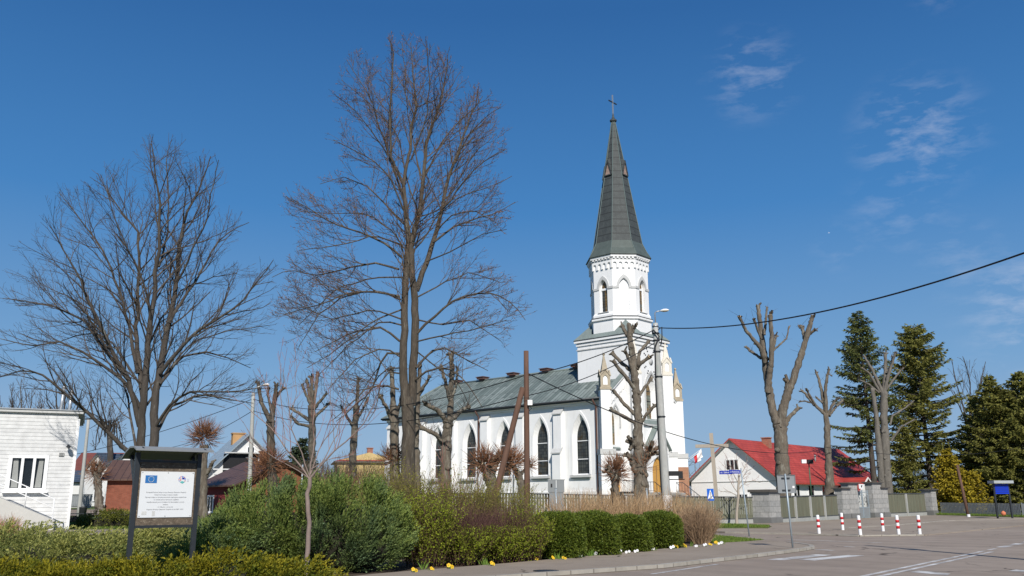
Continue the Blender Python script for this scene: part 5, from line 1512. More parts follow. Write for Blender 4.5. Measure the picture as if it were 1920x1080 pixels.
m_.add([(0, 0, -.5), (0, 7, -.5), (0, 7, zt), (0, 0, zt), (-Lw, 0, -.5), (-Lw, 7, -.5), (-Lw, 7, zt), (-Lw, 0, zt)], [(0, 1, 2, 3), (4, 5, 6, 7), (1, 5, 6, 2)], SIDING)
m_.build('wall', WB)
m_ = MB(); m_.box((-Lw / 2 + 0.05, 3.5, zt + 0.05), (Lw + 0.3, 7.3, 0.12), GREYTRIM); m_.box((-Lw / 2 + 0.05, 3.5, zt + 0.14), (Lw + 0.4, 7.4, 0.05), ZINC); m_.build('roof', WB)
m_ = MB(); m_.box((0.03, -0.02, zt / 2 - .2), (0.12, 0.1, zt - 0.1), WHITEPAINT); m_.build('corner_board', WB)
m_ = MB(); face2d(m_, TW, hole, -0.13, DARKGLASS); win = m_.build('window', WB)
m_ = MB(); ww = wx1 - wx0; f = 0.12
m_.slab([(wx0 - 0.10, wz0 - 0.10), (wx1 + 0.10, wz0 - 0.10), (wx1 + 0.10, wz1 + 0.08), (wx0 - 0.10, wz1 + 0.08)], TW, WHITEPAINT, -0.12, 0.03,
        [[(wx0 + ww * k / 3 + f / 2, wz0 + f * .6), (wx0 + ww * (k + 1) / 3 - f / 2, wz0 + f * .6), (wx0 + ww * (k + 1) / 3 - f / 2, wz1 - f * .5), (wx0 + ww * k / 3 + f / 2, wz1 - f * .5)] for k in range(3)], WHITEPAINT, 0.14)
m_.build('frame', win)
m_ = MB(); m_.box(((wx0 + wx1) / 2, -0.10, wz0 - 0.12), (ww + 0.4, 0.24, 0.05), WHITEPAINT); m_.build('sill', win)
m_ = MB(); face2d(m_, TW, [(wx0 + 0.1, wz0 + .1), (wx0 + 0.38, wz0 + .1), (wx0 + 0.3, wz1 - .1), (wx0 + 0.1, wz1 - .1)], -0.12, M('curtain', (0.30, 0.31, 0.30), 0.9)); m_.build('curtain', win); m_ = MB(); face2d(m_, TW, [(wx1 - 0.38, wz0 + .1), (wx1 - 0.12, wz0 + .1), (wx1 - 0.12, wz1 - .1), (wx1 - 0.3, wz1 - .1)], -0.12, M('curtain', (0.30, 0.31, 0.30), 0.9)); m_.build('curtain', win)
m_ = MB(); v0 = at(110, 852, 42.8).z - qz; m_.box((lx(110), -0.03, v0), (0.22, 0.06, 0.16), GREYTRIM)
for i in range(4): m_.box((lx(110), -0.065, v0 - .06 + i * .04), (0.18, 0.01, 0.015), DARKMETAL)
m_.build('wall_vent', WB)
m_ = MB(); v0 = at(122, 838, 42.8).z - qz; m_.tube([(lx(120), 0, v0), (lx(121), -0.25, v0), (lx(121), -0.3, v0 + .02)], 0.025, WHITEPAINT, 6); m_.box((lx(122), -0.35, v0), (0.16, 0.30, 0.13), DARKMETAL, R=Matrix.Rotation(0.5, 3, 'Y')); m_.build('camera', WB)
# access ramp along the front
rx0, rx1 = lx(2), lx(112)
z_hi = at(4, 931, 41.5).z - qz; z_lo = at(100, 976, 41.5).z - qz
m_ = MB()
m_.add([(rx0 - 4, -1.5, -0.6), (rx1, -1.5, -0.6), (rx1, -1.5, z_lo), (rx0, -1.5, z_hi), (rx0 - 4, -1.5, z_hi), (rx0 - 4, -0.02, -0.6), (rx1, -0.02, -0.6), (rx1, -0.02, z_lo), (rx0, -0.02, z_hi), (rx0 - 4, -0.02, z_hi)],
       [(0, 1, 2, 3, 4), (1, 6, 7, 2), (2, 7, 8, 3), (3, 8, 9, 4)], CEMENT)
m_.build('ramp', WB)
m_ = MB()
for dz in (0.95, 0.55):
    m_.tube([(rx0 - 3.5, -1.4, z_hi + dz), (rx0, -1.4, z_hi + dz), (rx1 - 0.1, -1.4, z_lo + dz), (rx1 - 0.1, -1.4, z_lo)], 0.025, WHITEPAINT, 8)
for t in (0.0, 0.5, 1.0):
    x = rx0 + (rx1 - 0.1 - rx0) * t; z = z_hi + (z_lo - z_hi) * t
    m_.tube([(x, -1.4, z), (x, -1.4, z + 0.95)], 0.025, WHITEPAINT, 8)
m_.build('handrail', WB)
for px in (95, 112):
    m_ = MB(); X_ = lx(px); m_.tube([(X_, 3, zt), (X_ + .05, 3, zt + (1.55 if px == 95 else 1.35))], 0.085, ZINC, 10); m_.lathe([(0.13, 0), (0.02, 0.12)], ZINC, 10, (X_ + .05, 3, zt + (1.55 if px == 95 else 1.35))); m_.build('flue', WB)
# bin, bench, mulch heap, lawn shrubs on the left
q = col_at(157, 60); m_ = MB(); m_.lathe([(0.2, 0), (0.24, 0.75), (0.26, 0.78), (0.2, 0.78), (0.19, 0.6)], DARKMETAL, 12); m_.tube([(0, .25, 0), (0, .25, .8)], .03, DARKMETAL, 6)
tag(m_.build('litter_bin', loc=q), 'dark litter bin at the foot of the pale pole on the lawn', 'bin')
q = col_at(150, 57); o = empty('park_bench', 'small dark bench on the lawn by the pale pole', 'bench', q, 0.1)
m_ = MB(); m_.box((0, 0, 0.44), (1.7, 0.4, 0.06), DARKMETAL); m_.build('seat', o)
for x in (-0.65, 0.65):
    m_ = MB(); m_.box((x, 0, 0.21), (0.08, 0.36, 0.42), DARKMETAL); m_.build('leg', o)
q = col_at(150, 54); rg = np.random.default_rng(2)
n = 900; a = rg.uniform(0, 6.28, n); r = np.sqrt(rg.uniform(0, 1, n)); C = np.stack([q.x + 1.0 * r * np.cos(a), q.y + 0.8 * r * np.sin(a), q.z + 0.3 * (1 - r ** 2) + rg.uniform(0, .05, n)], 1)
V, F = leaves_np(C, rg.normal(size=(n, 3)), 0.12, 0.07, rg)
tag(np_mesh('mulch_heap', V, F, [Mleaf('wood_chips', (0.20, 0.09, 0.05), (0.36, 0.19, 0.11), 0.9)]), 'heap of brown wood chips on the lawn near the bench', 'mulch heap')

# ---------------------------------------------------------------- bare trees
def inpoly(x, y, poly):
    c = False; n = len(poly); j = n - 1
    for i in range(n):
        xi, yi = poly[i]; xj, yj = poly[j]
        if (yi > y) != (yj > y) and x < (xj - xi) * (y - yi) / (yj - yi) + xi: c = not c
        j = i
    return c
def vrot(rng, d, ang):
    """d turned by ang about a random perpendicular"""
    while True:
        r = Vector((rng.gauss(0, 1), rng.gauss(0, 1), rng.gauss(0, 1)))
        s = r - d * r.dot(d)
        if s.length > 0.1: break
    s.normalize()
    return (d * math.cos(ang) + s * math.sin(ang)).normalized()
from mathutils import noise as mnoise
def knobble(mb, k, sc):
    mb.v = [tuple(Vector(v) + mnoise.noise_vector(Vector(v) * sc) * k + mnoise.noise_vector(Vector(v) * sc * 2.7) * k * 0.5) for v in mb.v]
class Tree:
    """dens: children per metre by level; ang: branching angle; up: upward bend per step; ratio: child length / parent length"""
    def __init__(s, seed, dens, ang=(0.6, 0.2), up=(0.05, 0.08, 0.1, 0.1), wig=0.14, ratio=0.5, rmin=0.007, maxlvl=4, poly=None, base=None, depth=99, minlen=0.25, seg=0.35, twigmax=99, jit=10):
        s.r = random.Random(seed); s.dens = dens; s.ang = ang; s.up = up; s.wig = wig; s.ratio = ratio
        s.rmin = rmin; s.maxlvl = maxlvl; s.poly = poly; s.base = base; s.depth = depth; s.minlen = minlen; s.seg = seg; s.jit = jit
        s.thin = 0.74; s.out = [[] for _ in range(6)]; s.tips = []; s.twigmax = twigmax
    def ok(s, p):
        if s.poly is None: return True
        x, y = proj(p)
        if s.jit: x += s.r.gauss(0, s.jit); y += s.r.gauss(0, s.jit)
        if not inpoly(x, y, s.poly): return False
        return abs(p.y - s.base.y) < s.depth
    def children(s, pts, rad, lvl, L, t0=0.15, k=1.0):
        n = len(pts) - 1
        nd = L * s.dens[min(lvl, len(s.dens) - 1)] * k
        cnt = int(nd) + (1 if s.r.random() < nd - int(nd) else 0)
        for j in range(cnt):
            t = t0 + (1 - t0) * (j + s.r.random()) / max(1, cnt)
            f = min(t * n, n - 1e-4); i = int(f); u = f - i
            p = pts[i].lerp(pts[i + 1], u); d = (pts[i + 1] - pts[i]).normalized(); r = rad[i] * (1 - u) + rad[i + 1] * u
            a = s.r.gauss(*s.ang)
            nd_ = vrot(s.r, d, a)
            if nd_.z < -0.25 and s.r.random() < 0.7: nd_.z *= -0.5; nd_.normalize()
            cl = L * s.ratio * (1.15 - 0.7 * t) * s.r.uniform(0.65, 1.3)
            cl = min(cl, s.twigmax)
            s.grow(p, nd_, max(cl, s.minlen), max(s.rmin, min(r * 0.55, 0.007 + cl * 0.013)), lvl + 1)
    def grow(s, p, d, L, r, lvl):
        n = max(2, min(8, int(L / s.seg)))
        st = L / n
        pts, rad = [p], [r]
        up = s.up[min(lvl, len(s.up) - 1)]
        for i in range(n):
            d = (d + Vector((s.r.gauss(0, s.wig), s.r.gauss(0, s.wig), s.r.gauss(0, s.wig) + up))).normalized()
            p = p + d * st
            if not s.ok(p): break
            pts.append(p); rad.append(max(s.rmin * 0.8, r * (1 - 0.72 * (i + 1) / n)))
        if len(pts) < 2: return
        s.out[min(lvl, 5)].append((pts, rad))
        if lvl < s.maxlvl and L > s.minlen * 1.3: s.children(pts, rad, lvl, L * len(pts) / (n + 1))
        if lvl >= 2: s.tips.append((pts[-1], d))
    def limb(s, pix, D, r0, r1, slope=None, off0=0.0, lvl=1, k=1.0, t0=0.2, dens=True):
        """a limb along picture points, receding or approaching by 'slope' metres over its length"""
        L = 0; r0 = r0 * s.thin
        if slope is None:
            q0, q1 = at(*pix[0], D), at(*pix[-1], D)
            slope = s.r.uniform(-0.75, 0.75) * (q1 - q0).length
        # resample
        q = [Vector((x, y)) for x, y in pix]
        ln = [0]
        for a, b in zip(q, q[1:]): ln.append(ln[-1] + (b - a).length)
        n = max(4, int(ln[-1] / 22))
        pts, rad = [], []
        for i in range(n + 1):
            l = ln[-1] * i / n
            j = max(k_ for k_ in range(len(ln)) if ln[k_] <= l + 1e-6); j = min(j, len(q) - 2)
            u = (l - ln[j]) / max(1e-6, ln[j + 1] - ln[j])
            a = q[j].lerp(q[j + 1], u)
            jx = s.r.gauss(0, 1.2) if 0 < i < n else 0
            t = i / n
            pts.append(at(a.x + jx, a.y + jx * 0.5, D + off0 + slope * t))
            rad.append(r0 + (r1 - r0) * t)
        s.out[lvl].append((pts, rad))
        L = sum((b - a).length for a, b in zip(pts, pts[1:]))
        if dens: s.children(pts, rad, lvl, L, t0, k)
        return pts, rad
    def build(s, name, label, base, group=None, trunk_mat=BARK, twig_mat=TWIG, buds=0, bud_mat=BUD, bud_size=0.06, sides=(14, 9, 6, 4, 3, 3), nbig=2, cat='tree'):
        o = empty(name, label, cat, base, 0, group)
        big = MB()
        Vs, Fs, off = [], [], 0
        for l in range(nbig):
            if not s.out[l]: continue
            V, F = tubes_np(s.out[l], sides[l], 1); Vs.append(V); Fs.append(F + off); off += len(V)
        # end caps for cut ends are left to cap()
        if Vs:
            b = Vector(base)
            np_mesh('trunk', np.concatenate(Vs) - np.array(b), np.concatenate(Fs), [trunk_mat], smooth=True, parent=o)
        Vs, Fs, off = [], [], 0
        for l in range(nbig, 6):
            if not s.out[l]: continue
            V, F = tubes_np(s.out[l], sides[l], 2); Vs.append(V); Fs.append(F + off); off += len(V)
        if Vs: np_mesh('crown', np.concatenate(Vs) - np.array(Vector(base)), np.concatenate(Fs), [twig_mat], smooth=False, parent=o)
        if buds and s.tips:
            rg = np.random.default_rng(7)
            T = np.array([t[0] for t in s.tips]) - np.array(Vector(base)); Dr = np.array([t[1] for t in s.tips])
            idx = rg.integers(0, len(T), buds)
            C = T[idx] - Dr[idx] * rg.uniform(0, 0.35, (buds, 1))
            V, F = leaves_np(C, Dr[idx] + rg.normal(0, 0.7, (buds, 3)), bud_size * rg.uniform(.6, 1.3, buds), bud_size * 0.6, rg)
            np_mesh('buds', V, F, [bud_mat], parent=o)
        return o
def trunk_limb(T, pix, D, radii, flare=None):
    """main stem with a radius for every given point"""
    q = [at(x, y, D) for x, y in pix]
    pts, rad = [], []
    for i in range(len(q) - 1):
        for k in range(3):
            u = k / 3
            p = q[i].lerp(q[i + 1], u) + Vector((T.r.gauss(0, .02), T.r.gauss(0, .03), 0)) * (1 if (i or k) else 0)
            pts.append(p); rad.append(radii[i] * (1 - u) + radii[i + 1] * u)
    pts.append(q[-1]); rad.append(radii[-1])
    T.out[0].append((pts, rad))
    return pts, rad

# the tall tree in the middle
D = 46.0
POLY_TALL = [(698, 62), (740, 55), (800, 60), (850, 92), (885, 140), (935, 180), (962, 250), (958, 312), (942, 345), (975, 375), (960, 425), (905, 470), (962, 515), (1003, 556), (980, 640), (965, 660), (905, 692), (850, 700), (760, 780), (690, 800), (640, 800), (590, 740), (552, 680), (508, 640), (498, 580), (520, 520), (545, 470), (526, 370), (558, 335), (614, 330), (640, 290), (605, 250), (618, 165), (640, 105)]
base = at(765, 985, D); base.z = gz(base.x, base.y)
T = Tree(11, (0.0, 2.2, 3.3, 4.2, 4.2), (0.58, 0.16), (0.05, 0.06, 0.06, 0.05), 0.09, 0.50, 0.0058, 4, POLY_TALL, base, 6.5, 0.26, 0.36, 2.3)
trunk_limb(T, [(766, 992), (765, 930), (764, 860), (766, 790), (763, 745)], D, [0.52, 0.38, 0.35, 0.33, 0.32])
def stem(pix, rr, off=0.0, k=1.0, slope=0.0, dd=True):
    q = [at(x, y, D + off + slope * i / (len(pix) - 1)) for i, (x, y) in enumerate(pix)]
    pts, rad = [], []
    for i in range(len(q) - 1):
        for j in range(3):
            u = j / 3; pts.append(q[i].lerp(q[i + 1], u) + Vector((T.r.gauss(0, .02), T.r.gauss(0, .03), 0))); rad.append(rr[i] * (1 - u) + rr[i + 1] * u)
    pts.append(q[-1]); rad.append(rr[-1])
    T.out[1].append((pts, rad))
    L = sum((b - a).length for a, b in zip(pts, pts[1:]))
    if dd: T.children(pts, rad, 1, L * 0.55, 0.35, k * 1.6)
stem([(760, 760), (757, 690), (757, 620), (759, 558), (762, 490), (766, 445), (760, 400), (757, 350)], [0.24, 0.21, 0.19, 0.18, 0.16, 0.14, 0.12, 0.10], -0.1)
stem([(772, 760), (775, 690), (779, 600), (777, 545), (771, 500), (771, 463), (778, 425), (786, 403), (794, 328), (799, 268), (818, 213), (832, 160), (840, 110)], [0.24, 0.21, 0.20, 0.18, 0.16, 0.15, 0.13, 0.12, 0.10, 0.08, 0.06, 0.04, 0.02], 0.25, slope=-1.0)
stem([(757, 350), (762, 310), (769, 282), (771, 236), (781, 199), (775, 140), (770, 80)], [0.10, 0.09, 0.08, 0.07, 0.06, 0.035, 0.015], -0.1, slope=0.8)
stem([(757, 350), (745, 320), (733, 295), (730, 231), (734, 160), (738, 100), (728, 70)], [0.09, 0.08, 0.07, 0.06, 0.05, 0.03, 0.012], -0.1, slope=-1.5)
stem([(781, 545), (799, 495), (815, 444), (829, 393), (841, 333), (855, 296), (868, 258), (885, 210), (905, 180)], [0.16, 0.14, 0.12, 0.10, 0.09, 0.075, 0.06, 0.04, 0.015], 0.2, slope=1.2)
for pix, r0, sl in (
    ([(757, 372), (735, 310), (716, 250), (693, 180), (672, 150), (650, 112)], 0.08, 1.5),
    ([(760, 400), (730, 330), (700, 300), (660, 280), (625, 262)], 0.07, -2.0),
    ([(757, 420), (720, 380), (690, 350), (640, 330), (600, 345)], 0.07, 2.4),
    ([(755, 484), (725, 458), (688, 440), (623, 419), (577, 389), (535, 368)], 0.09, -1.5),
    ([(748, 505), (707, 493), (651, 502), (600, 518), (540, 505), (510, 520)], 0.08, 2.0),
    ([(750, 556), (697, 546), (646, 551), (590, 575), (530, 590)], 0.08, -2.2),
    ([(751, 562), (714, 545), (677, 548), (640, 558), (600, 590), (560, 650)], 0.08, 1.0),
    ([(750, 640), (720, 614), (677, 618), (640, 632), (590, 660)], 0.085, -1.4),
    ([(750, 663), (725, 662), (710, 688), (703, 725), (662, 765), (630, 790)], 0.085, 1.4),
    ([(748, 730), (718, 721), (690, 725), (655, 760), (620, 790)], 0.08, -1.0),
    ([(748, 700), (735, 690), (715, 715), (705, 770), (690, 790)], 0.06, -2.0),
    ([(782, 625), (803, 600), (845, 570), (880, 552), (925, 548), (965, 572), (985, 600)], 0.10, -1.6),
    ([(780, 690), (800, 665), (830, 650), (870, 672), (915, 695)], 0.09, 1.2),
    ([(779, 712), (805, 690), (840, 690), (875, 715), (905, 765)], 0.08, -1.8),
    ([(812, 455), (841, 430), (882, 412), (933, 400), (966, 379)], 0.085, 1.2),
    ([(815, 440), (850, 400), (890, 395), (935, 420)], 0.06, -2.0),
    ([(797, 330), (827, 268), (859, 227), (901, 190), (920, 185)], 0.07, 1.8),
    ([(829, 393), (870, 340), (910, 300), (950, 280)], 0.065, -1.4),
    ([(786, 403), (760, 330), (745, 250), (700, 200), (640, 150)], 0.06, 2.5),
    ([(771, 300), (800, 220), (805, 150), (800, 75)], 0.06, -1.6),
    ([(775, 470), (800, 440), (850, 350), (880, 300), (930, 250)], 0.06, 2.6),
    ([(762, 500), (745, 440), (690, 400), (600, 400), (560, 395)], 0.06, 2.8),
    ([(777, 560), (830, 530), (880, 510), (940, 530)], 0.06, 2.6),
    ([(757, 600), (700, 580), (620, 600), (540, 560)], 0.06, -2.9),
    ([(755, 610), (715, 600), (660, 640), (600, 700)], 0.06, 2.2), ([(752, 670), (720, 650), (670, 670), (615, 730)], 0.06, -2.4),
    ([(750, 690), (720, 690), (685, 740), (660, 790)], 0.05, 2.6), ([(754, 580), (700, 600), (640, 650), (575, 690)], 0.06, -1.8),
    ([(755, 520), (700, 520), (630, 540), (560, 610)], 0.06, 2.0), ([(756, 460), (700, 440), (640, 460), (560, 470)], 0.06, -2.4),
    ([(785, 600), (830, 610), (880, 600), (940, 640)], 0.06, 2.2), ([(783, 640), (820, 630), (880, 620), (950, 600)], 0.06, -2.4),
    ([(783, 660), (820, 690), (860, 720), (880, 760)], 0.05, 1.8), ([(800, 490), (850, 470), (900, 440), (950, 430)], 0.055, -2.8),
    ([(825, 400), (860, 370), (920, 350), (960, 330)], 0.05, 2.8), ([(845, 320), (880, 250), (910, 220), (940, 200)], 0.05, -1.8),
    ([(790, 330), (770, 250), (760, 170), (755, 80)], 0.05, 1.8), ([(735, 300), (700, 250), (660, 200), (630, 180)], 0.05, -2.6)):
    T.limb(pix, D, r0, 0.015, sl, k=0.9)
T.build('tall_bare_tree', 'tallest bare tree with twin stems and reddish buds before the far church end', base, None, BARK, TWIG, 24000, BUD, 0.06)

# the spreading tree on the left
D = 34.0
POLY_LEFT = [(275, 246), (322, 250), (402, 283), (418, 310), (404, 378), (475, 410), (455, 452), (445, 500), (512, 478), (538, 510), (505, 570), (525, 600), (515, 645), (465, 685), (525, 715), (490, 770), (385, 775), (305, 838), (240, 838), (100, 795), (0, 725), (-70, 660), (-40, 610), (60, 605), (-5, 560), (10, 520), (28, 455), (72, 415), (98, 348), (172, 338), (182, 305), (240, 298)]
base = at(275, 985, D); base.z = gz(base.x, base.y)
T = Tree(23, (0.0, 2.3, 3.3, 4.2, 4.2), (0.58, 0.17), (0.05, 0.05, 0.06, 0.05), 0.11, 0.50, 0.0046, 4, POLY_LEFT, base, 5.5, 0.22, 0.33, 2.2)
trunk_limb(T, [(274, 1000), (274, 930), (275, 880), (277, 845)], D, [0.50, 0.40, 0.36, 0.34])
def st(pix, r0, r1, sl, k=1.0, t0=0.2): T.limb(pix, D, r0, r1, sl, k=k, t0=t0)
st([(284, 868), (290, 820), (290, 773), (294, 727), (300, 690), (318, 606), (332, 529), (337, 457), (351, 394), (376, 351), (395, 293)], 0.24, 0.018, 0.6, 0.9)
st([(268, 868), (264, 833), (268, 780), (272, 721), (279, 625), (289, 539), (298, 457), (301, 384), (290, 320), (284, 270)], 0.22, 0.018, -0.8, 0.9)
st([(268, 745), (262, 700), (255, 620), (258, 539), (262, 481), (258, 433), (230, 400), (195, 350), (183, 325)], 0.14, 0.014, 1.6)
st([(262, 800), (250, 745), (241, 712), (222, 680), (202, 640), (169, 572), (144, 510), (120, 471), (95, 425)], 0.14, 0.014, -1.8)
st([(258, 700), (245, 620), (231, 567), (212, 510), (188, 461), (159, 423), (111, 360)], 0.10, 0.012, 0.8)
st([(243, 715), (215, 682), (185, 640), (159, 601), (96, 572), (29, 563), (5, 560)], 0.10, 0.012, 2.0)
st([(266, 770), (240, 720), (200, 690), (160, 662), (110, 640), (60, 650), (0, 635)], 0.10, 0.012, -1.6)
st([(268, 862), (243, 850), (204, 812), (170, 778), (128, 744), (85, 705), (47, 692), (-5, 708)], 0.13, 0.014, -2.4)
st([(255, 840), (245, 780), (238, 735), (225, 700), (190, 670), (150, 660)], 0.07, 0.012, 2.6)
st([(300, 700), (325, 670), (347, 640), (395, 606), (448, 572), (481, 529), (512, 488)], 0.11, 0.013, -1.2)
st([(300, 720), (332, 672), (385, 659), (430, 672), (470, 690)], 0.08, 0.012, 1.8)
st([(318, 606), (345, 560), (376, 510), (400, 466), (424, 437), (467, 417)], 0.09, 0.012, 1.6)
st([(332, 529), (360, 470), (385, 420), (395, 360), (410, 300)], 0.06, 0.012, -2.2)
st([(289, 820), (305, 785), (324, 760), (375, 739), (426, 748), (475, 756)], 0.09, 0.012, 1.4)
st([(292, 800), (318, 760), (349, 735), (426, 735), (500, 728)], 0.08, 0.012, -2.0)
st([(298, 500), (315, 430), (318, 360), (310, 300), (322, 262)], 0.06, 0.012, 2.2)
st([(282, 600), (270, 520), (240, 470), (212, 400), (200, 340)], 0.06, 0.012, -2.0)
st([(272, 660), (300, 600), (345, 540), (400, 520), (445, 512)], 0.06, 0.012, 2.8)
st([(275, 760), (320, 690), (360, 640), (430, 620), (505, 610)], 0.06, 0.012, 2.9)
st([(262, 720), (210, 640), (130, 600), (60, 520)], 0.06, 0.012, 2.9)
T.build('spreading_bare_tree', 'bare many-stemmed tree with a wide crown behind the notice board', base, None, BARK2, TWIG2)

# ---------------------------------------------------------------- pollarded trees
def pollard(name, label, D, trunks, limbs, seed, mat=POLLARDBARK, shoots=(), stubs=True, group='pollarded trees', twigs=0):
    rng = random.Random(seed)
    b = at(*trunks[0][0][0], D); z0 = gz(b.x, b.y); base = Vector((b.x, b.y, z0))
    o = empty(name, label, 'tree', base, 0, group)
    m_ = MB()
    def run(pix, rad, sl, off, cap=True, sides=12):
        n = len(pix)
        q = [at(x, y, D + off + sl * i / max(1, n - 1)) for i, (x, y) in enumerate(pix)]
        pts, rr = [], []
        for i in range(n - 1):
            for k in range(8):
                u = k / 8
                pts.append(q[i].lerp(q[i + 1], u) - base + Vector((rng.gauss(0, .015), rng.gauss(0, .015), 0)))
                rr.append((rad[i] * (1 - u) + rad[i + 1] * u) * rng.uniform(0.90, 1.12))
        pts.append(q[-1] - base); rr.append(rad[-1])
        return pts, rr
    for pix, rad in trunks:
        pts, rr = run(pix, rad, 0, 0)
        if pts[0].z > 0.1: pts = [Vector((pts[0].x, pts[0].y, -0.1))] + pts; rr = [rr[0] * 1.25] + rr
        m_.tube(pts, rr, mat, 16)
        for _ in range(int(len(pts) * 0.45)):
            i = rng.randrange(2, len(pts) - 1); a_ = rng.uniform(0, 6.283); r_ = rr[i]
            c_ = pts[i] + Vector((math.cos(a_), math.sin(a_), 0)) * r_ * 0.92
            d_ = Vector((math.cos(a_), math.sin(a_), rng.uniform(0, .6))).normalized(); q_ = rng.uniform(.18, .42) * r_
            m_.tube([c_ - d_ * q_ * .5, c_ + d_ * q_ * .35, c_ + d_ * q_ * .7], [q_ * 1.5, q_ * 1.15, q_ * .7], mat, 8)
    knobble(m_, 0.045, 3.0)
    m_.build('trunk', o)
    heads = []
    for pix, r0, r1, sl in limbs:
        n = len(pix); rad = [r0 + (r1 - r0) * i / (n - 1) for i in range(n)]
        pts, rr = run(pix, rad, sl, 0)
        rr[-1] *= 1.25; rr[-2] *= 1.15
        l_ = MB(); l_.tube(pts, rr, mat, 9, caps=False); knobble(l_, 0.028, 3.5)
        dl = (pts[-1] - pts[-2]).normalized(); l_.tube([pts[-1] - dl * .02, pts[-1] + dl * .015], [rr[-1] * .98, rr[-1] * .85], CUTWOOD if rng.random() < .35 else mat, 9)
        d = (pts[-1] - pts[-2]).normalized()
        if stubs:
            for k in range(rng.randint(3, 5)):
                sd = vrot(rng, d, rng.uniform(0.4, 1.1)); p = pts[-1] - d * rng.uniform(0, .25)
                l_.tube([p, p + sd * r1 * rng.uniform(1.8, 3.2)], [r1 * .55, r1 * .5], mat, 6, caps=False); e_ = p + sd * r1 * 2.2
                if rng.random() < .6:
                    c_ = p + sd * r1 * rng.uniform(.8, 1.4); l_.tube([c_, c_ + sd * .02], [r1 * .50, r1 * .42], CUTWOOD, 6)
        l_.build('limb', o)
        heads.append((pts, rr))
    if twigs:
        paths = []
        for pts, rr in heads:
            for k in range(twigs):
                i = rng.randrange(len(pts) // 2, len(pts)); d = vrot(rng, Vector((0, 0, 1)), rng.uniform(0.3, 1.6))
                L = rng.uniform(.4, 1.3); p = pts[i]; P = [p]
                for _ in range(3): d = (d + Vector((rng.gauss(0, .15), rng.gauss(0, .15), .05))).normalized(); p = p + d * L / 3; P.append(p)
                paths.append((P, [.012, .01, .008, .005]))
        V, F = tubes_np(paths, 3); np_mesh('sprays', V, F, [TWIG], parent=o)
    if shoots:
        paths = []
        for (px, py, off, R, n, L0, L1) in shoots:
            c = at(px, py, D + off) - base
            for k in range(n):
                d = Vector((rng.gauss(0, 1), rng.gauss(0, 1), rng.gauss(0.25, 1))).normalized()
                p = c + d * R * rng.uniform(.2, 1.0); d = (d + Vector((0, 0, .35)) + Vector((rng.gauss(0, .3), rng.gauss(0, .3), rng.gauss(0, .2)))).normalized()
                L = rng.uniform(L0, L1); P = [p]
                for _ in range(3): d = (d + Vector((rng.gauss(0, .12), rng.gauss(0, .12), .06))).normalized(); p = p + d * L / 3; P.append(p)
                paths.append((P, [.016, .013, .010, .006]))
        V, F = tubes_np(paths, 3); np_mesh('shoots', V, F, [SHOOT], parent=o)
    return o
pollard('pollarded_tree', 'tall pollarded tree with two forked stems above the red roof', 66,
  [([(1472, 985), (1470, 930), (1467, 867), (1463, 804), (1456, 790)], [.62, .55, .50, .47, .34])],
  [([(1460, 800), (1448, 767), (1441, 727), (1435, 682), (1430, 645), (1424, 597), (1421, 573)], .36, .13, 0.8),
   ([(1434, 679), (1426, 653), (1398, 619), (1386, 593)], .17, .10, -1.5), ([(1427, 672), (1412, 662), (1398, 650)], .11, .09, 0.8),
   ([(1440, 735), (1443, 700), (1446, 682), (1447, 630), (1444, 590)], .24, .14, -0.8), ([(1440, 675), (1430, 655), (1415, 643)], .11, .08, 0.6),
   ([(1447, 660), (1460, 648), (1474, 636), (1480, 612)], .09, .05, 0.8), ([(1427, 635), (1413, 597)], .10, .08, -0.5), ([(1433, 628), (1436, 600), (1438, 577)], .10, .07, 0.5), ([(1446, 665), (1452, 640), (1455, 628)], .12, .10, 0.3),
   ([(1462, 806), (1468, 767), (1478, 734), (1486, 716), (1499, 675), (1510, 641), (1519, 608), (1524, 591)], .37, .13, -1.0),
   ([(1476, 740), (1478, 716)], .26, .22, 0), ([(1510, 642), (1505, 620), (1502, 611)], .13, .12, 0.4), ([(1514, 630), (1523, 622), (1530, 618)], .12, .09, -0.4),
   ([(1467, 805), (1480, 782), (1498, 764)], .20, .12, 0.6)], 1, twigs=3)
pollard('pollarded_tree', 'smaller pollarded tree right of the tall one, against the red roof', 70,
  [([(1556, 975), (1554, 930), (1556, 893), (1552, 834), (1549, 775)], [.46, .40, .28, .24, .21])],
  [([(1549, 782), (1541, 734), (1536, 715), (1530, 697)], .15, .09, 0.5), ([(1549, 775), (1547, 734), (1551, 706), (1555, 692)], .15, .09, -0.5), ([(1552, 700), (1560, 705)], .05, .04, 0),
   ([(1546, 776), (1524, 756), (1510, 738), (1502, 732)], .13, .08, 0.8), ([(1532, 764), (1520, 745), (1512, 730)], .10, .08, -0.6), ([(1522, 755), (1508, 752), (1499, 753)], .07, .05, 0.2), ([(1543, 756), (1530, 745)], .08, .07, 0.2),
   ([(1552, 777), (1565, 752), (1574, 746)], .11, .08, -0.5), ([(1554, 780), (1568, 762), (1580, 750)], .11, .08, 0.6)], 2, twigs=2)
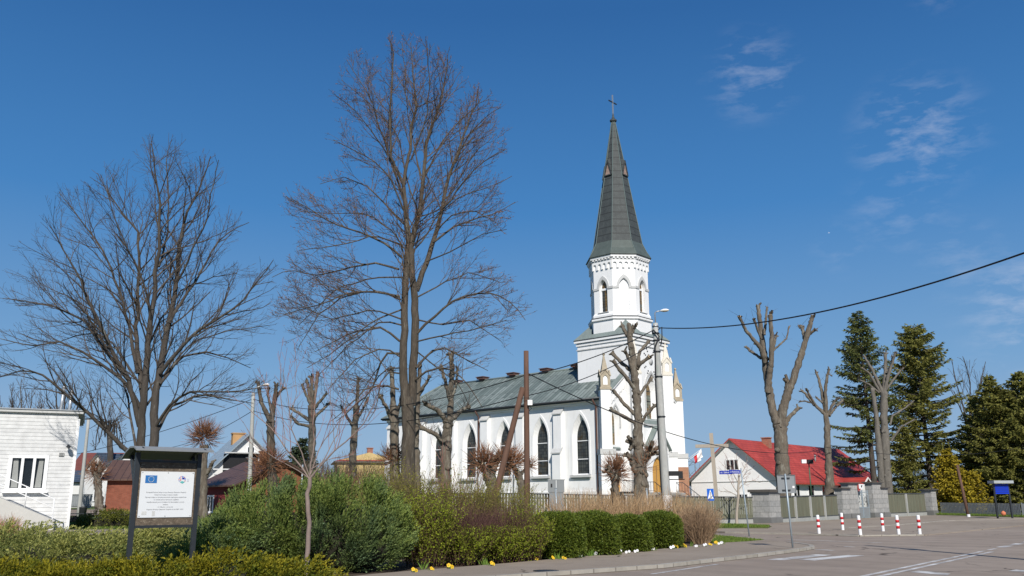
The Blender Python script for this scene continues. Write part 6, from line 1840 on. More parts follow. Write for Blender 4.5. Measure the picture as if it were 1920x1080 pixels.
pollard('pollarded_tree', 'pollarded tree in front of the two tall spruces, with a second dark stem', 78,
  [([(1667, 975), (1666, 925), (1660, 837), (1657, 782), (1658, 734)], [.42, .36, .34, .31, .29]), ([(1656, 975), (1655, 916), (1649, 849), (1643, 782), (1636, 727)], [.32, .28, .25, .2, .17])],
  [([(1657, 738), (1660, 700), (1660, 662)], .20, .12, 0.5), ([(1658, 735), (1667, 700), (1679, 660)], .17, .09, -0.5), ([(1655, 735), (1634, 690), (1619, 667)], .16, .08, 0.6), ([(1650, 735), (1630, 700), (1616, 690)], .12, .07, -0.6),
   ([(1648, 736), (1632, 722), (1608, 710)], .12, .06, 0.4), ([(1669, 797), (1673, 780), (1700, 763), (1712, 752)], .09, .05, 0.8), ([(1671, 827), (1690, 800), (1716, 786)], .10, .05, -0.8), ([(1662, 730), (1684, 700), (1694, 690)], .10, .06, 0.3), ([(1662, 700), (1672, 680), (1673, 668)], .09, .07, 0.2)], 3, mat=M('pale_pollard_bark', (0.165, 0.150, 0.128), 0.95, 0.4, 2.0, 9.0, stretch=(3, 3, .7), bmp=0.7), twigs=8)
pollard('pollarded_tree', 'pollarded tree with many stubs right in front of the church tower', 54.5,
  [([(1204, 995), (1203, 934), (1201, 890), (1197, 840), (1196, 779), (1193, 737), (1190, 707), (1186, 668), (1181, 640), (1179.5, 606)], [.50, .45, .42, .31, .26, .24, .22, .19, .17, .14])],
  [([(1183, 640), (1175, 627), (1166, 610)], .13, .10, 0.4), ([(1184, 628), (1189, 617), (1193, 607)], .09, .08, -0.3), ([(1184, 630), (1186, 618), (1187, 610)], .07, .06, 0.2),
   ([(1192, 732), (1175, 709), (1149, 676)], .13, .11, -0.8), ([(1190, 701), (1167, 682), (1147, 661)], .12, .11, 0.8), ([(1187, 697), (1180, 676), (1171, 657)], .12, .10, -0.5),
   ([(1194, 693), (1200, 659), (1216, 640)], .12, .09, 0.6), ([(1194, 692), (1200, 683), (1218, 669)], .12, .11, -0.5), ([(1197, 745), (1205, 732), (1222, 709)], .11, .08, 0.5),
   ([(1194, 781), (1172, 759), (1150, 732)], .12, .09, 0.6), ([(1195, 795), (1172, 782), (1146, 769)], .12, .10, -0.7), ([(1200, 798), (1211, 779), (1228, 759)], .11, .08, -0.4),
   ([(1198, 842), (1190, 832), (1184, 832)], .24, .22, -0.2), ([(1202, 895), (1190, 880), (1184, 862), (1180, 855)], .20, .17, -0.4), ([(1204, 868), (1212, 852), (1222, 846)], .25, .24, -0.4)], 4, shoots=[(1222, 847, -0.4, .45, 90, .3, .7), (1205, 875, -0.3, .5, 60, .4, .9)])
pollard('pollarded_stump', 'short pollarded stump with a bushy head of red-brown shoots, left of the big trunk', 53.5,
  [([(1151, 990), (1151, 932), (1153, 904), (1155, 885)], [.28, .24, .24, .30])], [([(1153, 905), (1147, 890), (1140, 882)], .18, .16, -.2), ([(1154, 900), (1158, 880), (1160, 866)], .2, .17, 0.2)], 5, shoots=[(1154, 883, 0, .62, 420, .3, .85)])
pollard('pollarded_stump', 'low pollarded stump with two bushy shoot heads behind the propped pole', 52,
  [([(926, 990), (925, 935), (921, 905), (917, 890)], [.42, .34, .32, .30])], [([(918, 895), (908, 880), (900, 872)], .24, .2, -.3), ([(920, 892), (930, 868), (937, 855)], .2, .18, .3), ([(919, 890), (918, 870), (926, 857)], .17, .15, -.2)], 6, shoots=[(905, 868, -.3, .72, 420, .3, .85), (950, 865, .2, .72, 300, .3, .85)])
pollard('pollarded_stump', 'slanting pollarded stump with a ragged shoot head beside the wooden pole', 53,
  [([(982, 992), (980, 930), (976, 905), (970, 885)], [.26, .22, .2, .2])], [([(972, 890), (964, 876), (958, 870)], .16, .14, -.2), ([(974, 893), (985, 880), (993, 872)], .1, .09, .3)], 7, shoots=[(965, 866, 0, .6, 260, .3, .8), (994, 872, .2, .3, 70, .3, .6)])
pollard('pollarded_tree', 'pollarded tree with arching limbs in front of the far church windows', 50,
  [([(834, 985), (834, 913), (836, 842), (839, 801), (841, 785)], [.38, .32, .28, .27, .28])],
  [([(838, 790), (821, 769), (796, 757)], .15, .10, -.8), ([(844, 790), (863, 771), (880, 762)], .14, .10, .8), ([(843, 790), (845, 755), (847, 695), (846, 665)], .19, .12, .3), ([(844, 752), (838, 727), (827, 686)], .12, .08, .6), ([(834, 836), (817, 814), (788, 801)], .13, .10, -.5), ([(846, 750), (856, 720), (858, 690)], .08, .05, .5)], 8, mat=POLLARDBARK, twigs=26)
pollard('pollarded_tree', 'pale pollarded stem just right of the tall tree trunk', 50.5,
  [([(782, 990), (781, 900), (780, 840), (781, 784), (783, 750)], [.26, .22, .19, .17, .16])], [([(783, 752), (786, 710), (788, 684)], .14, .09, .2), ([(783, 745), (797, 720), (807, 705)], .1, .07, -.5)], 9, twigs=14)
pollard('pollarded_tree', 'pollarded tree with a shaggy foot of shoots left of the tall trunk', 52,
  [([(740, 990), (740, 900), (740, 873), (740, 799), (738, 760)], [.36, .32, .28, .25, .22])], [([(738, 765), (736, 720), (734, 690)], .17, .11, .3), ([(739, 800), (725, 765), (712, 742)], .12, .08, -.7), ([(740, 790), (752, 750), (756, 730)], .12, .08, .6)], 10, mat=POLLARDBARK, shoots=[(738, 862, 0, .6, 330, .3, .8)], twigs=16)
pollard('pollarded_tree', 'pollarded tree with upright stubs straight behind the young red-twigged tree', 58,
  [([(587, 1000), (586, 900), (585, 868), (585, 795), (584, 760)], [.34, .28, .24, .22, .22])],
  [([(584, 765), (580, 735), (575, 713)], .13, .09, .3), ([(584, 765), (585, 730), (585, 705)], .14, .11, -.2), ([(586, 765), (592, 730), (595, 701)], .13, .10, .3), ([(587, 770), (600, 752), (612, 738)], .11, .08, -.4), ([(587, 785), (605, 768), (617, 757)], .10, .08, .5), ([(583, 790), (565, 778), (547, 766)], .11, .09, .4), ([(584, 800), (560, 795), (545, 780)], .10, .08, -.5), ([(583, 760), (572, 735), (566, 720)], .09, .07, -.3)], 11, mat=POLLARDBARK, twigs=10)
pollard('pollarded_tree', 'forked pollarded tree with a bushy foot of shoots beside the slim left lamp pole', 60,
  [([(512, 1000), (510, 900), (508, 860), (508, 803), (507, 785)], [.36, .32, .28, .26, .25])],
  [([(506, 788), (490, 754), (484, 717)], .17, .10, .4), ([(509, 788), (516, 742), (518, 721)], .18, .12, -.3), ([(517, 745), (525, 735), (532, 727)], .10, .08, .2), ([(508, 770), (502, 740), (504, 725)], .09, .07, -.3)], 12, mat=BARK, shoots=[(508, 868, 0, .8, 420, .4, 1.0), (490, 885, .3, .7, 200, .4, .9)], twigs=14)
pollard('pollarded_tree', 'slender pollarded tree between the young tree and the tall trunk', 56,
  [([(661, 995), (661, 868), (665, 803), (668, 760)], [.28, .22, .2, .17])], [([(668, 765), (671, 735), (671, 709)], .13, .09, .2), ([(664, 805), (650, 780), (640, 762)], .1, .06, -.5), ([(667, 790), (682, 765), (690, 745)], .09, .06, .5)], 13, mat=POLLARDBARK, twigs=18)
pollard('pollarded_tree', 'pollarded trunk with a spiky ball of shoots right of the notice board roof', 62,
  [([(381, 985), (381, 928), (382, 870), (383, 835)], [.3, .26, .25, .28])], [([(382, 895), (394, 878), (397, 868)], .14, .13, -.2), ([(382, 880), (375, 868)], .12, .11, .2)], 14, shoots=[(383, 818, 0, .75, 520, .4, 1.1)])
pollard('pollarded_tree', 'pollarded street tree with a ragged brown head in front of the blue-roofed house', 74,
  [([(187, 962), (186, 945), (184, 915), (182, 900)], [.36, .32, .28, .3])], [([(182, 900), (176, 885), (174, 878)], .2, .16, .2), ([(183, 900), (188, 880), (186, 870)], .2, .16, -.2)], 15, shoots=[(179, 886, 0, .85, 420, .3, .9)])

# ---------------------------------------------------------------- young and far trees
D = 19.0
base = at(576, 1082, D); base.z = 0.03
T = Tree(31, (0.0, 3.2, 3.4, 2.5), (0.55, 0.2), (0.10, 0.18, 0.2, 0.2), 0.10, 0.42, 0.0035, 3, None, base, 9, 0.12, 0.18, 1.1, 0)
trunk_limb(T, [(576, 1085), (577, 1000), (579, 940), (581, 897)], D, [0.054, 0.047, 0.044, 0.042])
YL = [([(580, 898), (560, 868), (534, 840), (512, 805), (480, 780), (458, 758)], .026, .006, .4), ([(582, 897), (604, 870), (630, 845), (661, 819), (690, 782), (705, 752)], .028, .006, -.4),
      ([(581, 896), (588, 850), (585, 800), (592, 760), (588, 700)], .022, .005, .3), ([(583, 880), (610, 860), (650, 855), (672, 850)], .014, .004, .5), ([(580, 892), (565, 850), (545, 800), (540, 740), (530, 690)], .02, .004, -.4),
      ([(582, 890), (600, 840), (630, 800), (650, 760), (655, 720)], .018, .004, .5), ([(580, 897), (556, 880), (520, 862), (480, 835), (455, 790)], .016, .004, -.5), ([(583, 893), (615, 850), (640, 790), (680, 740), (700, 725)], .016, .004, .6),
      ([(534, 840), (530, 780), (526, 720), (524, 665)], .01, .003, .1), ([(545, 800), (556, 730), (552, 645)], .01, .003, .2), ([(630, 845), (622, 770), (620, 690), (624, 640)], .01, .003, -.2), ([(512, 805), (506, 740), (482, 690)], .009, .003, .2)]
for pix, r0, r1, sl in YL: T.limb(pix, D, r0, r1, sl, t0=0.25)
T.build('young_tree', 'slim young tree with red upright shoots in front of the big green juniper', base, None, PALEBARK, REDTWIG, sides=(12, 7, 4, 3, 3, 3), nbig=2)
D = 59.0
base = at(1382, 986, D); base.z = gz(base.x, base.y)
T = Tree(32, (0.0, 2.6, 3.2, 3.0), (0.6, 0.2), (0.06, 0.1, 0.12), 0.12, 0.45, 0.008, 3, None, base, 9, 0.2, 0.25, 1.2, 0)
trunk_limb(T, [(1382, 987), (1382, 950), (1384, 920), (1385, 890)], D, [0.10, 0.085, 0.075, 0.06])
for pix, sl in (([(1384, 925), (1372, 910), (1366, 890), (1358, 868)], .4), ([(1384, 920), (1396, 905), (1410, 900), (1425, 905)], -.4), ([(1385, 895), (1383, 870), (1380, 850)], .2), ([(1384, 905), (1372, 880), (1362, 856)], -.5), ([(1385, 900), (1397, 875), (1402, 862)], .5), ([(1383, 930), (1365, 920), (1350, 922)], .3), ([(1384, 912), (1398, 885), (1412, 878)], .4)):
    T.limb(pix, D, .04, .012, sl, t0=.2)
T.build('street_tree', 'thin bare street tree in front of the board fence and the white gable', base, None, GREYWOOD, REDTWIG, sides=(10, 6, 4, 3, 3, 3))
D = 104.0
base = at(1812, 950, D); base.z = gz(base.x, base.y)
T = Tree(33, (0.0, 0.9, 1.6, 2.2), (0.5, 0.18), (0.06, 0.1, 0.1), 0.12, 0.46, 0.018, 3, [(1775, 690), (1790, 665), (1845, 670), (1856, 700), (1840, 760), (1830, 830), (1795, 830), (1780, 740)], base, 6, 0.5, 0.6, 3.5, 4)
trunk_limb(T, [(1812, 955), (1813, 880), (1816, 830), (1815, 790)], D, [0.34, 0.28, 0.25, 0.2])
for pix, sl in (([(1815, 795), (1800, 740), (1790, 700), (1785, 675)], 2), ([(1816, 792), (1820, 740), (1815, 700), (1805, 668)], -2), ([(1817, 800), (1832, 740), (1842, 700), (1848, 678)], 1.5), ([(1815, 810), (1803, 770), (1782, 730)], -2), ([(1818, 770), (1840, 720), (1852, 700)], -1)):
    T.limb(pix, D, .14, .03, sl)
T.build('far_bare_tree', 'thin bare tree standing between the dark spruces at the right', base, None, BARK2, TWIG2, sides=(10, 6, 3, 3, 3, 3))
for i, (px, top, w, D, lab) in enumerate(((40, 690, 75, 84, 'bare tree over the roof of the white boarded building, at the picture edge'), (120, 672, 62, 80, 'bare tree with a rounded crown just right of the metal flues'), (205, 745, 40, 95, 'lower bare tree seen through the lower limbs of the spreading tree'))):
    base = at(px, 960, D); base.z = gz(base.x, base.y)
    T = Tree(40 + i, (0.0, 1.1, 1.7, 2.4, 2.4), (0.55, 0.18), (0.05, 0.08, 0.1), 0.13, 0.5, 0.016, 4, [(px - w, 870), (px - w, top + 50), (px - w * .6, top + 12), (px, top), (px + w * .6, top + 12), (px + w, top + 50), (px + w, 870)], base, 5, 0.4, 0.5, 3.0, 6)
    trunk_limb(T, [(px, 965), (px, 900), (px + 2, 850), (px, 815)], D, [0.42, 0.36, 0.3, 0.26])
    for k in range(7):
        f = -1 + 2 * k / 6
        T.limb([(px, 825 - 8 * (k % 3)), (px + f * w * .4, 780), (px + f * w * .7, top + 70 + 30 * abs(f)), (px + f * w * .8, top + 20 + 60 * abs(f))], D, .15, .025, T.r.uniform(-3, 3))
    T.build('far_bare_tree', lab, base, None, BARK2, TWIG2, sides=(8, 5, 3, 3, 3, 3))

# ---------------------------------------------------------------- conifers
def conifer(name, label, base, H, R, seed, mats, z0=0.1, power=0.85, gap=0.12, droop=0.25, leaf=(0.30, 0.11), step=0.42, nb=7, group='spruces', trunk_r=0.3, cones=False, tip=0.5, lowsparse=0.0):
    rg = np.random.default_rng(seed)
    o = empty(name, label, 'tree', base, 0, group)
    Cs, Ds = [], []
    paths = [([Vector((0, 0, H * k / 10)) for k in range(11)], [trunk_r * (1 - 0.93 * k / 10) + 0.01 for k in range(11)])]
    z = H * z0
    while z < H - 0.15:
        f = (H - z) / (H * (1 - z0))
        L0 = R * f ** power + 0.12
        for b in range(nb):
            if rg.random() < gap + lowsparse * max(0, f - 0.55): continue
            az = rg.uniform(0, 2 * np.pi); L = L0 * rg.uniform(0.65, 1.15)
            n = max(3, int(L / 0.17))
            s = np.linspace(0.12, 1, n)
            dz = (0.35 * (1 - f) - droop * f) * L * s + 0.22 * L * s ** 2.2 * (f > .2)
            X = np.stack([np.cos(az) * L * s, np.sin(az) * L * s, z + rg.uniform(-.15, .15) + dz], 1)
            if L > 0.8: paths.append(([Vector(X[0] * [0.05, 0.05, 1]), Vector(X[n // 2]), Vector(X[-1])], [0.02 + 0.012 * L, 0.012 + 0.006 * L, 0.006]))
            t = np.array([np.cos(az), np.sin(az), 0.0]); sd = np.array([-np.sin(az), np.cos(az), 0])
            for sg in (-1, 1):
                l = np.minimum(0.62, 0.42 * L) * (1.08 - s * 0.75) * rg.uniform(.7, 1.2, n)
                d = norm(t * 0.65 + sg * sd * 0.75 + np.array([0, 0, -0.30]) + rg.normal(0, .15, (n, 3)))
                for m in range(3):
                    u = (m + rg.uniform(.1, .9, n)) / 3
                    Cs.append(X + d * (l * u)[:, None]); Ds.append(d + rg.normal(0, .35, (n, 3)))
            Cs.append(X); Ds.append(np.broadcast_to(t, X.shape) + rg.normal(0, .4, X.shape) + [0, 0, -.15])
        z += step * rg.uniform(.7, 1.3) * (0.45 + 0.55 * f)
    C = np.concatenate(Cs); Dd = np.concatenate(Ds)
    n = len(C)
    V, F = leaves_np(C, Dd, leaf[0] * rg.uniform(.6, 1.3, n), leaf[1] * rg.uniform(.7, 1.3, n), rg)
    np_mesh('crown', V, F, [mats], parent=o)
    V, F = tubes_np(paths, 6)
    np_mesh('trunk', V, F, [BARK2], smooth=True, parent=o)
    return o
SPR = Mleaf('spruce_needles', (0.065, 0.088, 0.026), (0.180, 0.190, 0.056), 0.7, 0.2)
SPR2 = Mleaf('warm_spruce_needles', (0.095, 0.105, 0.024), (0.265, 0.250, 0.060), 0.7, 0.25)
FIR = Mleaf('dark_fir_needles', (0.020, 0.032, 0.016), (0.055, 0.070, 0.030), 0.7)
GOLD = Mleaf('golden_cypress', (0.17, 0.14, 0.012), (0.46, 0.35, 0.028), 0.6, 0.2)
def cbase(px, D): q = col_at(px, D); return q
def chgt(px, y, D): return at(px, y, D).z - gz(*tuple(at(px, 943, D))[:2])
conifer('spruce', 'tall narrow spruce behind the pollarded tree with the second dark stem', cbase(1643, 92), chgt(1612, 586, 92), 4.0, 51, SPR, 0.22, 0.62, 0.22, 0.30, (0.36, 0.12), 0.55, 7, trunk_r=.32, lowsparse=.7)
conifer('spruce', 'tall broad spruce with a blunt top, right of the narrow one', cbase(1750, 95), chgt(1716, 610, 95), 5.0, 52, SPR2, 0.16, 0.50, 0.20, 0.28, (0.38, 0.13), 0.52, 7, trunk_r=.34, lowsparse=.6)
conifer('spruce', 'low dark spruce in the gap between the gateway and the golden conifers', cbase(1708, 90), chgt(1700, 800, 90), 2.3, 53, SPR2, 0.04, 0.7, 0.12, 0.2, (0.32, 0.12), 0.45, 7)
conifer('spruce', 'dense dark spruce right behind the blue information board', cbase(1884, 88), chgt(1862, 708, 88), 4.3, 54, SPR2, 0.07, 0.72, 0.16, 0.22, (0.34, 0.13), 0.42, 8, trunk_r=.25)
conifer('spruce', 'dense spruce at the right picture edge', cbase(1942, 86), chgt(1914, 696, 86), 4.4, 55, SPR2, 0.07, 0.72, 0.16, 0.22, (0.34, 0.13), 0.42, 8, trunk_r=.25)
conifer('spruce', 'shorter spruce filling the gap left of the dense dark one', cbase(1848, 91), chgt(1828, 745, 91), 3.2, 56, SPR2, 0.07, 0.75, 0.18, 0.22, (0.34, 0.13), 0.45, 7, trunk_r=.2)
conifer('spruce', 'spruce behind the two at the right edge, crown just showing', cbase(1908, 95), chgt(1888, 732, 95), 4.2, 57, SPR, 0.1, 0.7, 0.16, 0.22, (0.36, 0.13), 0.5, 7, trunk_r=.25)
conifer('dark_fir', 'small dark fir far behind the young red-twigged tree', cbase(562, 96), chgt(562, 820, 96), 2.2, 58, FIR, 0.05, 0.7, 0.1, 0.2, (0.34, 0.13), 0.45, 7)
conifer('golden_conifer', 'tall golden yellow conifer behind the dark paling', cbase(1786, 79.5), chgt(1783, 842, 79.5), 1.7, 59, GOLD, 0.02, 0.75, 0.02, -0.5, (0.24, 0.12), 0.24, 9, 'golden conifers', .1)
conifer('golden_conifer', 'shorter golden conifer right of the leaning wooden post', cbase(1822, 78.5), chgt(1820, 880, 78.5), 1.5, 60, GOLD, 0.02, 0.7, 0.02, -0.5, (0.24, 0.12), 0.24, 9, 'golden conifers', .1)

# ---------------------------------------------------------------- shrubs
def sphere_dirs(rg, n, zmin=-0.2):
    d = norm(rg.normal(size=(n * 3, 3))); d = d[d[:, 2] > zmin][:n]
    return d
def spray(P, Dr, L, nleaf, ll, lw, spread, droop, rg, flat=0.0):
    out = []
    n = len(P)
    Dr = norm(Dr); L = np.broadcast_to(np.asarray(L, float), (n,))
    for k in range(nleaf):
        t = (k + rg.uniform(0.0, 1.0, n)) / nleaf
        pos = P + Dr * (L * t)[:, None] + np.array([0, 0, -1.0]) * (droop * L * t * t)[:, None]
        d = Dr + rg.normal(0, spread, (n, 3)) + np.array([0, 0, -1.0]) * (droop * t)[:, None]
        out.append(leaves_np(pos, d, ll * rg.uniform(.6, 1.3, n), lw * rg.uniform(.7, 1.3, n), rg, flat) + (0,))
    V, F, _ = join(out)
    return V, F
CORE = M('shrub_shade_core', (0.030, 0.028, 0.018), 1.0, 0.4, 6.0)  # near-black filler colour: stands for the shade in gaps between the foliage lumps
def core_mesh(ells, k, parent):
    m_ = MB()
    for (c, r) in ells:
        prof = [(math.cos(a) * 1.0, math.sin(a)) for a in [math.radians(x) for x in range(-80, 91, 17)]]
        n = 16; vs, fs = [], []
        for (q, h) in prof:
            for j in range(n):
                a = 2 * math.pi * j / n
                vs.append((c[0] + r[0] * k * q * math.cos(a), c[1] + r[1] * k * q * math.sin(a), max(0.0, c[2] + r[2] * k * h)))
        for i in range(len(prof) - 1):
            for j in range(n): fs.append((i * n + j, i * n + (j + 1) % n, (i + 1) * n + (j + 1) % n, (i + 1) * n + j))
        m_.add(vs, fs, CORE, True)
    return m_.build('shade_core', parent)  # solid dark core, painted-in shade that also blocks the view through
def lumpy_shrub(name, label, base, ells, seed, mat, nl=140, lr=(0.22, 0.4), ns=45, L=0.2, nleaf=7, ll=0.05, lw=0.022, spread=0.45, droop=0.0, lean=(0, 0, 0.5), group=None, core=0.82, cat='shrub', stretch=1.0, box=None):
    """ells: list of (centre, radii) relative to base"""
    rg = np.random.default_rng(seed)
    o = empty(name, label, cat, base, 0, group)
    areas = np.array([r[0] * r[1] + r[0] * r[2] + r[1] * r[2] for _, r in ells]); areas = areas / areas.sum()
    P, Dd, Ls = [], [], []
    lean = np.array(lean)
    for ei, (c, r) in enumerate(ells):
        c = np.array(c, float); r = np.array(r, float)
        k = max(4, int(nl * areas[ei]))
        d = sphere_dirs(rg, k, -0.45)
        if box: 
            q = np.abs(d) ** box; d = d / (q.sum(1) ** (1 / box))[:, None]
        cen = c + d * r
        ok = cen[:, 2] > 0.02
        for ej, (c2_, r2) in enumerate(ells):
            if ej != ei: ok &= (((cen - np.array(c2_)) / np.array(r2)) ** 2).sum(1) > 0.8
        cen = cen[ok]; d = d[ok]
        for q, dn in zip(cen, d):
            m = int(ns * rg.uniform(.7, 1.3))
            dd = norm(rg.normal(size=(m, 3)) + dn * 0.9)
            rr = rg.uniform(*lr)
            ax = norm(dn * .6 + lean)
            off = dd * rr; off = off + ax * (off @ ax)[:, None] * (stretch - 1)
            P.append(q - dn * rr * 0.5 + off); Dd.append(norm(dd * .7 + dn * .35 + lean + rg.normal(0, .15, (m, 3)))); Ls.append(L * rg.uniform(.7, 1.3, m))
    P = np.concatenate(P); Dd = np.concatenate(Dd); Ls = np.concatenate(Ls)
    ok = P[:, 2] > 0.0
    V, F = spray(P[ok], Dd[ok], Ls[ok], nleaf, ll, lw, spread, droop, rg)
    np_mesh('foliage', V, F, [mat], parent=o)
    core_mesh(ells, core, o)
    return o
JUN = Mleaf('juniper_foliage', (0.115, 0.175, 0.040), (0.300, 0.350, 0.090), 0.6, 0.35, big=(0.130, 0.195, 0.095), big_s=0.9)
JUN_L = Mleaf('sprawling_juniper', (0.20, 0.225, 0.05), (0.54, 0.52, 0.17), 0.6, 0.3, big=(0.13, 0.17, 0.05), big_s=1.1)
JUN_G = Mleaf('golden_juniper', (0.12, 0.125, 0.010), (0.36, 0.30, 0.022), 0.6, 0.25, big=(0.085, 0.120, 0.014), big_s=1.2)
YEW = Mleaf('yew_foliage', (0.055, 0.090, 0.012), (0.170, 0.205, 0.030), 0.5, 0.25)
b = col_at(590, 22.6)
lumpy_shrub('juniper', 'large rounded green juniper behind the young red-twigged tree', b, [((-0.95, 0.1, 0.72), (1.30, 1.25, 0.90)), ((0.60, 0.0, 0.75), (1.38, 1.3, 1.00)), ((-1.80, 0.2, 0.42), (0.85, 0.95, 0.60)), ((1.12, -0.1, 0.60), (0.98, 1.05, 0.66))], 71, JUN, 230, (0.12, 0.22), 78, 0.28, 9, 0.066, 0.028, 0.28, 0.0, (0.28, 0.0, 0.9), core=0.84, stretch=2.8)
for i, (px, D, rx, ry, rz, lab) in enumerate(((40, 23, 2.0, 1.8, 0.62, 'pale green sprawling juniper below the white boarded building'), (180, 22.5, 1.7, 1.6, 0.52, 'pale green sprawling juniper left of the notice board posts'), (318, 23, 1.5, 1.4, 0.50, 'pale green sprawling juniper under the notice board panel'), (425, 21.8, 0.9, 1.0, 0.80, 'shadowed green juniper tuft between the notice board and the big juniper'))):
    lumpy_shrub('sprawling_juniper', lab, col_at(px, D), [((0, 0, 0.08), (rx, ry, rz))], 80 + i, JUN_L if i < 3 else JUN, int(44 * rx), (0.10, 0.26), 22, 0.80, 20, 0.072, 0.026, 0.24, 0.50, (0.55, -0.25, 0.55), 'low junipers', 0.88, stretch=1.3)
for i, (px, D, rx, ry, rz, lab) in enumerate(((30, 17.2, 1.2, 1.0, 0.28, 'golden low juniper in the lower left corner'), (165, 16.6, 1.0, 0.9, 0.28, 'golden low juniper left of the notice board foot'), (300, 16.6, 1.05, 0.9, 0.36, 'golden low juniper between the feet of the notice board'), (425, 16.8, 1.05, 0.9, 0.48, 'golden low juniper right of the notice board, below the big juniper'), (540, 17.0, 0.85, 0.8, 0.34, 'golden low juniper at the foot of the young tree'))):
    lumpy_shrub('golden_juniper', lab, col_at(px, D), [((0, 0, 0.05), (rx, ry, rz))], 90 + i, JUN_G, int(46 * rx), (0.08, 0.18), 26, 0.46, 13, 0.062, 0.027, 0.28, 0.45, (0.4, -0.25, 0.6), 'golden junipers', 0.88, stretch=1.2)
b = col_at(206, 47)
lumpy_shrub('lawn_juniper', 'low yellow-green juniper on the lawn behind the notice board', b, [((0, 0, 0.1), (1.35, 0.9, 0.55))], 99, Mleaf('lawn_juniper_leaf', (0.10, 0.12, 0.02), (0.22, 0.22, 0.04), .6), 70, (0.15, 0.3), 24, 0.3, 6, 0.09, 0.035, 0.5, 0.3, (0.2, -.1, .5), None, 0.8)
for i, (pa, pb_, D, h, lab) in enumerate(((1003, 1078, 26.3, 1.16, 'clipped dark yew at the left end of the row, beside the budding shrub'), (1072, 1143, 27.6, 1.14, 'clipped dark yew, second from the left in the row'), (1145, 1203, 29.4, 1.02, 'clipped dark yew, second from the right in the row'), (1205, 1262, 31.4, 1.10, 'clipped rounded dark yew at the right end of the row'))):
    w = (pb_ - pa) / 1728 * D
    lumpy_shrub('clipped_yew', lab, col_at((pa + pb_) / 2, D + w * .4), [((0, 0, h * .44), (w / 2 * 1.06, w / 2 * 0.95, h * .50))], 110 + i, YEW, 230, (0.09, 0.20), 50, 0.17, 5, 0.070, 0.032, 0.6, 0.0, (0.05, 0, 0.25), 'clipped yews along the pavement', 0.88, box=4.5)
# twiggy shrubs: fanning stems, with or without opening leaves
def twiggy(name, label, base, rx, ry, h, ns, seed, stem_mat, leaf=None, nleaf=0, ll=0.03, lw=0.018, fan=0.5, r=0.006, group=None, low=0.0, forks=2, hv=0.25, arch_=0.1, cat='shrub', leaf_from=0.25, leaf_to=9.0):
    rg = np.random.default_rng(seed); rng = random.Random(seed)
    o = empty(name, label, cat, base, 0, group)
    paths = []; LP, LD = [], []
    for k in range(ns):
        a = rng.uniform(0, 6.283); q = math.sqrt(rng.random())
        x, y = q * math.cos(a) * rx * (1 - fan * 0.6), q * math.sin(a) * ry * (1 - fan * 0.6)
        H = h * rng.uniform(1 - hv, 1.08) * (1 - 0.25 * q * q)
        d = Vector((math.cos(a) * q * fan * rx / h * 1.1 + rng.gauss(0, .10), math.sin(a) * q * fan * ry / h * 1.1 + rng.gauss(0, .10), 1)).normalized()
        p = Vector((x, y, low * rng.random() * h)); P = [p]; n = 5
        for i in range(n):
            d = (d + Vector((rng.gauss(0, .09), rng.gauss(0, .09), 0)) + Vector((math.cos(a), math.sin(a), -.4)) * arch_ * q * .4).normalized()
            p = p + d * (H / n) * (1 - low * .5); P.append(p)
        paths.append((P, [r, r * .95, r * .85, r * .7, r * .55, r * .4]))
        for f in range(forks):
            i = rng.randint(1, 4); b = P[i]; dd = vrot(rng, (P[i + 1] - P[i]).normalized(), rng.uniform(.35, .8)); L = H * rng.uniform(.15, .35); Q = [b]
            for _ in range(3):
                dd = (dd + Vector((rng.gauss(0, .12), rng.gauss(0, .12), .10))).normalized(); b = b + dd * L / 3; Q.append(b)
            paths.append((Q, [r * .6, r * .5, r * .45, r * .3]))
    V, F = tubes_np(paths, 3, seed)
    np_mesh('stems', V, F, [stem_mat], parent=o)
    if leaf and nleaf:
        segs = [(a, b) for P, _ in paths for a, b in zip(P, P[1:])]
        A = np.array([s_[0] for s_ in segs]); B = np.array([s_[1] for s_ in segs])
        idx = rg.integers(0, len(segs), nleaf * 2); t = rg.random((nleaf * 2, 1))
        C = A[idx] * (1 - t) + B[idx] * t
        keep = (C[:, 2] > h * leaf_from * rg.uniform(0.2, 1.4, len(C))) & (C[:, 2] < h * leaf_to * rg.uniform(0.75, 1.35, len(C)))
        C = C[keep][:nleaf]; Dd = (B - A)[idx][keep][:nleaf]
        V, F = leaves_np(C, norm(Dd) * .6 + rg.normal(0, .7, C.shape) + [0, 0, .2], ll * rg.uniform(.5, 1.4, len(C)), lw * rg.uniform(.6, 1.3, len(C)), rg)
        np_mesh('leaves', V, F, [leaf], parent=o)
    return o
BUDLEAF = Mleaf('opening_leaves', (0.17, 0.18, 0.02), (0.36, 0.35, 0.05), 0.6, 0.3)
BUDLEAF2 = Mleaf('dense_opening_leaves', (0.14, 0.19, 0.015), (0.33, 0.37, 0.035), 0.6, 0.3)
PURPLE = Mleaf('purple_stems', (0.060, 0.030, 0.026), (0.135, 0.072, 0.060), 0.9)
OLIVE = Mleaf('olive_stems', (0.10, 0.075, 0.035), (0.19, 0.145, 0.075), 0.9)
STRAW = Mleaf('straw_stems', (0.28, 0.175, 0.09), (0.52, 0.36, 0.21), 0.9)
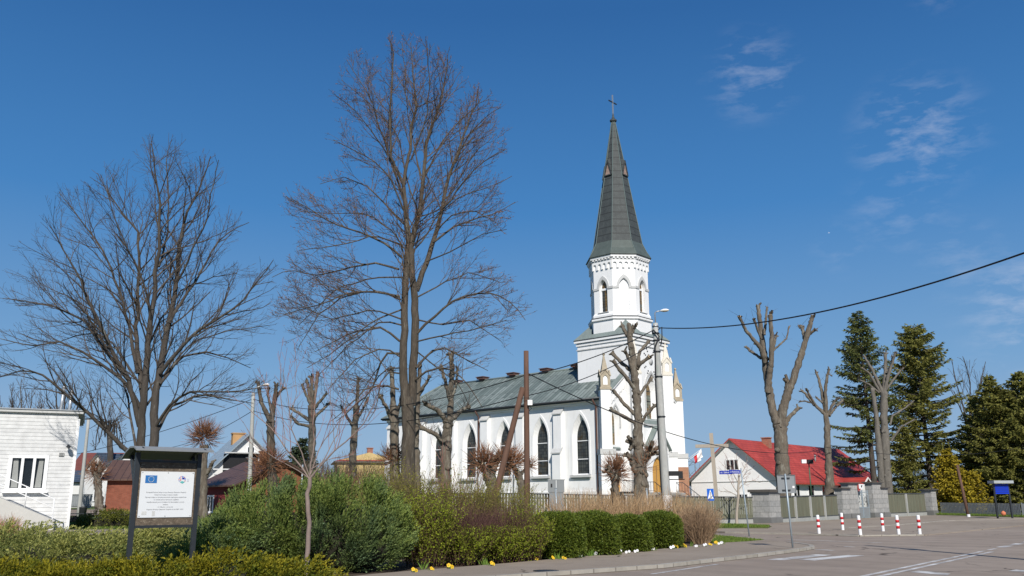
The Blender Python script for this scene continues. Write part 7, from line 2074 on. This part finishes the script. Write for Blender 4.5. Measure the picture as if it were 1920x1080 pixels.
for i, (px, D, rx, ry, h, ns, nl, lm, sm, ll, lab) in enumerate((
    (800, 24.0, 0.75, 0.8, 1.85, 480, 26000, BUDLEAF2, PURPLE, .044, 'green budding shrub right beside the big juniper'),
    (868, 24.4, 0.80, 0.8, 1.60, 560, 20000, BUDLEAF2, PURPLE, .044, 'purple-brown barberry shrub with fresh green tips, in the middle of the hedge'),
    (940, 25.0, 0.85, 0.8, 1.55, 560, 24000, BUDLEAF2, PURPLE, .044, 'purple-brown barberry shrub with bright green lower leaves, beside the first yew'),
    (985, 25.4, 0.55, 0.6, 1.45, 300, 13000, BUDLEAF2, PURPLE, .044, 'small green leafing shrub touching the first clipped yew'),
    (760, 27.5, 1.0, 1.0, 2.75, 420, 17000, BUDLEAF, OLIVE, .034, 'tall whippy shrub opening its leaves in front of the big trunk'),
    (850, 27.5, 1.0, 1.0, 2.5, 420, 18000, BUDLEAF, OLIVE, .034, 'whippy shrub with yellow-green buds behind the barberries'),
    (940, 28.0, 1.0, 1.0, 2.3, 420, 18000, BUDLEAF, OLIVE, .034, 'whippy shrub with yellow-green buds at the foot of the propped pole'),
    (700, 29.5, 0.9, 0.9, 2.95, 300, 6500, BUDLEAF, OLIVE, .036, 'thin tall whippy shrub rising behind the big juniper'),
    (650, 33.0, 1.2, 1.0, 2.9, 420, 2500, BUDLEAF, SHOOT, .035, 'reddish-brown leafless thicket behind the big juniper'))):
    twiggy('budding_shrub', lab, col_at(px, D), rx, ry, h, ns, 130 + i, sm, lm, nl, ll, ll * .75, 0.45, 0.0055, 'budding shrubs in the planting bed', 0.25, 3, .3, .2, leaf_from=0.06, leaf_to=0.50 if 'barberry' in lab else 9.0)
# two slender reddish saplings in the shrubs
for px, D, h, lab in ((848, 29, 4.0, 'slender reddish sapling in front of the far church windows'), (862, 30, 3.3, 'second slender reddish sapling in front of the far church windows')):
    twiggy('sapling', lab, col_at(px, D), .5, .5, h, 9, px, REDTWIG, None, 0, fan=.6, r=.012, forks=6, group='saplings', hv=.4)
for i, (px, D, rx, ry, h, ns, lab) in enumerate(((1090, 35.5, 1.5, 0.9, 2.15, 800, 'dry straw-brown stalks behind the second clipped yew'), (1172, 36.5, 1.5, 0.9, 2.2, 800, 'dry straw-brown stalks in front of the pollarded trunk'), (1250, 38, 1.5, 0.9, 2.15, 750, 'dry straw-brown stalks around the foot of the concrete lamp pole'))):
    twiggy('dry_stalks', lab, col_at(px, D), rx, ry, h, ns, 150 + i, STRAW, None, 0, fan=.2, r=.008, forks=1, hv=.3, group='dry stalk shrubs')
twiggy('dry_stalks', 'round dry brown bush standing alone on the lawn edge by the crossing sign', col_at(1309, 35.8), 0.72, 0.6, 1.65, 800, 160, Mleaf('dry_bush_stems', (0.20, 0.130, 0.080), (0.42, 0.29, 0.18), .9), None, 0, fan=.9, r=.007, forks=2, hv=.35, group='dry stalk shrubs')
twiggy('russet_bush', 'small russet twiggy bush by the ramp of the white building', col_at(12, 35.5), .75, .6, 1.05, 300, 161, Mleaf('russet_stems', (0.30, 0.13, 0.07), (0.46, 0.24, 0.14), .9), None, 0, fan=.8, r=.008, forks=3, hv=.3)
for i, (px, D, h, w, lab) in enumerate(((1760, 98, 5.0, 4.0, 'brown leafless thicket between the broad spruce and the golden conifers'), (1845, 97, 4.5, 4.0, 'brown leafless thicket under the dense spruces'), (640, 78, 5.0, 4.0, 'brown leafless thicket left of the yellow house'), (590, 84, 4.5, 4.5, 'brown leafless thicket far behind the young tree'))):
    twiggy('thicket', lab, col_at(px, D), w, 2.5, h, 420, 170 + i, TWIG, None, 0, fan=.3, r=.02, forks=4, hv=.5, group='brown thickets')
# distant woods as one mass
rg = np.random.default_rng(5); rng = random.Random(5)
paths = []; LC = []
for k in range(900):
    px = rng.uniform(-300, 2300); D = rng.uniform(190, 240)
    q = col_at(px, D); h = rng.uniform(3.5, 7.5) * (1.25 if 1260 < px < 1340 else 1)
    d = Vector((rng.gauss(0, .1), 0, 1)); P = [q + Vector((0, 0, h * j / 4)) + Vector((rng.gauss(0, .2), 0, 0)) for j in range(5)]
    paths.append((P, [.16, .12, .09, .06, .03]))
    for f in range(10):
        b = P[rng.randint(1, 4)]; dd = Vector((rng.gauss(0, 1), rng.gauss(0, .4), abs(rng.gauss(.6, .5)))).normalized(); L = h * rng.uniform(.12, .3)
        paths.append(([b, b + dd * L * .5, b + dd * L], [.05, .04, .02]))
V, F = tubes_np(paths, 3)
o = np_mesh('far_woods', V, F, [Mleaf('far_twigs', (0.13, 0.11, 0.10), (0.20, 0.17, 0.145), .95)])
tag(o, 'grey-brown leafless woods on the horizon', 'woods', kind='stuff')
# pansies and daffodil leaves along the bed edge
PETY = Mleaf('yellow_petals', (0.60, 0.36, 0.01), (0.75, 0.50, 0.03), .6); PETW = Mleaf('white_petals', (0.62, 0.62, 0.68), (0.80, 0.80, 0.80), .6)
GRN = Mleaf('fresh_green_leaf', (0.07, 0.14, 0.02), (0.18, 0.28, 0.05), .6, .15)
EYE_ = M('pansy_eye', (0.09, 0.012, 0.02), .7)
def pansy(kind, seed):
    rng = random.Random(seed); rg = np.random.default_rng(seed)
    o = empty('pansy', '', 'flower')
    n = 26
    C = np.stack([rg.uniform(-.10, .10, n), rg.uniform(-.08, .08, n), rg.uniform(0, .08, n)], 1)
    V, F = leaves_np(C, rg.normal(0, .7, (n, 3)) + [0, 0, .6], .07, .035, rg); np_mesh('leaves', V, F, [GRN], parent=o)
    for k in range(2):
        c = Vector((rng.uniform(-.08, .08), rng.uniform(-.08, .0), rng.uniform(.10, .16))); m_ = MB(); mt = PETY if kind == 'y' else PETW
        ax = Vector((rng.gauss(0, .4), -1, rng.uniform(.1, .6))).normalized(); s_ = ax.cross(Vector((0, 0, 1))).normalized(); u_ = s_.cross(ax)
        for j in range(5):
            a = math.radians(90 + 72 * j); pc = c + (s_ * math.cos(a) + u_ * math.sin(a)) * .028
            m_.add([pc + ax * .003 * j + (s_ * math.cos(t) + u_ * math.sin(t)) * .03 for t in [6.283 * i / 8 for i in range(8)]], [tuple(range(8))], mt)
        m_.add([c + ax * .018 + (s_ * math.cos(t) + u_ * math.sin(t)) * .011 for t in [6.283 * i / 6 for i in range(6)]], [tuple(range(6))], EYE_)
        m_.build('flower', o)
    return o
PA = [(778.3, 1075.5, 'y'), (807, 1071.8, 'y'), (845.5, 1068.8, 'y'), (920, 1062.7, 'y'), (1007, 1052.5, 'y'), (1034, 1051, 'y'), (1059, 1050.6, 'y'), (1086, 1047, 'w'), (1119, 1043, 'w'), (1140, 1042, 'w'), (1154.7, 1039.4, 'y'), (1159.5, 1039.4, 'w'), (1168.7, 1036, 'y'), (1177, 1039, 'w'), (1188.5, 1034.5, 'y'), (1192, 1037.5, 'w'), (1204.4, 1034, 'y'), (1209, 1034.2, 'w'), (1227, 1033.5, 'w'),
      (1259, 1031, 'w'), (1269, 1029.2, 'y'), (1279.4, 1027.3, 'y'), (1285, 1027.8, 'y'), (1276, 1018, 'y'), (1307.5, 1026.7, 'w'), (1320.6, 1025.4, 'w'), (1333, 1023.6, 'y'), (1341.3, 1021, 'y'), (1344.5, 1021.8, 'y'), (1349, 1022, 'w'), (1356, 1021, 'w')]
protos = {('y', 0): pansy('y', 1), ('y', 1): pansy('y', 2), ('w', 0): pansy('w', 3), ('w', 1): pansy('w', 4)}
used = set()
for i, (x, y, k) in enumerate(PA):
    key = (k, i % 2); o = protos[key] if key not in used else copy_tree(protos[key]); used.add(key)
    q = gp(x, y + 2.0, dz=0.035); o.location = (q.x, q.y, 0.035); o.rotation_euler.z = rb.uniform(-.4, .4)
    sc_ = rb.uniform(.70, .95); o.scale = (sc_, sc_, sc_)
    where = 'below the budding shrubs' if x < 1000 else ('in front of the clipped yews' if x < 1240 else 'by the dry round bush')
    tag(o, ('yellow' if k == 'y' else 'white') + ' pansy at the edge of the bed ' + where, 'flower', ('yellow' if k == 'y' else 'white') + ' pansies ' + where)
for i, (x, y) in enumerate(((795, 1070), (905, 1060), (911, 1062), (1044, 1050), (1053, 1051), (1097, 1045), (1104, 1045), (1111, 1044), (1153, 1036), (1164, 1034), (1139, 1037), (1219, 1032), (1296, 1026))):
    rg = np.random.default_rng(200 + i); q = gp(x, y + 1.5, dz=.035); n = 9
    C = np.stack([rg.uniform(-.06, .06, n), rg.uniform(-.05, .05, n), np.zeros(n)], 1)
    V, F = leaves_np(C, rg.normal(0, .25, (n, 3)) + [0, 0, 1], rg.uniform(.16, .30, n), .03, rg)
    o = np_mesh('daffodil_leaves', V, F, [GRN], loc=(q.x, q.y, .035))
    where = 'below the budding shrubs' if x < 1000 else ('in front of the clipped yews' if x < 1240 else 'by the dry round bush')
    tag(o, 'tuft of upright green daffodil leaves at the bed edge ' + where, 'plant', 'daffodil leaf tufts ' + where)
# short grass
def grass(name, pts, n, seed, h=0.10, dz=0.0, label='short green grass'):
    rg = np.random.default_rng(seed); a = np.array(pts); out = []
    lo, hi = a.min(0), a.max(0); C = []
    while len(C) < n:
        p = rg.uniform(lo, hi)
        if inpoly(p[0], p[1], pts): C.append((p[0], p[1], gz(p[0], p[1]) + dz))
    C = np.array(C)
    V, F = leaves_np(C, rg.normal(0, .35, (n, 3)) + [0, 0, 1], h * rg.uniform(.5, 1.3, n), .03, rg)
    tag(np_mesh(name, V, F, [Mleaf('grass_blade', (0.075, 0.13, 0.018), (0.17, 0.23, 0.045), .7, .15)]), label, 'grass', kind='stuff')
grass('grass', P2((1262, 1013), (1345, 1020.5), (1400, 1017.5), (1434, 1014.8), (1400, 1011.8), (1330, 1005), (1262, 1000)), 16000, 1, .11, 0.0, 'short green grass on the lawn corner by the street name sign')
grass('grass', P2((1250, 990), (1345, 992), (1438, 992), (1445, 989), (1345, 985.4), (1250, 984.5)), 7000, 2, .12, .075, 'short green grass strip at the foot of the board fence')
grass('grass', [(35.0, 76.6), (38.0, 68.3), (41.5, 66.0), (42.5, 67.2), (39.2, 70.6), (36.0, 77.8)], 7000, 3, .16, .08, 'short green grass below the dark paling')
grass('grass', [c2(90, 45), c2(300, 45), c2(300, 58), c2(90, 58)], 22000, 4, .10, 0.0, 'short green grass on the lawn right of the white building')
for ob in bpy.data.objects:
    if ob.get('label') == '': del ob['label']
